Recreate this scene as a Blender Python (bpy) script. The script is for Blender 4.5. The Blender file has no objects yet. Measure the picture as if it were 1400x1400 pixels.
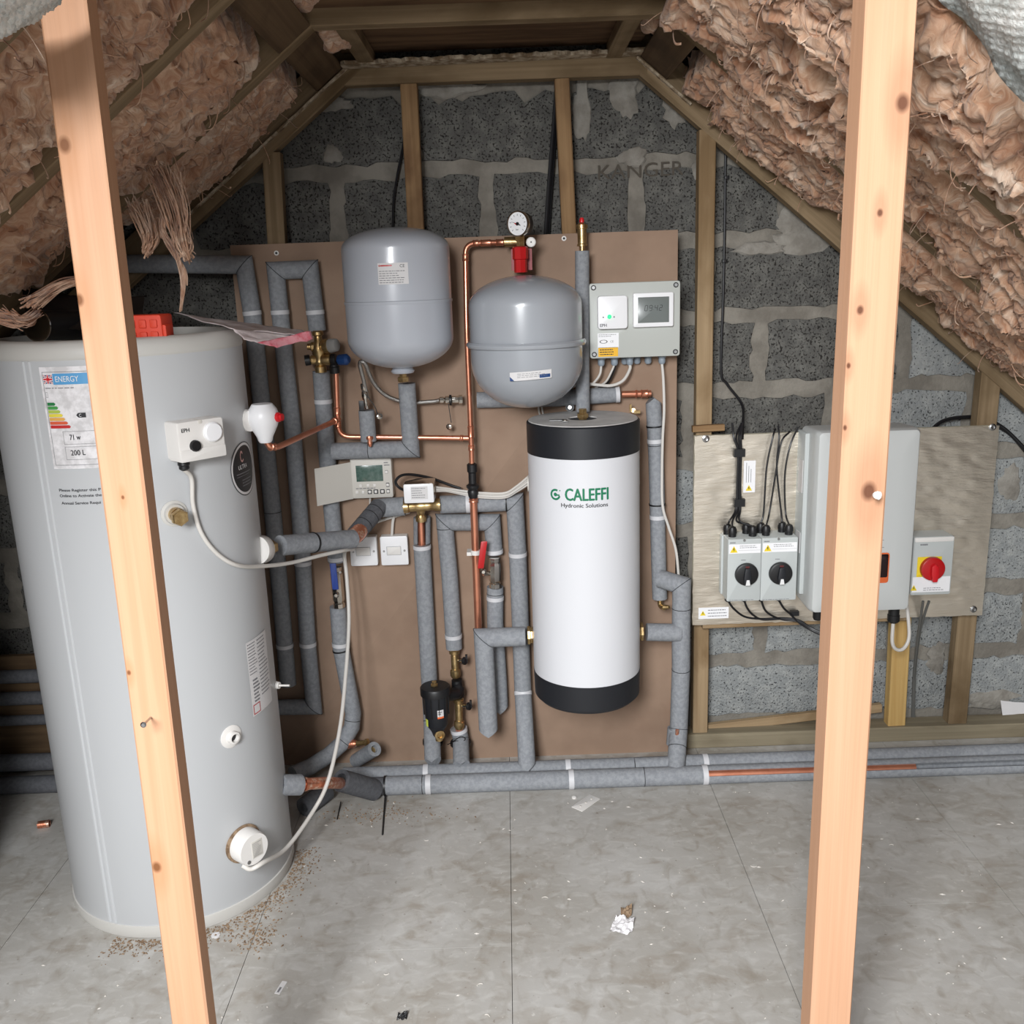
import bpy, math, random
import numpy as np
from mathutils import Vector, Matrix

# ------------------------------------------------------------------ camera, world, lights, exposure
sc = bpy.context.scene
FPX, PITCH, ROLL, CAMH = 1300.0, math.radians(14.0), math.radians(2.0), 1.56
cam_data = bpy.data.cameras.new('camera'); cam_data.sensor_width = 36.0
cam_data.lens = FPX / 1400.0 * 36.0; cam_data.clip_start = 0.02
cam = bpy.data.objects.new('camera', cam_data); sc.collection.objects.link(cam)
ROT = Matrix.Rotation(math.pi / 2 - PITCH, 3, 'X') @ Matrix.Rotation(-ROLL, 3, 'Z')
cam.matrix_world = Matrix.Translation((0, 0, CAMH)) @ ROT.to_4x4()
sc.camera = cam

world = bpy.data.worlds.new('world'); sc.world = world; world.use_nodes = True
wb = world.node_tree.nodes['Background']
wb.inputs[0].default_value = (0.93, 0.965, 1.0, 1); wb.inputs[1].default_value = 0.45

def area(name, loc, target, sx, sy, power, col):
    l = bpy.data.lights.new(name, 'AREA'); l.shape = 'RECTANGLE'; l.size = sx; l.size_y = sy
    l.energy = power; l.color = col
    o = bpy.data.objects.new(name, l); sc.collection.objects.link(o); o.location = loc
    o.rotation_euler = (Vector(target) - Vector(loc)).to_track_quat('-Z', 'Y').to_euler()
    return o
area('rooflight_daylight', (-0.75, -1.35, 2.45), (0.1, 2.4, 0.3), 0.9, 1.2, 205, (0.97, 0.985, 1.0))

sc.view_settings.view_transform = 'Standard'; sc.view_settings.look = 'None'
sc.view_settings.gamma = 1.0; sc.view_settings.use_curve_mapping = False
sc.view_settings.exposure = 0.30

# ------------------------------------------------------------------ helpers
V = Vector
CAM = V((0, 0, CAMH))
def ray(px, py): return ROT @ V(((px - 700) / FPX, -(py - 700) / FPX, -1))
def P(px, py, Y):
    d = ray(px, py); return CAM + d * (Y / d.y)
def FL(px, py, z=0.0):
    d = ray(px, py); return CAM + d * ((z - CAMH) / d.z)
def srgb(r, g, b):
    f = lambda c: (c / 255 / 12.92) if c / 255 <= 0.04045 else ((c / 255 + 0.055) / 1.055) ** 2.4
    return (f(r), f(g), f(b), 1)
col = sc.collection
rng = random.Random(7)

class Fr:
    def __init__(s, o, U, Vv, N): s.o, s.U, s.V, s.N = V(o), V(U), V(Vv), V(N)
    def pt(s, u, v, n=0): return s.o + s.U * u + s.V * v + s.N * n
def wall_fr(Y): return Fr((0, Y, 0), (1, 0, 0), (0, 0, 1), (0, -1, 0))
def wp(px, py, Y):
    p = P(px, py, Y); return p.x, p.z

class MB:
    def __init__(s): s.v = []; s.f = []
    def add(s, vs, fs):
        b = len(s.v); s.v += [tuple(q) for q in vs]; s.f += [tuple(b + i for i in f) for f in fs]; return s
    def box(s, c, size):
        x, y, z = [q / 2 for q in size]; c = V(c)
        vs = [c + V((a * x, b * y, d * z)) for a in (-1, 1) for b in (-1, 1) for d in (-1, 1)]
        return s.add(vs, [(0, 1, 3, 2), (4, 6, 7, 5), (0, 4, 5, 1), (2, 3, 7, 6), (0, 2, 6, 4), (1, 5, 7, 3)])
    def box2(s, a, b):
        a, b = V(a), V(b); return s.box((a + b) / 2, [abs(q) for q in (b - a)])
    def lathe(s, prof, o, axis=(0, 0, 1), seg=32, squash=None):
        o = V(o); a = V(axis).normalized()
        t = V((1, 0, 0)) if abs(a.x) < 0.9 else V((0, 0, 1))
        e1 = a.cross(t).normalized(); e2 = a.cross(e1)
        vs = []; fs = []; n = len(prof)
        for r, h in prof:
            for k in range(seg):
                w = 2 * math.pi * k / seg
                vs.append(o + a * h + (e1 * math.cos(w) + e2 * math.sin(w)) * max(r, 1e-5))
        for i in range(n - 1):
            for k in range(seg):
                k2 = (k + 1) % seg
                fs.append((i * seg + k, i * seg + k2, (i + 1) * seg + k2, (i + 1) * seg + k))
        fs.append(tuple(range(seg - 1, -1, -1))); fs.append(tuple((n - 1) * seg + k for k in range(seg)))
        return s.add(vs, fs)
    def cyl(s, p0, p1, r, seg=20, r2=None):
        p0, p1 = V(p0), V(p1); L = (p1 - p0).length
        return s.lathe([(r, 0), (r if r2 is None else r2, L)], p0, p1 - p0, seg)
    def hexnut(s, p0, p1, r): return s.cyl(p0, p1, r, 6)
    def ring(s, p0, p1, ro, ri, seg=24):
        p0, p1 = V(p0), V(p1); L = (p1 - p0).length
        return s.lathe([(ri, 0), (ro, 0), (ro, L), (ri, L), (ri, 0)], p0, p1 - p0, seg)
    def sphere(s, c, r, seg=16, sz=1.0):
        return s.lathe([(r * math.sin(t * math.pi / 10), -r * sz * math.cos(t * math.pi / 10)) for t in range(11)], c, (0, 0, 1), seg)
    def sweep(s, pts, r, seg=20, vend=None, vstart=None):
        pts = [V(p) for p in pts]; n = len(pts)
        for i in range(n - 1):
            a, b = pts[i], pts[i + 1]; d = (b - a).normalized()
            t = V((0, 1, 0)) if abs(d.y) < 0.9 else V((0, 0, 1))
            e1 = d.cross(t).normalized(); e2 = d.cross(e1)
            na = d if i == 0 else ((pts[i] - pts[i - 1]).normalized() + d).normalized()
            nb = d if i == n - 2 else (d + (pts[i + 2] - pts[i + 1]).normalized()).normalized()
            vs = []
            for (c, nn, flag) in ((a, na, vstart if i == 0 else None), (b, nb, vend if i == n - 2 else None)):
                for k in range(seg):
                    w = 2 * math.pi * k / seg
                    q = (e1 * math.cos(w) + e2 * math.sin(w)) * r
                    sh = -q.dot(nn) / d.dot(nn)
                    if flag is not None: sh = (-1 if c is b else 1) * abs(q.dot(e1)) * flag
                    vs.append(c + q + d * sh)
            fs = [(k, (k + 1) % seg, seg + (k + 1) % seg, seg + k) for k in range(seg)]
            if i == 0: fs.append(tuple(range(seg - 1, -1, -1)))
            if i == n - 2: fs.append(tuple(range(seg, 2 * seg)))
            s.add(vs, fs)
        return s
    def tube(s, pts, r, seg=10, smooth=6, ry=None):
        pts = [V(p) for p in pts]
        if smooth and len(pts) > 2: pts = catmull(pts, smooth)
        n = len(pts); vs = []; fs = []
        d = (pts[1] - pts[0]).normalized()
        t = V((0, 1, 0)) if abs(d.y) < 0.9 else V((0, 0, 1))
        e1 = d.cross(t).normalized()
        for i, p in enumerate(pts):
            d = (pts[min(i + 1, n - 1)] - pts[max(i - 1, 0)]).normalized()
            e1 = (e1 - d * e1.dot(d)).normalized(); e2 = d.cross(e1)
            for k in range(seg):
                w = 2 * math.pi * k / seg
                vs.append(p + e1 * math.cos(w) * r + e2 * math.sin(w) * (ry or r))
        for i in range(n - 1):
            for k in range(seg):
                k2 = (k + 1) % seg
                fs.append((i * seg + k, i * seg + k2, (i + 1) * seg + k2, (i + 1) * seg + k))
        fs.append(tuple(range(seg - 1, -1, -1))); fs.append(tuple((n - 1) * seg + k for k in range(seg)))
        return s.add(vs, fs)
    def prism(s, fr, out, n0, n1, cham=0.0, shrink=None):
        """outline (u,v) list extruded from n0 to n1 with a chamfered front"""
        k = len(out); cu = sum(p[0] for p in out) / k; cv = sum(p[1] for p in out) / k
        def sc_(p, c):
            du, dv = p[0] - cu, p[1] - cv; L = math.hypot(du, dv) or 1
            return (p[0] - du / L * c, p[1] - dv / L * c)
        lv = [(n0, 0), (n1 - cham, 0)] + ([(n1 - cham * 0.3, cham * 0.35), (n1, cham * 1.2)] if cham > 0 else [(n1, 0)][:0])
        vs = []
        for nn, c in lv: vs += [fr.pt(*sc_(p, c), nn) for p in out]
        if not cham: vs = [fr.pt(*p, n0) for p in out] + [fr.pt(*p, n1) for p in out]; lv = [0, 1]
        fs = []
        for i in range(len(lv) - 1):
            for j in range(k):
                j2 = (j + 1) % k
                fs.append((i * k + j, i * k + j2, (i + 1) * k + j2, (i + 1) * k + j))
        fs.append(tuple(range(k - 1, -1, -1))); fs.append(tuple((len(lv) - 1) * k + j for j in range(k)))
        return s.add(vs, fs)
    def rbox(s, fr, u0, u1, v0, v1, n0, n1, rad=0.004, cham=0.002):
        return s.prism(fr, rrect(u0, u1, v0, v1, rad), n0, n1, cham)

def rrect(u0, u1, v0, v1, rad, seg=4):
    if u0 > u1: u0, u1 = u1, u0
    if v0 > v1: v0, v1 = v1, v0
    rad = min(rad, (u1 - u0) / 2.01, (v1 - v0) / 2.01); out = []
    for cx, cy, a0 in ((u1 - rad, v0 + rad, -90), (u1 - rad, v1 - rad, 0), (u0 + rad, v1 - rad, 90), (u0 + rad, v0 + rad, 180)):
        for k in range(seg + 1):
            a = math.radians(a0 + 90 * k / seg); out.append((cx + rad * math.cos(a), cy + rad * math.sin(a)))
    return out
def circ(cu, cv, r, n=28, rv=None): return [(cu + r * math.cos(2 * math.pi * k / n), cv + (rv or r) * math.sin(2 * math.pi * k / n)) for k in range(n)]
def catmull(p, m):
    q = [p[0] * 2 - p[1]] + p + [p[-1] * 2 - p[-2]]; out = []
    for i in range(1, len(q) - 2):
        a, b, c, d = q[i - 1], q[i], q[i + 1], q[i + 2]
        for k in range(m):
            t = k / m
            out.append(0.5 * ((2 * b) + (c - a) * t + (2 * a - 5 * b + 4 * c - d) * t * t + (3 * b - a - 3 * c + d) * t ** 3))
    out.append(p[-1]); return out
def fillet(pts, rad, m=6):
    pts = [V(p) for p in pts]; out = [pts[0]]
    for i in range(1, len(pts) - 1):
        a, b, c = pts[i - 1], pts[i], pts[i + 1]
        d1 = (a - b).normalized(); d2 = (c - b).normalized()
        L = min(rad, (a - b).length * 0.45, (c - b).length * 0.45)
        p, q = b + d1 * L, b + d2 * L
        for k in range(m + 1):
            t = k / m; out.append(p * (1 - t) ** 2 + b * 2 * t * (1 - t) + q * t * t)
    out.append(pts[-1]); return out

def wloc(o):
    l = V((0, 0, 0))
    while o: l = l + o.location; o = o.parent
    return l
def tag(o, label=None, cat=None, group=None, kind=None):
    if label: o['label'] = label
    if cat: o['category'] = cat
    if group: o['group'] = group
    if kind: o['kind'] = kind
    return o
def mesh_from(vs, fs, name, smooth=True, ang=38):
    me = bpy.data.meshes.new(name); me.from_pydata(vs, [], fs); me.update()
    if smooth:
        me.polygons.foreach_set('use_smooth', [True] * len(me.polygons))
        me.set_sharp_from_angle(angle=math.radians(ang))
    return me
def part(name, mb, m, parent=None, smooth=True, label=None, origin=None, recalc=False):
    if parent: off = wloc(parent); loc = V((0, 0, 0))
    else:
        if origin is None:
            a = np.array(mb.v); origin = ((a[:, 0].min() + a[:, 0].max()) / 2, (a[:, 1].min() + a[:, 1].max()) / 2, a[:, 2].min())
        off = V(origin); loc = off
    me = mesh_from([(x - off.x, y - off.y, z - off.z) for x, y, z in mb.v], mb.f, name, smooth)
    if recalc:
        import bmesh
        bm = bmesh.new(); bm.from_mesh(me); bmesh.ops.recalc_face_normals(bm, faces=bm.faces); bm.to_mesh(me); bm.free()
    me.materials.append(m)
    o = bpy.data.objects.new(name, me); col.objects.link(o); o.location = loc
    if parent: o.parent = parent
    if label: o['label'] = label
    return o
def root(name, loc, label, cat, group=None):
    o = bpy.data.objects.new(name, None); o.empty_display_size = 0.05; col.objects.link(o); o.location = V(loc)
    return tag(o, label, cat, group)
def struct(name, mb, m, smooth=False): return tag(part(name, mb, m, None, smooth, origin=(0, 0, 0)), kind='structure')

# ------------------------------------------------------------------ materials
def mat(name, c, rough=0.5, metal=0.0, c2=None, nscale=8.0, lo=0.4, hi=0.6, bump=0.0, bscale=200.0, spec=0.5, coat=0.0, emit=0, dist=0.0, bdist=0.002, alpha=1.0, trans=0.0, coord='Object', stretch=(1, 1, 1), c3=None, n3=40.0, lo3=0.55, hi3=0.7, detail=4.0):
    m = bpy.data.materials.new(name); m.use_nodes = True; nt = m.node_tree; b = nt.nodes['Principled BSDF']
    b.inputs['Base Color'].default_value = c; b.inputs['Roughness'].default_value = rough; b.inputs['Metallic'].default_value = metal
    b.inputs['Specular IOR Level'].default_value = spec; b.inputs['Coat Weight'].default_value = coat; b.inputs['Coat Roughness'].default_value = 0.12
    if emit: b.inputs['Emission Color'].default_value = c; b.inputs['Emission Strength'].default_value = emit
    if alpha < 1: b.inputs['Alpha'].default_value = alpha
    if trans: b.inputs['Transmission Weight'].default_value = trans
    N = nt.nodes.new; L = nt.links.new
    vec = None
    if c2 or bump or c3:
        tc = N('ShaderNodeTexCoord'); mp = N('ShaderNodeMapping'); mp.inputs['Scale'].default_value = stretch
        L(tc.outputs[coord], mp.inputs[0]); vec = mp.outputs[0]
    def noise(scale, det=4.0, d=0.0, rgh=0.6):
        n = N('ShaderNodeTexNoise'); n.inputs['Scale'].default_value = scale; n.inputs['Detail'].default_value = det; n.inputs['Distortion'].default_value = d; n.inputs['Roughness'].default_value = rgh
        L(vec, n.inputs['Vector']); return n.outputs['Fac']
    def ramp(fac, a, z, ca, cz):
        r = N('ShaderNodeValToRGB'); r.color_ramp.elements[0].position = a; r.color_ramp.elements[1].position = z
        r.color_ramp.elements[0].color = ca; r.color_ramp.elements[1].color = cz; L(fac, r.inputs[0]); return r.outputs[0]
    out = None
    if c2: out = ramp(noise(nscale, detail, dist), lo, hi, c, c2)
    if c3:
        f = ramp(noise(n3, 5.0, 0.2), lo3, hi3, (0, 0, 0, 1), (1, 1, 1, 1))
        mx = N('ShaderNodeMix'); mx.data_type = 'RGBA'; L(f, mx.inputs[0])
        if out: L(out, mx.inputs[6])
        else: mx.inputs[6].default_value = c
        mx.inputs[7].default_value = c3; out = mx.outputs[2]
    if out: L(out, b.inputs['Base Color'])
    if bump:
        bp = N('ShaderNodeBump'); bp.inputs['Strength'].default_value = bump; bp.inputs['Distance'].default_value = bdist
        L(noise(bscale, 6.0), bp.inputs['Height']); L(bp.outputs[0], b.inputs['Normal'])
    return m

def wood(name, c1, c2, knots=(), rough=0.75, dirt=None, grain=1.0, kc=(60, 34, 20)):
    """grain runs along local X"""
    m = bpy.data.materials.new(name); m.use_nodes = True; nt = m.node_tree; b = nt.nodes['Principled BSDF']; b.inputs['Roughness'].default_value = rough
    b.inputs['Specular IOR Level'].default_value = 0.25
    N = nt.nodes.new; L = nt.links.new
    tc = N('ShaderNodeTexCoord'); oi = N('ShaderNodeObjectInfo')
    add = N('ShaderNodeVectorMath'); add.operation = 'ADD'; L(tc.outputs['Object'], add.inputs[0])
    sc3 = N('ShaderNodeVectorMath'); sc3.operation = 'SCALE'; sc3.inputs[0].default_value = (7, 3, 5); L(oi.outputs['Random'], sc3.inputs['Scale']); L(sc3.outputs[0], add.inputs[1])
    def noise(scale, stretch, det=4, d=0.0):
        mp = N('ShaderNodeMapping'); mp.inputs['Scale'].default_value = stretch; L(add.outputs[0], mp.inputs[0])
        n = N('ShaderNodeTexNoise'); n.inputs['Scale'].default_value = scale; n.inputs['Detail'].default_value = det; n.inputs['Distortion'].default_value = d; L(mp.outputs[0], n.inputs['Vector']); return n.outputs['Fac']
    g1 = noise(9, (0.16, 6, 6), 5, 0.6)
    r = N('ShaderNodeValToRGB'); r.color_ramp.elements[0].position = 0.33; r.color_ramp.elements[1].position = 0.66
    r.color_ramp.elements[0].color = c1; r.color_ramp.elements[1].color = c2; L(g1, r.inputs[0]); out = r.outputs[0]
    def mix(fac, a, cb, blend='MIX', f=1.0):
        mx = N('ShaderNodeMix'); mx.data_type = 'RGBA'; mx.blend_type = blend
        if f != 1.0:
            q = N('ShaderNodeMath'); q.operation = 'MULTIPLY'; q.inputs[1].default_value = f; L(fac, q.inputs[0]); fac = q.outputs[0]
        L(fac, mx.inputs[0]); L(a, mx.inputs[6]); mx.inputs[7].default_value = cb; return mx.outputs[2]
    fine = noise(60, (0.05, 5, 5), 3)
    r2 = N('ShaderNodeValToRGB'); r2.color_ramp.elements[0].position = 0.5; r2.color_ramp.elements[1].position = 0.72; L(fine, r2.inputs[0])
    out = mix(r2.outputs[0], out, tuple(x * 0.72 for x in c1[:3]) + (1,), f=0.45 * grain)
    if dirt:
        dn = noise(3.5, (1, 2, 2), 5, 0.4); r3 = N('ShaderNodeValToRGB'); r3.color_ramp.elements[0].position = 0.48; r3.color_ramp.elements[1].position = 0.66; L(dn, r3.inputs[0])
        out = mix(r3.outputs[0], out, dirt, f=0.75)
    for (kx, ky, kz, kr) in knots:
        d = N('ShaderNodeVectorMath'); d.operation = 'SUBTRACT'; L(tc.outputs['Object'], d.inputs[0]); d.inputs[1].default_value = (kx, ky, kz)
        for (sx, rr, f) in ((0.35, kr * 2.6, 0.35), (0.75, kr, 0.9)):
            s = N('ShaderNodeVectorMath'); s.operation = 'MULTIPLY'; s.inputs[1].default_value = (sx, 1, 1); L(d.outputs[0], s.inputs[0])
            ln = N('ShaderNodeVectorMath'); ln.operation = 'LENGTH'; L(s.outputs[0], ln.inputs[0])
            mr = N('ShaderNodeMapRange'); mr.inputs['From Min'].default_value = rr * 0.45; mr.inputs['From Max'].default_value = rr; mr.inputs['To Min'].default_value = 1; mr.inputs['To Max'].default_value = 0; L(ln.outputs['Value'], mr.inputs['Value'])
            out = mix(mr.outputs[0], out, srgb(*kc) if f > 0.5 else srgb(kc[0] + 60, kc[1] + 50, kc[2] + 40), f=f)
    L(out, b.inputs['Base Color'])
    bp = N('ShaderNodeBump'); bp.inputs['Strength'].default_value = 0.25; bp.inputs['Distance'].default_value = 0.001; L(fine, bp.inputs['Height']); L(bp.outputs[0], b.inputs['Normal'])
    return m

M = {}
M['foam'] = mat('foam', srgb(134, 137, 142), 0.85, c2=srgb(148, 151, 155), nscale=90, bump=0.5, bscale=420, spec=0.25, bdist=0.0015)
M['foam_dark'] = mat('foam_dark', srgb(88, 89, 93), 0.9, c2=srgb(98, 99, 103), nscale=90, bump=0.5, bscale=420, spec=0.2, bdist=0.0015)
M['joint'] = mat('joint', srgb(58, 60, 64), 0.9)
M['tape'] = mat('tape', srgb(205, 205, 208), 0.5)
M['black'] = mat('black', srgb(22, 22, 24), 0.45)
M['black_soft'] = mat('black_soft', srgb(27, 29, 34), 0.5, bump=0.1, bscale=120)
M['cable_black'] = mat('cable_black', srgb(24, 24, 27), 0.4)
M['cable_white'] = mat('cable_white', srgb(212, 208, 202), 0.45)
M['cable_grey'] = mat('cable_grey', srgb(95, 95, 92), 0.5)
M['copper'] = mat('copper', srgb(232, 158, 128), 0.32, 0.88, c2=srgb(204, 126, 98), nscale=14, lo=0.45, hi=0.8, bump=0.05, bscale=60)
M['copper_worn'] = mat('copper_worn', srgb(214, 138, 108), 0.34, 0.85, c2=srgb(240, 206, 184), nscale=60, lo=0.5, hi=0.6, bump=0.3, bscale=160)
M['brass'] = mat('brass', srgb(204, 178, 130), 0.34, 0.9, c2=srgb(172, 142, 96), nscale=50, bump=0.1, bscale=150)
M['chrome'] = mat('chrome', srgb(205, 200, 192), 0.2, 1.0)
M['braid'] = mat('braid', srgb(190, 188, 184), 0.35, 1.0, bump=0.9, bscale=500, bdist=0.002)
M['steel'] = mat('steel', srgb(170, 170, 170), 0.35, 1.0)
M['tank'] = mat('tank', srgb(176, 180, 188), 0.3, coat=0.4, spec=0.5)
M['tank2'] = mat('tank2', srgb(160, 164, 170), 0.27, coat=0.5, spec=0.5)
M['cyl'] = mat('cyl', srgb(188, 190, 192), 0.38, spec=0.5, bump=0.02, bscale=3, bdist=0.02)
M['cyl_rim'] = mat('cyl_rim', srgb(194, 192, 187), 0.45)
M['white'] = mat('white', srgb(226, 223, 219), 0.4)
M['white2'] = mat('white2', srgb(238, 238, 240), 0.35)
M['vinyl'] = mat('vinyl', srgb(216, 217, 221), 0.42, bump=0.08, bscale=9, bdist=0.01)
M['offwhite'] = mat('offwhite', srgb(206, 202, 194), 0.45)
M['grey_box'] = mat('grey_box', srgb(184, 187, 182), 0.5)
M['iso_grey'] = mat('iso_grey', srgb(186, 191, 190), 0.45)
M['inverter'] = mat('inverter', srgb(200, 203, 202), 0.42)
M['lid'] = mat('lid', srgb(190, 188, 186), 0.55, c2=srgb(204, 202, 200), nscale=20)
M['red'] = mat('red', srgb(182, 22, 26), 0.35)
M['red_deep'] = mat('red_deep', srgb(140, 16, 28), 0.4)
M['red_bright'] = mat('red_bright', srgb(206, 26, 36), 0.35)
M['orange_red'] = mat('orange_red', srgb(212, 62, 34), 0.6)
M['orange'] = mat('orange', srgb(228, 108, 58), 0.45)
M['blue'] = mat('blue', srgb(34, 62, 140), 0.4)
M['blue2'] = mat('blue2', srgb(30, 66, 120), 0.45)
M['yellow'] = mat('yellow', srgb(232, 205, 40), 0.5)
M['amber'] = mat('amber', srgb(236, 180, 30), 0.5)
M['green_print'] = mat('green_print', srgb(20, 118, 82), 0.5)
M['ink'] = mat('ink', srgb(38, 38, 42), 0.6)
M['ink_grey'] = mat('ink_grey', srgb(120, 120, 124), 0.6)
M['ink_white'] = mat('ink_white', srgb(225, 225, 225), 0.5)
M['lcd'] = mat('lcd', srgb(112, 118, 116), 0.2)
M['lcd_green'] = mat('lcd_green', srgb(66, 92, 84), 0.15, c2=srgb(90, 112, 104), nscale=60)
M['led'] = mat('led', (0.03, 0.85, 0.22, 1), 0.3, emit=1.0)
M['paper'] = mat('paper', srgb(214, 212, 212), 0.6)
M['paper_sheen'] = mat('paper_sheen', srgb(205, 203, 204), 0.25, c2=srgb(232, 230, 232), nscale=40)
M['doc'] = mat('doc', srgb(196, 182, 182), 0.35, c2=srgb(224, 214, 214), nscale=18, bump=0.35, bscale=30, bdist=0.004)
M['doc_red'] = mat('doc_red', srgb(196, 90, 104), 0.4, c2=srgb(214, 150, 158), nscale=40)
M['mdf'] = mat('mdf', srgb(158, 133, 114), 0.75, c2=srgb(148, 124, 106), nscale=5, c3=srgb(138, 112, 94), n3=3.0, lo3=0.55, hi3=0.8, bump=0.08, bscale=300, spec=0.25)
M['foil'] = mat('foil', srgb(240, 230, 214), 0.33, 0.93, bump=0.5, bscale=17, bdist=0.004, stretch=(0.8, 1, 4.0), spec=0.5)
M['foil_edge'] = mat('foil_edge', srgb(206, 200, 178), 0.8)
M['dark_roof'] = mat('dark_roof', srgb(72, 58, 46), 0.95, c2=srgb(94, 78, 62), nscale=8, stretch=(1, 0.2, 1), spec=0.1)
M['ply'] = mat('ply', srgb(112, 88, 66), 0.9, c2=srgb(84, 64, 48), nscale=10, stretch=(0.25, 2, 1), spec=0.15)
M['void'] = mat('void', srgb(42, 36, 33), 1.0, spec=0.05)
M['dust'] = mat('dust', srgb(150, 128, 104), 1.0, c2=srgb(110, 88, 68), nscale=80)
M['scrap'] = mat('scrap', srgb(205, 200, 192), 0.7)
M['bubble'] = mat('bubble', srgb(222, 226, 224), 0.35, 0.3, c2=srgb(172, 180, 178), nscale=14, lo=0.4, hi=0.65, bump=0.9, bscale=60, bdist=0.006)
M['plaster'] = mat('plaster', srgb(196, 182, 160), 0.95, c2=srgb(128, 108, 84), nscale=30, bump=0.9, bscale=80, bdist=0.006)
M['glass'] = mat('glass', (1, 1, 1, 1), 0.03, trans=1.0)
old = dict(dirt=srgb(96, 78, 54))
M['wood_old'] = wood('wood_old', srgb(146, 126, 99), srgb(122, 103, 78), rough=0.85, **old)
M['wood_dark'] = wood('wood_dark', srgb(104, 84, 62), srgb(84, 66, 48), rough=0.9, dirt=srgb(60, 46, 34))
M['wood_stud'] = wood('wood_stud', srgb(166, 143, 112), srgb(144, 121, 92), rough=0.8, dirt=srgb(116, 92, 62))
M['wood_stud2'] = wood('wood_stud2', srgb(152, 122, 88), srgb(126, 98, 68), rough=0.8, dirt=srgb(96, 68, 46))
M['wood_grey'] = wood('wood_grey', srgb(146, 136, 114), srgb(128, 118, 98), rough=0.85, dirt=srgb(104, 92, 74))
M['wood_yellow'] = wood('wood_yellow', srgb(208, 176, 116), srgb(188, 152, 94), rough=0.8)

# block-work, mortar, floor
def block_mat(name, base, dark, light, hole=0.5):
    m = mat(name, base, 0.95, c2=light, nscale=26, lo=0.42, hi=0.7, spec=0.15, bump=1.0, bscale=110, bdist=0.008, coord='Generated' if False else 'Object')
    nt = m.node_tree; N = nt.nodes.new; L = nt.links.new; b = nt.nodes['Principled BSDF']
    src = b.inputs['Base Color'].links[0].from_socket
    tc = N('ShaderNodeTexCoord'); v = N('ShaderNodeTexNoise'); v.inputs['Scale'].default_value = 150; v.inputs['Detail'].default_value = 2.5; L(tc.outputs['Object'], v.inputs['Vector'])
    r = N('ShaderNodeValToRGB'); r.color_ramp.elements[0].position = hole; r.color_ramp.elements[1].position = hole + 0.07; L(v.outputs['Fac'], r.inputs[0])
    mx = N('ShaderNodeMix'); mx.data_type = 'RGBA'; L(r.outputs[0], mx.inputs[0]); L(src, mx.inputs[6]); mx.inputs[7].default_value = dark; L(mx.outputs[2], b.inputs['Base Color'])
    return m
M['block'] = block_mat('block', srgb(96, 95, 92), srgb(52, 50, 48), srgb(120, 119, 114), 0.55)
M['block_lit'] = block_mat('block_lit', srgb(146, 149, 149), srgb(66, 67, 68), srgb(168, 170, 168), 0.59)  # stronger light low on the right wall, painted in as a paler block colour
M['mortar'] = mat('mortar', srgb(140, 135, 126), 0.95, c2=srgb(118, 113, 105), nscale=9, bump=0.8, bscale=60, bdist=0.006, spec=0.15)

def floor_mat():
    m = bpy.data.materials.new('floor_board'); m.use_nodes = True; nt = m.node_tree; b = nt.nodes['Principled BSDF']; N = nt.nodes.new; L = nt.links.new
    b.inputs['Specular IOR Level'].default_value = 0.35
    g = N('ShaderNodeNewGeometry')
    def noise(scale, det, d=0.0, st=(1, 1, 1)):
        mp = N('ShaderNodeMapping'); mp.inputs['Scale'].default_value = st; L(g.outputs['Position'], mp.inputs[0])
        n = N('ShaderNodeTexNoise'); n.inputs['Scale'].default_value = scale; n.inputs['Detail'].default_value = det; n.inputs['Distortion'].default_value = d; L(mp.outputs[0], n.inputs['Vector']); return n.outputs['Fac']
    def ramp(f, a, z, ca=(0, 0, 0, 1), cz=(1, 1, 1, 1)):
        r = N('ShaderNodeValToRGB'); r.color_ramp.elements[0].position = a; r.color_ramp.elements[1].position = z; r.color_ramp.elements[0].color = ca; r.color_ramp.elements[1].color = cz; L(f, r.inputs[0]); return r.outputs[0]
    def mix(f, a, cb, s=1.0):
        q = N('ShaderNodeMath'); q.operation = 'MULTIPLY'; q.inputs[1].default_value = s; L(f, q.inputs[0])
        mx = N('ShaderNodeMix'); mx.data_type = 'RGBA'; L(q.outputs[0], mx.inputs[0]); L(a, mx.inputs[6]); mx.inputs[7].default_value = cb; return mx.outputs[2]
    o = ramp(noise(2.6, 6, 0.6), 0.36, 0.64, srgb(166, 162, 155), srgb(184, 182, 178))
    o = mix(ramp(noise(9, 7, 0.8, (1, 1.6, 1)), 0.52, 0.72), o, srgb(146, 136, 123), 0.6)
    o = mix(ramp(noise(6.5, 5, 0.8), 0.60, 0.74), o, srgb(200, 199, 196), 0.45)
    o = mix(ramp(noise(22, 8, 0.8, (1, 1.7, 1)), 0.50, 0.68), o, srgb(202, 201, 197), 0.40)
    o = mix(ramp(noise(15, 9, 1.0, (1.5, 1, 1)), 0.54, 0.72), o, srgb(134, 124, 110), 0.42)
    o = mix(ramp(noise(60, 3), 0.68, 0.74), o, srgb(104, 90, 74), 0.45)
    o = mix(ramp(noise(75, 2), 0.70, 0.74), o, srgb(215, 213, 208), 0.5)
    L(o, b.inputs['Base Color'])
    L(ramp(noise(5, 4), 0.3, 0.7, (0.5, 0.5, 0.5, 1), (0.75, 0.75, 0.75, 1)), b.inputs['Roughness'])
    bp = N('ShaderNodeBump'); bp.inputs['Strength'].default_value = 0.25; bp.inputs['Distance'].default_value = 0.003; L(noise(45, 6), bp.inputs['Height']); L(bp.outputs[0], b.inputs['Normal'])
    return m
M['floor'] = floor_mat()

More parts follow.
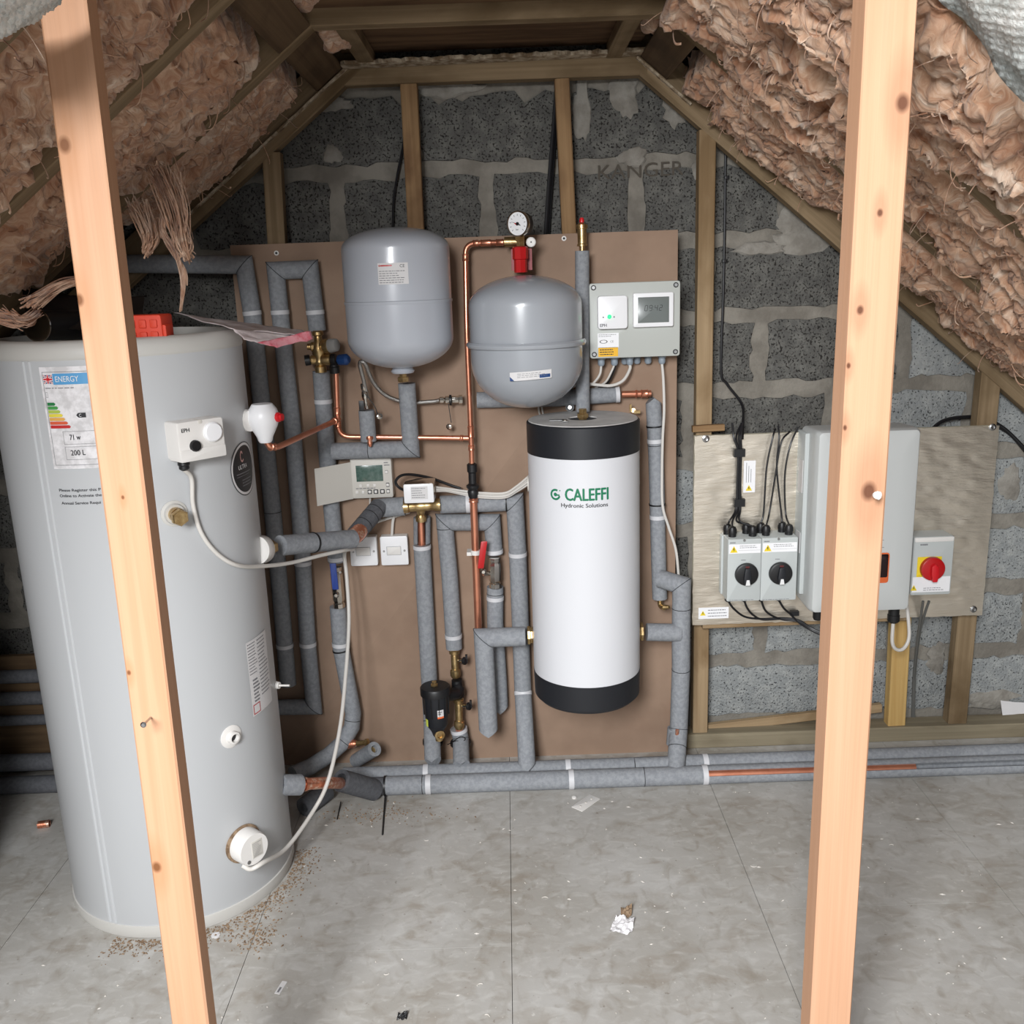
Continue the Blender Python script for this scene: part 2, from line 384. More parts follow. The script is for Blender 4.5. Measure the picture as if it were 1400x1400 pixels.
def fluff_mat():
    m = bpy.data.materials.new('mineral_wool'); m.use_nodes = True; nt = m.node_tree; b = nt.nodes['Principled BSDF']; N = nt.nodes.new; L = nt.links.new
    b.inputs['Roughness'].default_value = 1.0; b.inputs['Specular IOR Level'].default_value = 0.05
    b.inputs['Sheen Weight'].default_value = 0.25; b.inputs['Sheen Roughness'].default_value = 0.6
    tc = N('ShaderNodeTexCoord')
    def noise(scale, det, d, st=(1, 1, 1)):
        mp = N('ShaderNodeMapping'); mp.inputs['Scale'].default_value = st; L(tc.outputs['Object'], mp.inputs[0])
        n = N('ShaderNodeTexNoise'); n.inputs['Scale'].default_value = scale; n.inputs['Detail'].default_value = det; n.inputs['Distortion'].default_value = d; L(mp.outputs[0], n.inputs['Vector']); return n.outputs['Fac']
    # swirled coordinates: fibres follow a warped field
    w1 = N('ShaderNodeTexNoise'); w1.inputs['Scale'].default_value = 5.5; w1.inputs['Detail'].default_value = 3.0; L(tc.outputs['Object'], w1.inputs['Vector'])
    sub = N('ShaderNodeVectorMath'); sub.operation = 'SUBTRACT'; L(w1.outputs['Color'], sub.inputs[0]); sub.inputs[1].default_value = (0.5, 0.5, 0.5)
    scl = N('ShaderNodeVectorMath'); scl.operation = 'SCALE'; scl.inputs['Scale'].default_value = 0.42; L(sub.outputs[0], scl.inputs[0])
    ad = N('ShaderNodeVectorMath'); ad.operation = 'ADD'; L(tc.outputs['Object'], ad.inputs[0]); L(scl.outputs[0], ad.inputs[1])
    def wn(scale, det, st):
        mp = N('ShaderNodeMapping'); mp.inputs['Scale'].default_value = st; L(ad.outputs[0], mp.inputs[0])
        n = N('ShaderNodeTexNoise'); n.inputs['Scale'].default_value = scale; n.inputs['Detail'].default_value = det; n.inputs['Roughness'].default_value = 0.62; L(mp.outputs[0], n.inputs['Vector']); return n.outputs['Fac']
    r = N('ShaderNodeValToRGB'); e = r.color_ramp.elements
    e[0].position = 0.30; e[0].color = srgb(124, 80, 56); e[1].position = 0.68; e[1].color = srgb(240, 224, 206)
    k = e.new(0.42); k.color = srgb(168, 120, 90); k = e.new(0.54); k.color = srgb(200, 160, 130)
    L(wn(7, 7, (1, 2.6, 1)), r.inputs[0])
    fib = wn(26, 6, (0.5, 4.5, 0.5))
    r3 = N('ShaderNodeValToRGB'); r3.color_ramp.elements[0].position = 0.38; r3.color_ramp.elements[1].position = 0.66; r3.color_ramp.elements[0].color = srgb(158, 112, 84); r3.color_ramp.elements[1].color = srgb(226, 200, 176); L(fib, r3.inputs[0])
    mx = N('ShaderNodeMix'); mx.data_type = 'RGBA'; mx.inputs[0].default_value = 0.42; L(r.outputs[0], mx.inputs[6]); L(r3.outputs[0], mx.inputs[7]); L(mx.outputs[2], b.inputs['Base Color'])
    bp = N('ShaderNodeBump'); bp.inputs['Strength'].default_value = 0.5; bp.inputs['Distance'].default_value = 0.009; L(fib, bp.inputs['Height']); L(bp.outputs[0], b.inputs['Normal'])
    return m
M['wool'] = fluff_mat()

# ------------------------------------------------------------------ flat print and lettering
_tc = {}
def tmesh(body):
    if body in _tc: return _tc[body]
    c = bpy.data.curves.new('lettering', 'FONT'); c.body = body; c.size = 1.0; c.resolution_u = 3; c.fill_mode = 'FRONT'
    o = bpy.data.objects.new('lettering', c); col.objects.link(o)
    dg = bpy.context.evaluated_depsgraph_get(); e = o.evaluated_get(dg); me = e.to_mesh()
    vs = np.array([tuple(v.co) for v in me.vertices]); fs = [tuple(p.vertices) for p in me.polygons]
    e.to_mesh_clear(); bpy.data.objects.remove(o); bpy.data.curves.remove(c)
    _tc[body] = (vs, fs, vs[:, 0].max() if len(vs) else 1); return _tc[body]
TEXTS = ['CALEFFI', 'Hydronic Solutions', 'ENERGY', '71 w', '200 L', 'Please Register this P', 'Online to Activate the', 'Annual Service Requi', 'EPH', 'ULTRA', '09:42', 'KANGER', 'CE', 'C', 'ON', 'OFF', 'IMI', 'bar', 'WARNING']
for t_ in TEXTS: tmesh(t_)
def lettering(body, u, v, h, place, m, parent, w=None, name='lettering', bold=0.0, mb=None):
    """h = cap height; w = forced total width; place(u,v)->world point"""
    vs, fs, W = tmesh(body); s = h / 0.72; sx = (w / W) if w else s
    own = mb is None
    mb = mb or MB()
    offs = [(0, 0)] if not bold else [(-bold, 0), (bold, 0), (0, bold * 0.6), (0, -bold * 0.6)]
    for i, (a, b_) in enumerate(offs):
        mb.add([place(u + x * sx + a, v + y * s + b_, i * 0.00002) for x, y, z in vs], fs)
    if own: return part(name, mb, m, parent, smooth=False)
def on_cyl(cx, cy, r, off=0.0008):
    def f(u, v, n=0):
        t = u / r; R = r + off + n; return V((cx + R * math.sin(t), cy - R * math.cos(t), v))
    return f
def on_fr(fr, off=0.0006): return lambda u, v, n=0: fr.pt(u, v, off + n)
def sheet(mb, place, u0, u1, v0, v1, nu=1, nv=1, n=0.0, rad=0):
    vs = [place(u0 + (u1 - u0) * i / nu, v0 + (v1 - v0) * j / nv, n) for j in range(nv + 1) for i in range(nu + 1)]
    fs = [(j * (nu + 1) + i, j * (nu + 1) + i + 1, (j + 1) * (nu + 1) + i + 1, (j + 1) * (nu + 1) + i) for j in range(nv) for i in range(nu)]
    return mb.add(vs, fs)
def poly(mb, place, pts, n=0.0): return mb.add([place(u, v, n) for u, v in pts], [tuple(range(len(pts)))])
def frame_line(mb, place, u0, u1, v0, v1, t, n=0.0):
    sheet(mb, place, u0, u1, v1 - t, v1, 6, 1, n); sheet(mb, place, u0, u1, v0, v0 + t, 6, 1, n)
    sheet(mb, place, u0, u0 + t, v0, v1, 1, 1, n); sheet(mb, place, u1 - t, u1, v0, v1, 1, 1, n)
def greek(mb, place, u0, u1, v0, v1, rows, n=0.0, seed=0, fill=0.45):
    """rows of tiny unreadable print drawn as broken bars"""
    r = random.Random(seed)
    for k in range(rows):
        v = v1 - (v1 - v0) * (k + 0.5) / rows; t = (v1 - v0) / rows * fill; u = u0
        end = u1 - (u1 - u0) * r.random() * 0.35
        while u < end:
            w = (u1 - u0) * (0.04 + 0.1 * r.random()); sheet(mb, place, u, min(u + w, end), v - t / 2, v + t / 2, 1, 1, n); u += w + (u1 - u0) * 0.025
def warning_sign(parent, place, cu, cv, s, n=0.0006):
    mb = MB(); poly(mb, place, [(cu - s, cv - s * 0.8), (cu + s, cv - s * 0.8), (cu, cv + s)], n); part('warning_triangle', mb, M['yellow'], parent, False)
    mb = MB(); t = s * 0.12
    poly(mb, place, [(cu - t, cv + s * .45), (cu + t * 1.4, cv + s * .45), (cu + t * .2, cv), (cu + t * 1.8, cv), (cu - t * .8, cv - s * .6), (cu, cv - s * .12), (cu - t * 1.6, cv - s * .12)], n + 0.0003)
    part('lightning_symbol', mb, M['ink'], parent, False)

# ------------------------------------------------------------------ numpy noise
def vnoise(x, y, seed=0):
    xi = np.floor(x).astype(np.int64); yi = np.floor(y).astype(np.int64); xf = x - xi; yf = y - yi
    def h(a, b):
        n = (a * 374761393 + b * 668265263 + seed * 974711) & 0xFFFFFFFF; n = ((n ^ (n >> 13)) * 1274126177) & 0xFFFFFFFF
        return ((n ^ (n >> 16)) & 0xFFFF) / 65535.0
    u = xf * xf * (3 - 2 * xf); v = yf * yf * (3 - 2 * yf)
    return (h(xi, yi) * (1 - u) + h(xi + 1, yi) * u) * (1 - v) + (h(xi, yi + 1) * (1 - u) + h(xi + 1, yi + 1) * u) * v
def fbm(x, y, seed=0, o=4):
    s = 0; a = 0.5
    for k in range(o): s = s + a * vnoise(x * 2 ** k, y * 2 ** k, seed + k * 17); a *= 0.5
    return s

# ------------------------------------------------------------------ structure
fl = bpy.data.objects.new('floor', None)
mb = MB().box2((-3.4, -2.0, -0.06), (3.4, 3.2, -0.0185)); fl = struct('floor', mb, M['void'])
def rect_board(x0, x1, y0, y1):
    g = 0.0007; q = MB().box2((x0 + g, y0 + g, -0.018), (x1 - g, y1 - g, 0)); part('floor_board', q, M['floor'], fl, False)
xs = [-3.15, -2.53, -1.91, -1.29, -0.672, -0.037, 0.588, 1.213, 1.838, 2.46, 3.1]
cuts = {4: [1.96], 3: [0.9], 5: [0.6], 6: [2.06, 0.2], 7: [2.06, 0.8], 8: [1.1], 2: [1.4], 1: [0.3], 0: [1.5], 9: [0.5]}
for i in range(len(xs) - 1):
    ys = [-2.0] + sorted(cuts[i]) + [3.0]
    for a, b_ in zip(ys[:-1], ys[1:]): rect_board(xs[i], xs[i + 1], a, b_)

# gable wall: mortar bed with separate rough blocks
WY = 3.0
gx = np.linspace(-3.2, 3.2, 2)
mb = MB().box2((-3.3, WY, -0.02), (3.3, WY + 0.1, 2.9)); wall = struct('wall_back', mb, M['mortar'])
courses = [(0.043 + 0.2285 * k) for k in range(-1, 12)]
offs = {7: 0.408, 8: 0.195 - 0.0, 6: 0.62, 5: 0.79, 4: 0.57, 3: 0.80, 2: 0.60, 1: 0.82, 0: 0.6, 9: 0.42, 10: 0.2, -1: 0.4}
for k in range(-1, 11):
    z0 = 0.043 + 0.2285 * k; z1 = z0 + 0.2285
    if z1 < 0.06: continue
    x = (offs[k] % 0.45) - 0.45 * 8
    while x < 3.0:
        x0, x1 = x, x + 0.45; x += 0.45
        zl = (lambda X: 2.142 - 0.777 * (-0.424 - X)) if x1 < 0 else (lambda X: 2.144 - 0.835 * (X - 0.398))
        if z0 > zl(x1 if x1 < 0 else x0) + 0.12 and (x1 < -0.4 or x0 > 0.4): continue
        if x1 < -2.2 or x0 > 2.2: continue
        mz = 0.022 if z0 > 1.0 else 0.026; mx_ = 0.024
        a0, a1, b0, b1 = x0 + mx_, x1 - mx_, max(z0, 0.0) + mz, z1 - mz
        out = []; n1, n2 = 13, 7
        for i in range(n1): out.append((a0 + (a1 - a0) * i / n1, b0))
        for i in range(n2): out.append((a1, b0 + (b1 - b0) * i / n2))
        for i in range(n1): out.append((a1 - (a1 - a0) * i / n1, b1))
        for i in range(n2): out.append((a0, b1 - (b1 - b0) * i / n2))
        out = [(u + rng.uniform(-1, 1) * 0.008, v + rng.uniform(-1, 1) * 0.008 - (0.022 if (v > b1 - 0.001 and z0 > 1.8 and rng.random() < 0.3) else 0)) for u, v in out]
        part('block', MB().prism(wall_fr(WY), out, -0.01, 0.005 + rng.random() * 0.003, 0.003), M['block_lit'] if (z0 < 0.9 and x1 > 0.65) or (z0 < 1.3 and x1 > 1.45) else M['block'], wall, True)
# name scratched in the wet mortar
a = P(815, 246, WY); b_ = P(934, 240, WY)
lettering('KANGER', a.x, a.z, 0.042, lambda u, v, n=0: V((u, WY - 0.009 - n, v + (u - a.x) * 0.02)), mat('scratch', srgb(84, 78, 70), 1.0), wall, w=b_.x - a.x, name='scratched_lettering')
# smears of mortar over the blocks
M['mortar2'] = mat('mortar2', srgb(150, 146, 138), 0.95, c2=srgb(126, 121, 113), nscale=14, bump=0.8, bscale=70, bdist=0.006)
for (px, py, w, h) in ((853, 128, 0.05, 0.075), (795, 150, 0.03, 0.10), (866, 215, 0.045, 0.03), (455, 142, 0.06, 0.025), (610, 122, 0.10, 0.022), (925, 150, 0.05, 0.05), (1100, 330, 0.10, 0.04), (1085, 300, 0.05, 0.06), (958, 232, 0.03, 0.035), (455, 212, 0.03, 0.03), (1040, 340, 0.08, 0.02), (1350, 955, 0.12, 0.035), (1180, 905, 0.04, 0.08), (1280, 900, 0.03, 0.06), (1380, 660, 0.04, 0.06)):
    c = P(px, py, WY); out = []
    for k in range(26):
        t = 2 * math.pi * k / 26; q = 1 + 0.28 * math.sin(3 * t + px) * rng.random() + rng.uniform(-0.14, 0.14); out.append((c.x + w * q * math.cos(t), c.z + h * q * math.sin(t)))
    q = MB(); fs = []; kk = len(out)
    vs = [(u, WY - 0.0045, v) for u, v in out] + [(c.x + (u - c.x) * 0.82, WY - 0.0105, c.z + (v - c.z) * 0.82) for u, v in out] + [(c.x, WY - 0.0115, c.z)]
    for j in range(kk): j2 = (j + 1) % kk; fs += [(j, j2, kk + j2, kk + j), (kk + j, kk + j2, 2 * kk)]
    part('mortar_smear', q.add(vs, fs), M['mortar2'], wall)

struct('wall_left_light_block', MB().box2((-1.46, -1.9, -0.018), (-1.44, 2.15, 1.27)), M['dark_roof'])  # unseen knee wall, added to block light from the far left corner
def zl(x): return 2.142 - 0.777 * (-0.424 - x)
def zr(x): return 2.144 - 0.835 * (x - 0.398)
aL = math.atan(0.777); aR = math.atan(0.835)
nL = V((math.sin(aL), 0, -math.cos(aL)))     # inward (down) normals of the slopes
nR = V((-math.sin(aR), 0, -math.cos(aR)))
dL = V((-math.cos(aL), 0, -math.sin(aL))); dR = V((math.cos(aR), 0, -math.sin(aR)))
cL = V((-0.424, 0, 2.142)); cR = V((0.398, 0, 2.144))
def slab(name, c, d, n, off, L, th, y0=0.45, s0=-0.35):
    q = MB(); vs = []
    for y in (y0, 3.05):
        for s in (s0, L):
            for t in (off, off + th): vs.append(V((c.x, y, c.z)) + d * s - n * t)
    q.add(vs, [(0, 1, 3, 2), (4, 6, 7, 5), (0, 4, 5, 1), (2, 3, 7, 6), (0, 2, 6, 4), (1, 5, 7, 3)])
    return struct(name, q, M['dark_roof'])
sl_ = slab('ceiling_slope_left', cL, dL, nL, 0.115, 0.80, 0.03, -0.1)
slab('ceiling_slope_left', cL, dL, nL, 0.115, 3.6, 0.03, -1.9, 0.802)  # lower slope carried back out of view to shade the far left
slab('ceiling_slope_right', cR, dR, nR, 0.115, 3.4, 0.03)
c_ = struct('ceiling', MB().box2((-0.62, 0.45, 2.34), (0.60, 3.05, 2.37)), M['void'])
k = 0
for y0, y1 in ((2.482, 2.898), (2.012, 2.43), (1.54, 1.96), (1.06, 1.486)):
    part('ceiling_panel', MB().box2((-0.43, y0, 2.176), (0.405, y1, 2.186)), M['ply'], c_, False)

# ------------------------------------------------------------------ timbers
def timber(name, p0, p1, w, d, m, label, side, cat='timber', group=None, parent=None, bev=0.0025, taper=None):
    """square-sawn timber from p0 to p1; side = direction of its width w; the other thickness is d"""
    p0, p1 = V(p0), V(p1); X = (p1 - p0).normalized(); Yv = V(side); Yv = (Yv - X * Yv.dot(X)).normalized(); Z = X.cross(Yv)
    L = (p1 - p0).length; o0 = rrect(-w / 2, w / 2, -d / 2, d / 2, bev, 1); k = len(o0); q = MB()
    n = max(2, int(L / 0.25)); vs = []
    for i in range(n + 1):
        j = 0.0 if i in (0, n) else 0.0008
        vs += [(L * i / n, u + rng.uniform(-j, j), v + rng.uniform(-j, j)) for u, v in o0]
    fs = [(i * k + a, i * k + (a + 1) % k, (i + 1) * k + (a + 1) % k, (i + 1) * k + a) for i in range(n) for a in range(k)]
    fs += [tuple(range(k - 1, -1, -1)), tuple(n * k + a for a in range(k))]
    me = mesh_from(vs, fs, name, True, 30); me.materials.append(m)
    o = bpy.data.objects.new(name, me); col.objects.link(o)
    mw = Matrix((X, Yv, Z)).transposed().to_4x4(); mw.translation = p0
    if parent: mw.translation = p0 - wloc(parent); o.parent = parent
    o.matrix_local = mw
    if label: tag(o, label, cat, group)
    return o, mw
NS = V((0, -1, 0))
# two new pale posts in front
def post(pxs, Y, w, d, ptop, pbot, knots, m_c1, m_c2, label, edge):
    pass
# left post: front face edges at Y=1.3
LT, LB = V((-0.5340, 1.3195, 2.04)), V((-0.5560, 1.3195, 0.0))
RT, RB = V((0.4965, 1.326, 2.06)), V((0.4905, 1.326, 0.0))
def knot_local(top, bot, side, d, w, pix, Yf):
    X = (top - bot).normalized(); Yv = (V(side) - X * V(side).dot(X)).normalized(); Z = X.cross(Yv); out = []
    for px, py, r in pix:
        q = P(px, py, Yf) - bot; out.append((q.dot(X), q.dot(Yv), q.dot(Z), r))
    return out
kl = knot_local(LT, LB, (1, 0, 0), 0.06, 0.038, [(88, 198, 0.010), (108, 410, 0.008), (214, 1186, 0.009), (168, 680, 0.003), (176, 920, 0.004)], 1.30)
kr = knot_local(RT, RB, (1, 0, 0), 0.06, 0.038, [(1234, 141, 0.011), (1176, 424, 0.006), (1203, 291, 0.005), (1188, 672, 0.013), (1155, 585, 0.004), (1160, 500, 0.004)], 1.30)
M['post_l'] = wood('post_l', srgb(196, 152, 121), srgb(187, 142, 110), kl, 0.6, grain=0.5, kc=(110, 66, 34))
M['post_r'] = wood('post_r', srgb(197, 154, 124), srgb(189, 145, 114), kr, 0.6, grain=0.5, kc=(86, 50, 34))
lp, _ = timber('timber_post', LB, LT, 0.060, 0.038, M['post_l'], 'new pale timber post at the left, standing before the tall white cylinder', (1, 0, 0), 'post', bev=0.003)
rp, _ = timber('timber_post', RB, RT, 0.066, 0.052, M['post_r'], 'new pale timber post at the right, standing before the white wall inverter', (1, 0, 0), 'post', bev=0.003)
s0 = P(204, 984, 1.285); s1 = P(196, 991, 1.262)
sr = root('screw', s0, 'small pale screw sticking out of the left post below mid height', 'screw')
part('shank', MB().cyl(P(206, 981, 1.30), s1, 0.0016, 8), M['steel'], sr); part('head', MB().cyl(s1, s1 + (s1 - s0).normalized() * 0.002, 0.0045, 16, 0.0025), M['steel'], sr)
s1 = P(1199, 677, 1.28)
sr = root('plastic_plug', s1, 'tiny white plug on the right post beside its largest knot', 'plug')
part('plug_body', MB().cyl(P(1197, 677, 1.302), s1, 0.005, 12), M['white'], sr)
part('plug_head', MB().cyl(s1, s1 + V((0.002, -0.003, 0)), 0.006, 12), M['white'], sr)

# rafters, ties
RY = [2.925, 2.455, 1.985, 1.512, 1.03]
nm = ['against the block gable', 'second from the gable', 'third from the gable', 'fourth from the gable', 'nearest the camera']
for i, y in enumerate(RY):
    m = M['wood_old']; w = 0.047; d = 0.10
    for sd, c, dd, n, Ls, nme in (('left', cL, dL, nL, 3.3, nm[i]), ('right', cR, dR, nR, 3.1, nm[i])):
        c0 = V((c.x, y, c.z)) - n * (d / 2 - (0.034 if i == 0 else 0))
        timber('rafter', c0 - dd * 0.06, c0 + dd * Ls, w, d, m, f'old sawn roof rafter on the {sd} slope, {nme}', (0, 1, 0), 'rafter')
    if i < 4:
        zc = {0: 2.122, 1: 2.178}.get(i, 2.185)
        timber('ceiling_tie', (-0.455, y - 0.001 * i, zc), (0.425, y - 0.001 * i, zc), 0.047, 0.055 if i == 0 else 0.08, m, ['grey-brown horizontal tie along the top of the block gable', 'rough horizontal ceiling tie, second from the gable', 'rough horizontal ceiling tie, third from the gable', 'rough horizontal ceiling tie, fourth from the gable'][i], (0, 1, 0), 'beam')
# pale plaster strip left along the tie and down the left rafter
def ragged(name, p0, p1, w, t, label, side, m):
    p0, p1 = V(p0), V(p1); X = (p1 - p0); L = X.length; X.normalize(); S = V(side); Z = X.cross(S).normalized(); n = int(L / 0.012); q = MB(); vs = []
    for i in range(n + 1):
        a = 0.35 + 0.65 * rng.random(); c = p0 + X * (L * i / n)
        vs += [c - S * w / 2, c + S * w / 2 * a, c + S * w / 2 * a + Z * t, c - S * w / 2 + Z * t]
    fs = [(4 * i + a, 4 * i + (a + 1) % 4, 4 * i + 4 + (a + 1) % 4, 4 * i + 4 + a) for i in range(n) for a in range(4)] + [(3, 2, 1, 0), (4 * n, 4 * n + 1, 4 * n + 2, 4 * n + 3)]
    return tag(part(name, q.add(vs, fs), m, None, False), label, 'plaster')
ragged('plaster_strip', (-0.43, 2.862, 2.146), (0.41, 2.862, 2.154), 0.07, 0.010, 'broken pale plaster strip along the tie above the block gable', (0, -1, 0), M['plaster'])
ragged('plaster_strip', V((cL.x, 2.893, cL.z)) + nL * 0.008, V((cL.x, 2.893, cL.z)) + dL * 0.72 + nL * 0.008, 0.018, 0.006, 'ragged plaster strip along the left gable rafter', (0, -1, 0), M['plaster'])
ragged('plaster_strip', V((cR.x, 2.892, cR.z)) + nR * 0.003, V((cR.x, 2.892, cR.z)) + dR * 0.20 + nR * 0.003, 0.018, 0.006, 'short ragged plaster strip on the right gable rafter', (0, -1, 0), M['plaster'])
# boards running lengthwise where slope meets flat
for sd, c, dd, n in (('left', cL, dL, nL), ('right', cR, dR, nR)):
    for a, b_, wn in ((2.48, 2.90, 'nearest the gable'), (2.01, 2.43, 'second from the gable'), (1.54, 1.96, 'third from the gable')):
        p = c + dd * 0.055 - n * 0.014
        timber('brace_board', (p.x, a, p.z), (p.x, b_, p.z), 0.10, 0.022, M['wood_dark'], f'dark short board between rafters where the {sd} slope meets the ceiling, {wn}', dd, 'board')
# noggins seen against the plywood
for x, lab in ((-0.36, 'dark sloping noggin under the ceiling boards at the left'), (0.33, 'dark sloping noggin under the ceiling boards at the right')):
    timber('ceiling_noggin', (x, 2.49, 2.158), (x, 2.895, 2.158), 0.045, 0.034, M['wood_old'], lab, (1, 0, 0), 'beam')

# studs on the gable
def stud(pxt, pyt, pxb, pyb, w, lab, m='wood_stud', d=0.045, Y=2.905, ztop=None, zbot=None):
    a = P(pxt, pyt, Y); b2 = P(pxb, pyb, Y)
    zt = ztop if ztop is not None else a.z; zb = zbot if zbot is not None else b2.z
    f = lambda z: a.x + (b2.x - a.x) * ((z - a.z) / (b2.z - a.z))
    return timber('wall_stud', (f(zb), Y + d / 2, zb), (f(zt), Y + d / 2, zt), w, d, M[m], lab, (1, 0, 0), 'stud')
stud(370, 208, 377, 330, 0.052, 'short upright stud left of the grey vessels, under the left rafter', 'wood_old', zbot=0.4)
stud(558, 108, 568, 310, 0.048, 'upright stud on the gable above the left grey vessel', 'wood_stud2', zbot=0.4, ztop=2.094)
stud(768, 100, 778, 310, 0.042, 'upright stud with a black cable beside it, above the right grey vessel', 'wood_stud2', zbot=0.4, ztop=2.094)
stud(968, 175, 957, 1030, 0.049, 'long upright stud between the brown board and the foil board', 'wood_stud', zbot=0.052, ztop=1.945)
stud(1355, 524, 1318, 900, 0.062, 'upright stud at the right end of the foil board', 'wood_old', zbot=0.052, ztop=1.225)
stud(1234, 845, 1225, 1012, 0.058, 'yellow newer stud below the white wall inverter', 'wood_yellow', zbot=0.052, ztop=0.9, d=0.04)
a = P(965, 1022, 2.905)
timber('sole_plate', (0.55, 2.93, 0.026), (2.3, 2.93, 0.026), 0.075, 0.05, M['wood_grey'], 'flat grey sole plate lying along the foot of the right wall', (0, 1, 0), 'timber')
timber('sole_plate', (-2.3, 2.93, 0.026), (-0.81, 2.93, 0.026), 0.075, 0.05, M['wood_dark'], 'flat dark sole plate along the wall foot behind the tall cylinder', (0, 1, 0), 'timber')
p0 = P(960, 1002, 2.915); p1 = P(1204, 967, 2.965)
timber('loose_batten', (p0.x, 2.945, p0.z + 0.0), (p1.x, 2.965, p1.z), 0.022, 0.03, M['wood_stud'], 'loose batten leaning low against the blocks below the foil board', (0, 1, 0), 'timber')
a = P(972, 853, 2.88); b_ = P(1130, 846, 2.88)
timber('ledger_batten', (0.60, 2.887, a.z - 0.004), (1.26, 2.887, b_.z - 0.004), 0.03, 0.02, M['wood_stud'], 'thin horizontal batten under the bottom edge of the foil board', (0, 1, 0), 'timber')
a = P(950, 588, 2.885)
timber('ledger_batten', (0.562, 2.892, 1.082), (0.66, 2.892, 1.084), 0.02, 0.02, M['wood_stud2'], 'stub of batten at the top left corner of the foil board', (0, 1, 0), 'timber')

# ------------------------------------------------------------------ mineral wool
def batt(y0, y1, side, s1, label, amp=0.06, base=0.0, seed=1, s0=-0.03, spill=0.0, res=0.0045):
    c, d, n = (cL, dL, nL) if side == 'L' else (cR, dR, nR)
    nu = int((y1 - y0 + 2 * spill) / res); nv = int((s1 - s0) / res)
    U, S = np.meshgrid(np.linspace(y0 - spill, y1 + spill, nu), np.linspace(s0, s1, nv))
    q = 9.0
    wx = fbm(U * q, S * q, seed, 3) - 0.45; wy = fbm(U * q + 31, S * q + 7, seed + 5, 3) - 0.45
    X = U * 7 + wx * 2.6; Yq = S * 5.5 + wy * 2.6
    big = fbm(X, Yq, seed + 11, 3)
    rid = 1 - np.abs(2 * fbm(X * 2.6 + wy * 3, Yq * 1.8 + wx * 3, seed + 23, 4) - 0.94) * 2.0
    fine = fbm(X * 11, Yq * 6, seed + 41, 3)
    fr2 = 1 - np.abs(2 * fbm(X * 4.5 + wy * 9, Yq * 1.2 + wx * 9, seed + 61, 3) - 0.9) * 2.2
    h = base + 0.012 * fr2 + amp * ((big - 0.42) * 1.9 + 0.34 * rid + 0.09 * fine)
    # tuck the edges behind the rafters and curl the lower end away
    eu = np.minimum(U - (y0 - spill), (y1 + spill) - U) / 0.05; eu = np.clip(eu, 0, 1)
    jag = 0.05 * (fbm(U * 14, U * 0 + seed, seed, 3) - 0.4) * 2
    es = np.clip((s1 - jag - S) / 0.07, 0, 1); es0 = np.clip((S - s0) / 0.04, 0, 1)
    e = (eu ** 0.5) * (es ** 0.5) * es0
    h = h * e - 0.085 * (1 - e)
    S2 = np.minimum(S, s1 - jag + 0.02) + 0.022 * (fbm(X * 3 + 9, Yq * 3, seed + 3, 3) - 0.45) * 2
    U2 = U + 0.018 * (fbm(X * 3, Yq * 3 + 5, seed + 8, 3) - 0.45) * 2
    vs = np.stack([c.x + d.x * S2 + n.x * h, U2, c.z + d.z * S2 + n.z * h], -1).reshape(-1, 3)
    o = (c.x + d.x * (s0 + s1) / 2, (y0 + y1) / 2, c.z + d.z * s1)
    vs = vs - np.array(o)
    i, j = np.meshgrid(np.arange(nv - 1), np.arange(nu - 1), indexing='ij'); b0 = (i * nu + j).ravel()
    fs = np.stack([b0, b0 + 1, b0 + nu + 1, b0 + nu], -1)
    me = bpy.data.meshes.new('insulation_batt'); me.vertices.add(len(vs)); me.vertices.foreach_set('co', vs.ravel())
    me.loops.add(fs.size); me.loops.foreach_set('vertex_index', fs.ravel()); me.polygons.add(len(fs)); me.polygons.foreach_set('loop_start', np.arange(0, fs.size, 4)); me.polygons.foreach_set('use_smooth', np.ones(len(fs), bool)); me.update(); me.validate()
    me.materials.append(M['wool'])
    ob = bpy.data.objects.new('insulation_batt', me); col.objects.link(ob); ob.location = o
    tag(ob, label, 'insulation')
    # loose fibres and curls standing off the surface
    q = MB(); r = random.Random(seed)
    for k in range(int(110 * (s1 - s0))):
        ii = r.randrange(int(nv * 0.96)); jj = r.randrange(3, nu - 3); p = V(vs.reshape(nv, nu, 3)[ii, jj]) + V(o)
        t1 = V((r.uniform(-1, 1), r.uniform(-1, 1), r.uniform(-1, 1))).normalized(); L = r.uniform(0.02, 0.07)
        pts = [p, p + n * L * 0.25 + t1 * L * 0.3, p + n * L * 0.25 + t1 * L * 0.7 + V((0, 0, -0.2 * L)), p + t1 * L + V((0, 0, -0.3 * L))]
        q.tube(pts, r.uniform(0.0004, 0.0012), 4, 3, ry=r.uniform(0.0005, 0.003))
    f = part('loose_fibre', q, M['wool'], ob); f['kind'] = 'stuff'
    return ob
batt(2.48, 2.90, 'L', 0.74, 'brown mineral wool in the left slope between gable rafter and second', 0.040, -0.026, 3, s0=0.11)
batt(2.01, 2.43, 'L', 0.98, 'brown mineral wool in the left slope with tufts hanging behind the cylinder', 0.055, -0.020, 14, s0=0.11)
batt(1.54, 1.96, 'L', 1.22, 'brown mineral wool in the left slope behind the left post', 0.055, -0.012, 29)
batt(1.06, 1.49, 'L', 1.4, 'brown mineral wool in the left slope nearest the camera', 0.05, 0.0, 37)
batt(2.48, 2.898, 'R', 1.50, 'fluffy brown mineral wool in the right slope next to the gable', 0.05, -0.016, 51, s0=0.12)
batt(2.01, 2.43, 'R', 1.60, 'fluffy brown mineral wool in the right slope, second bay, behind the right post', 0.06, -0.006, 66, spill=0.004)
batt(1.54, 1.96, 'R', 1.75, 'thick cream-streaked mineral wool in the right slope, right of the right post', 0.065, -0.006, 78)
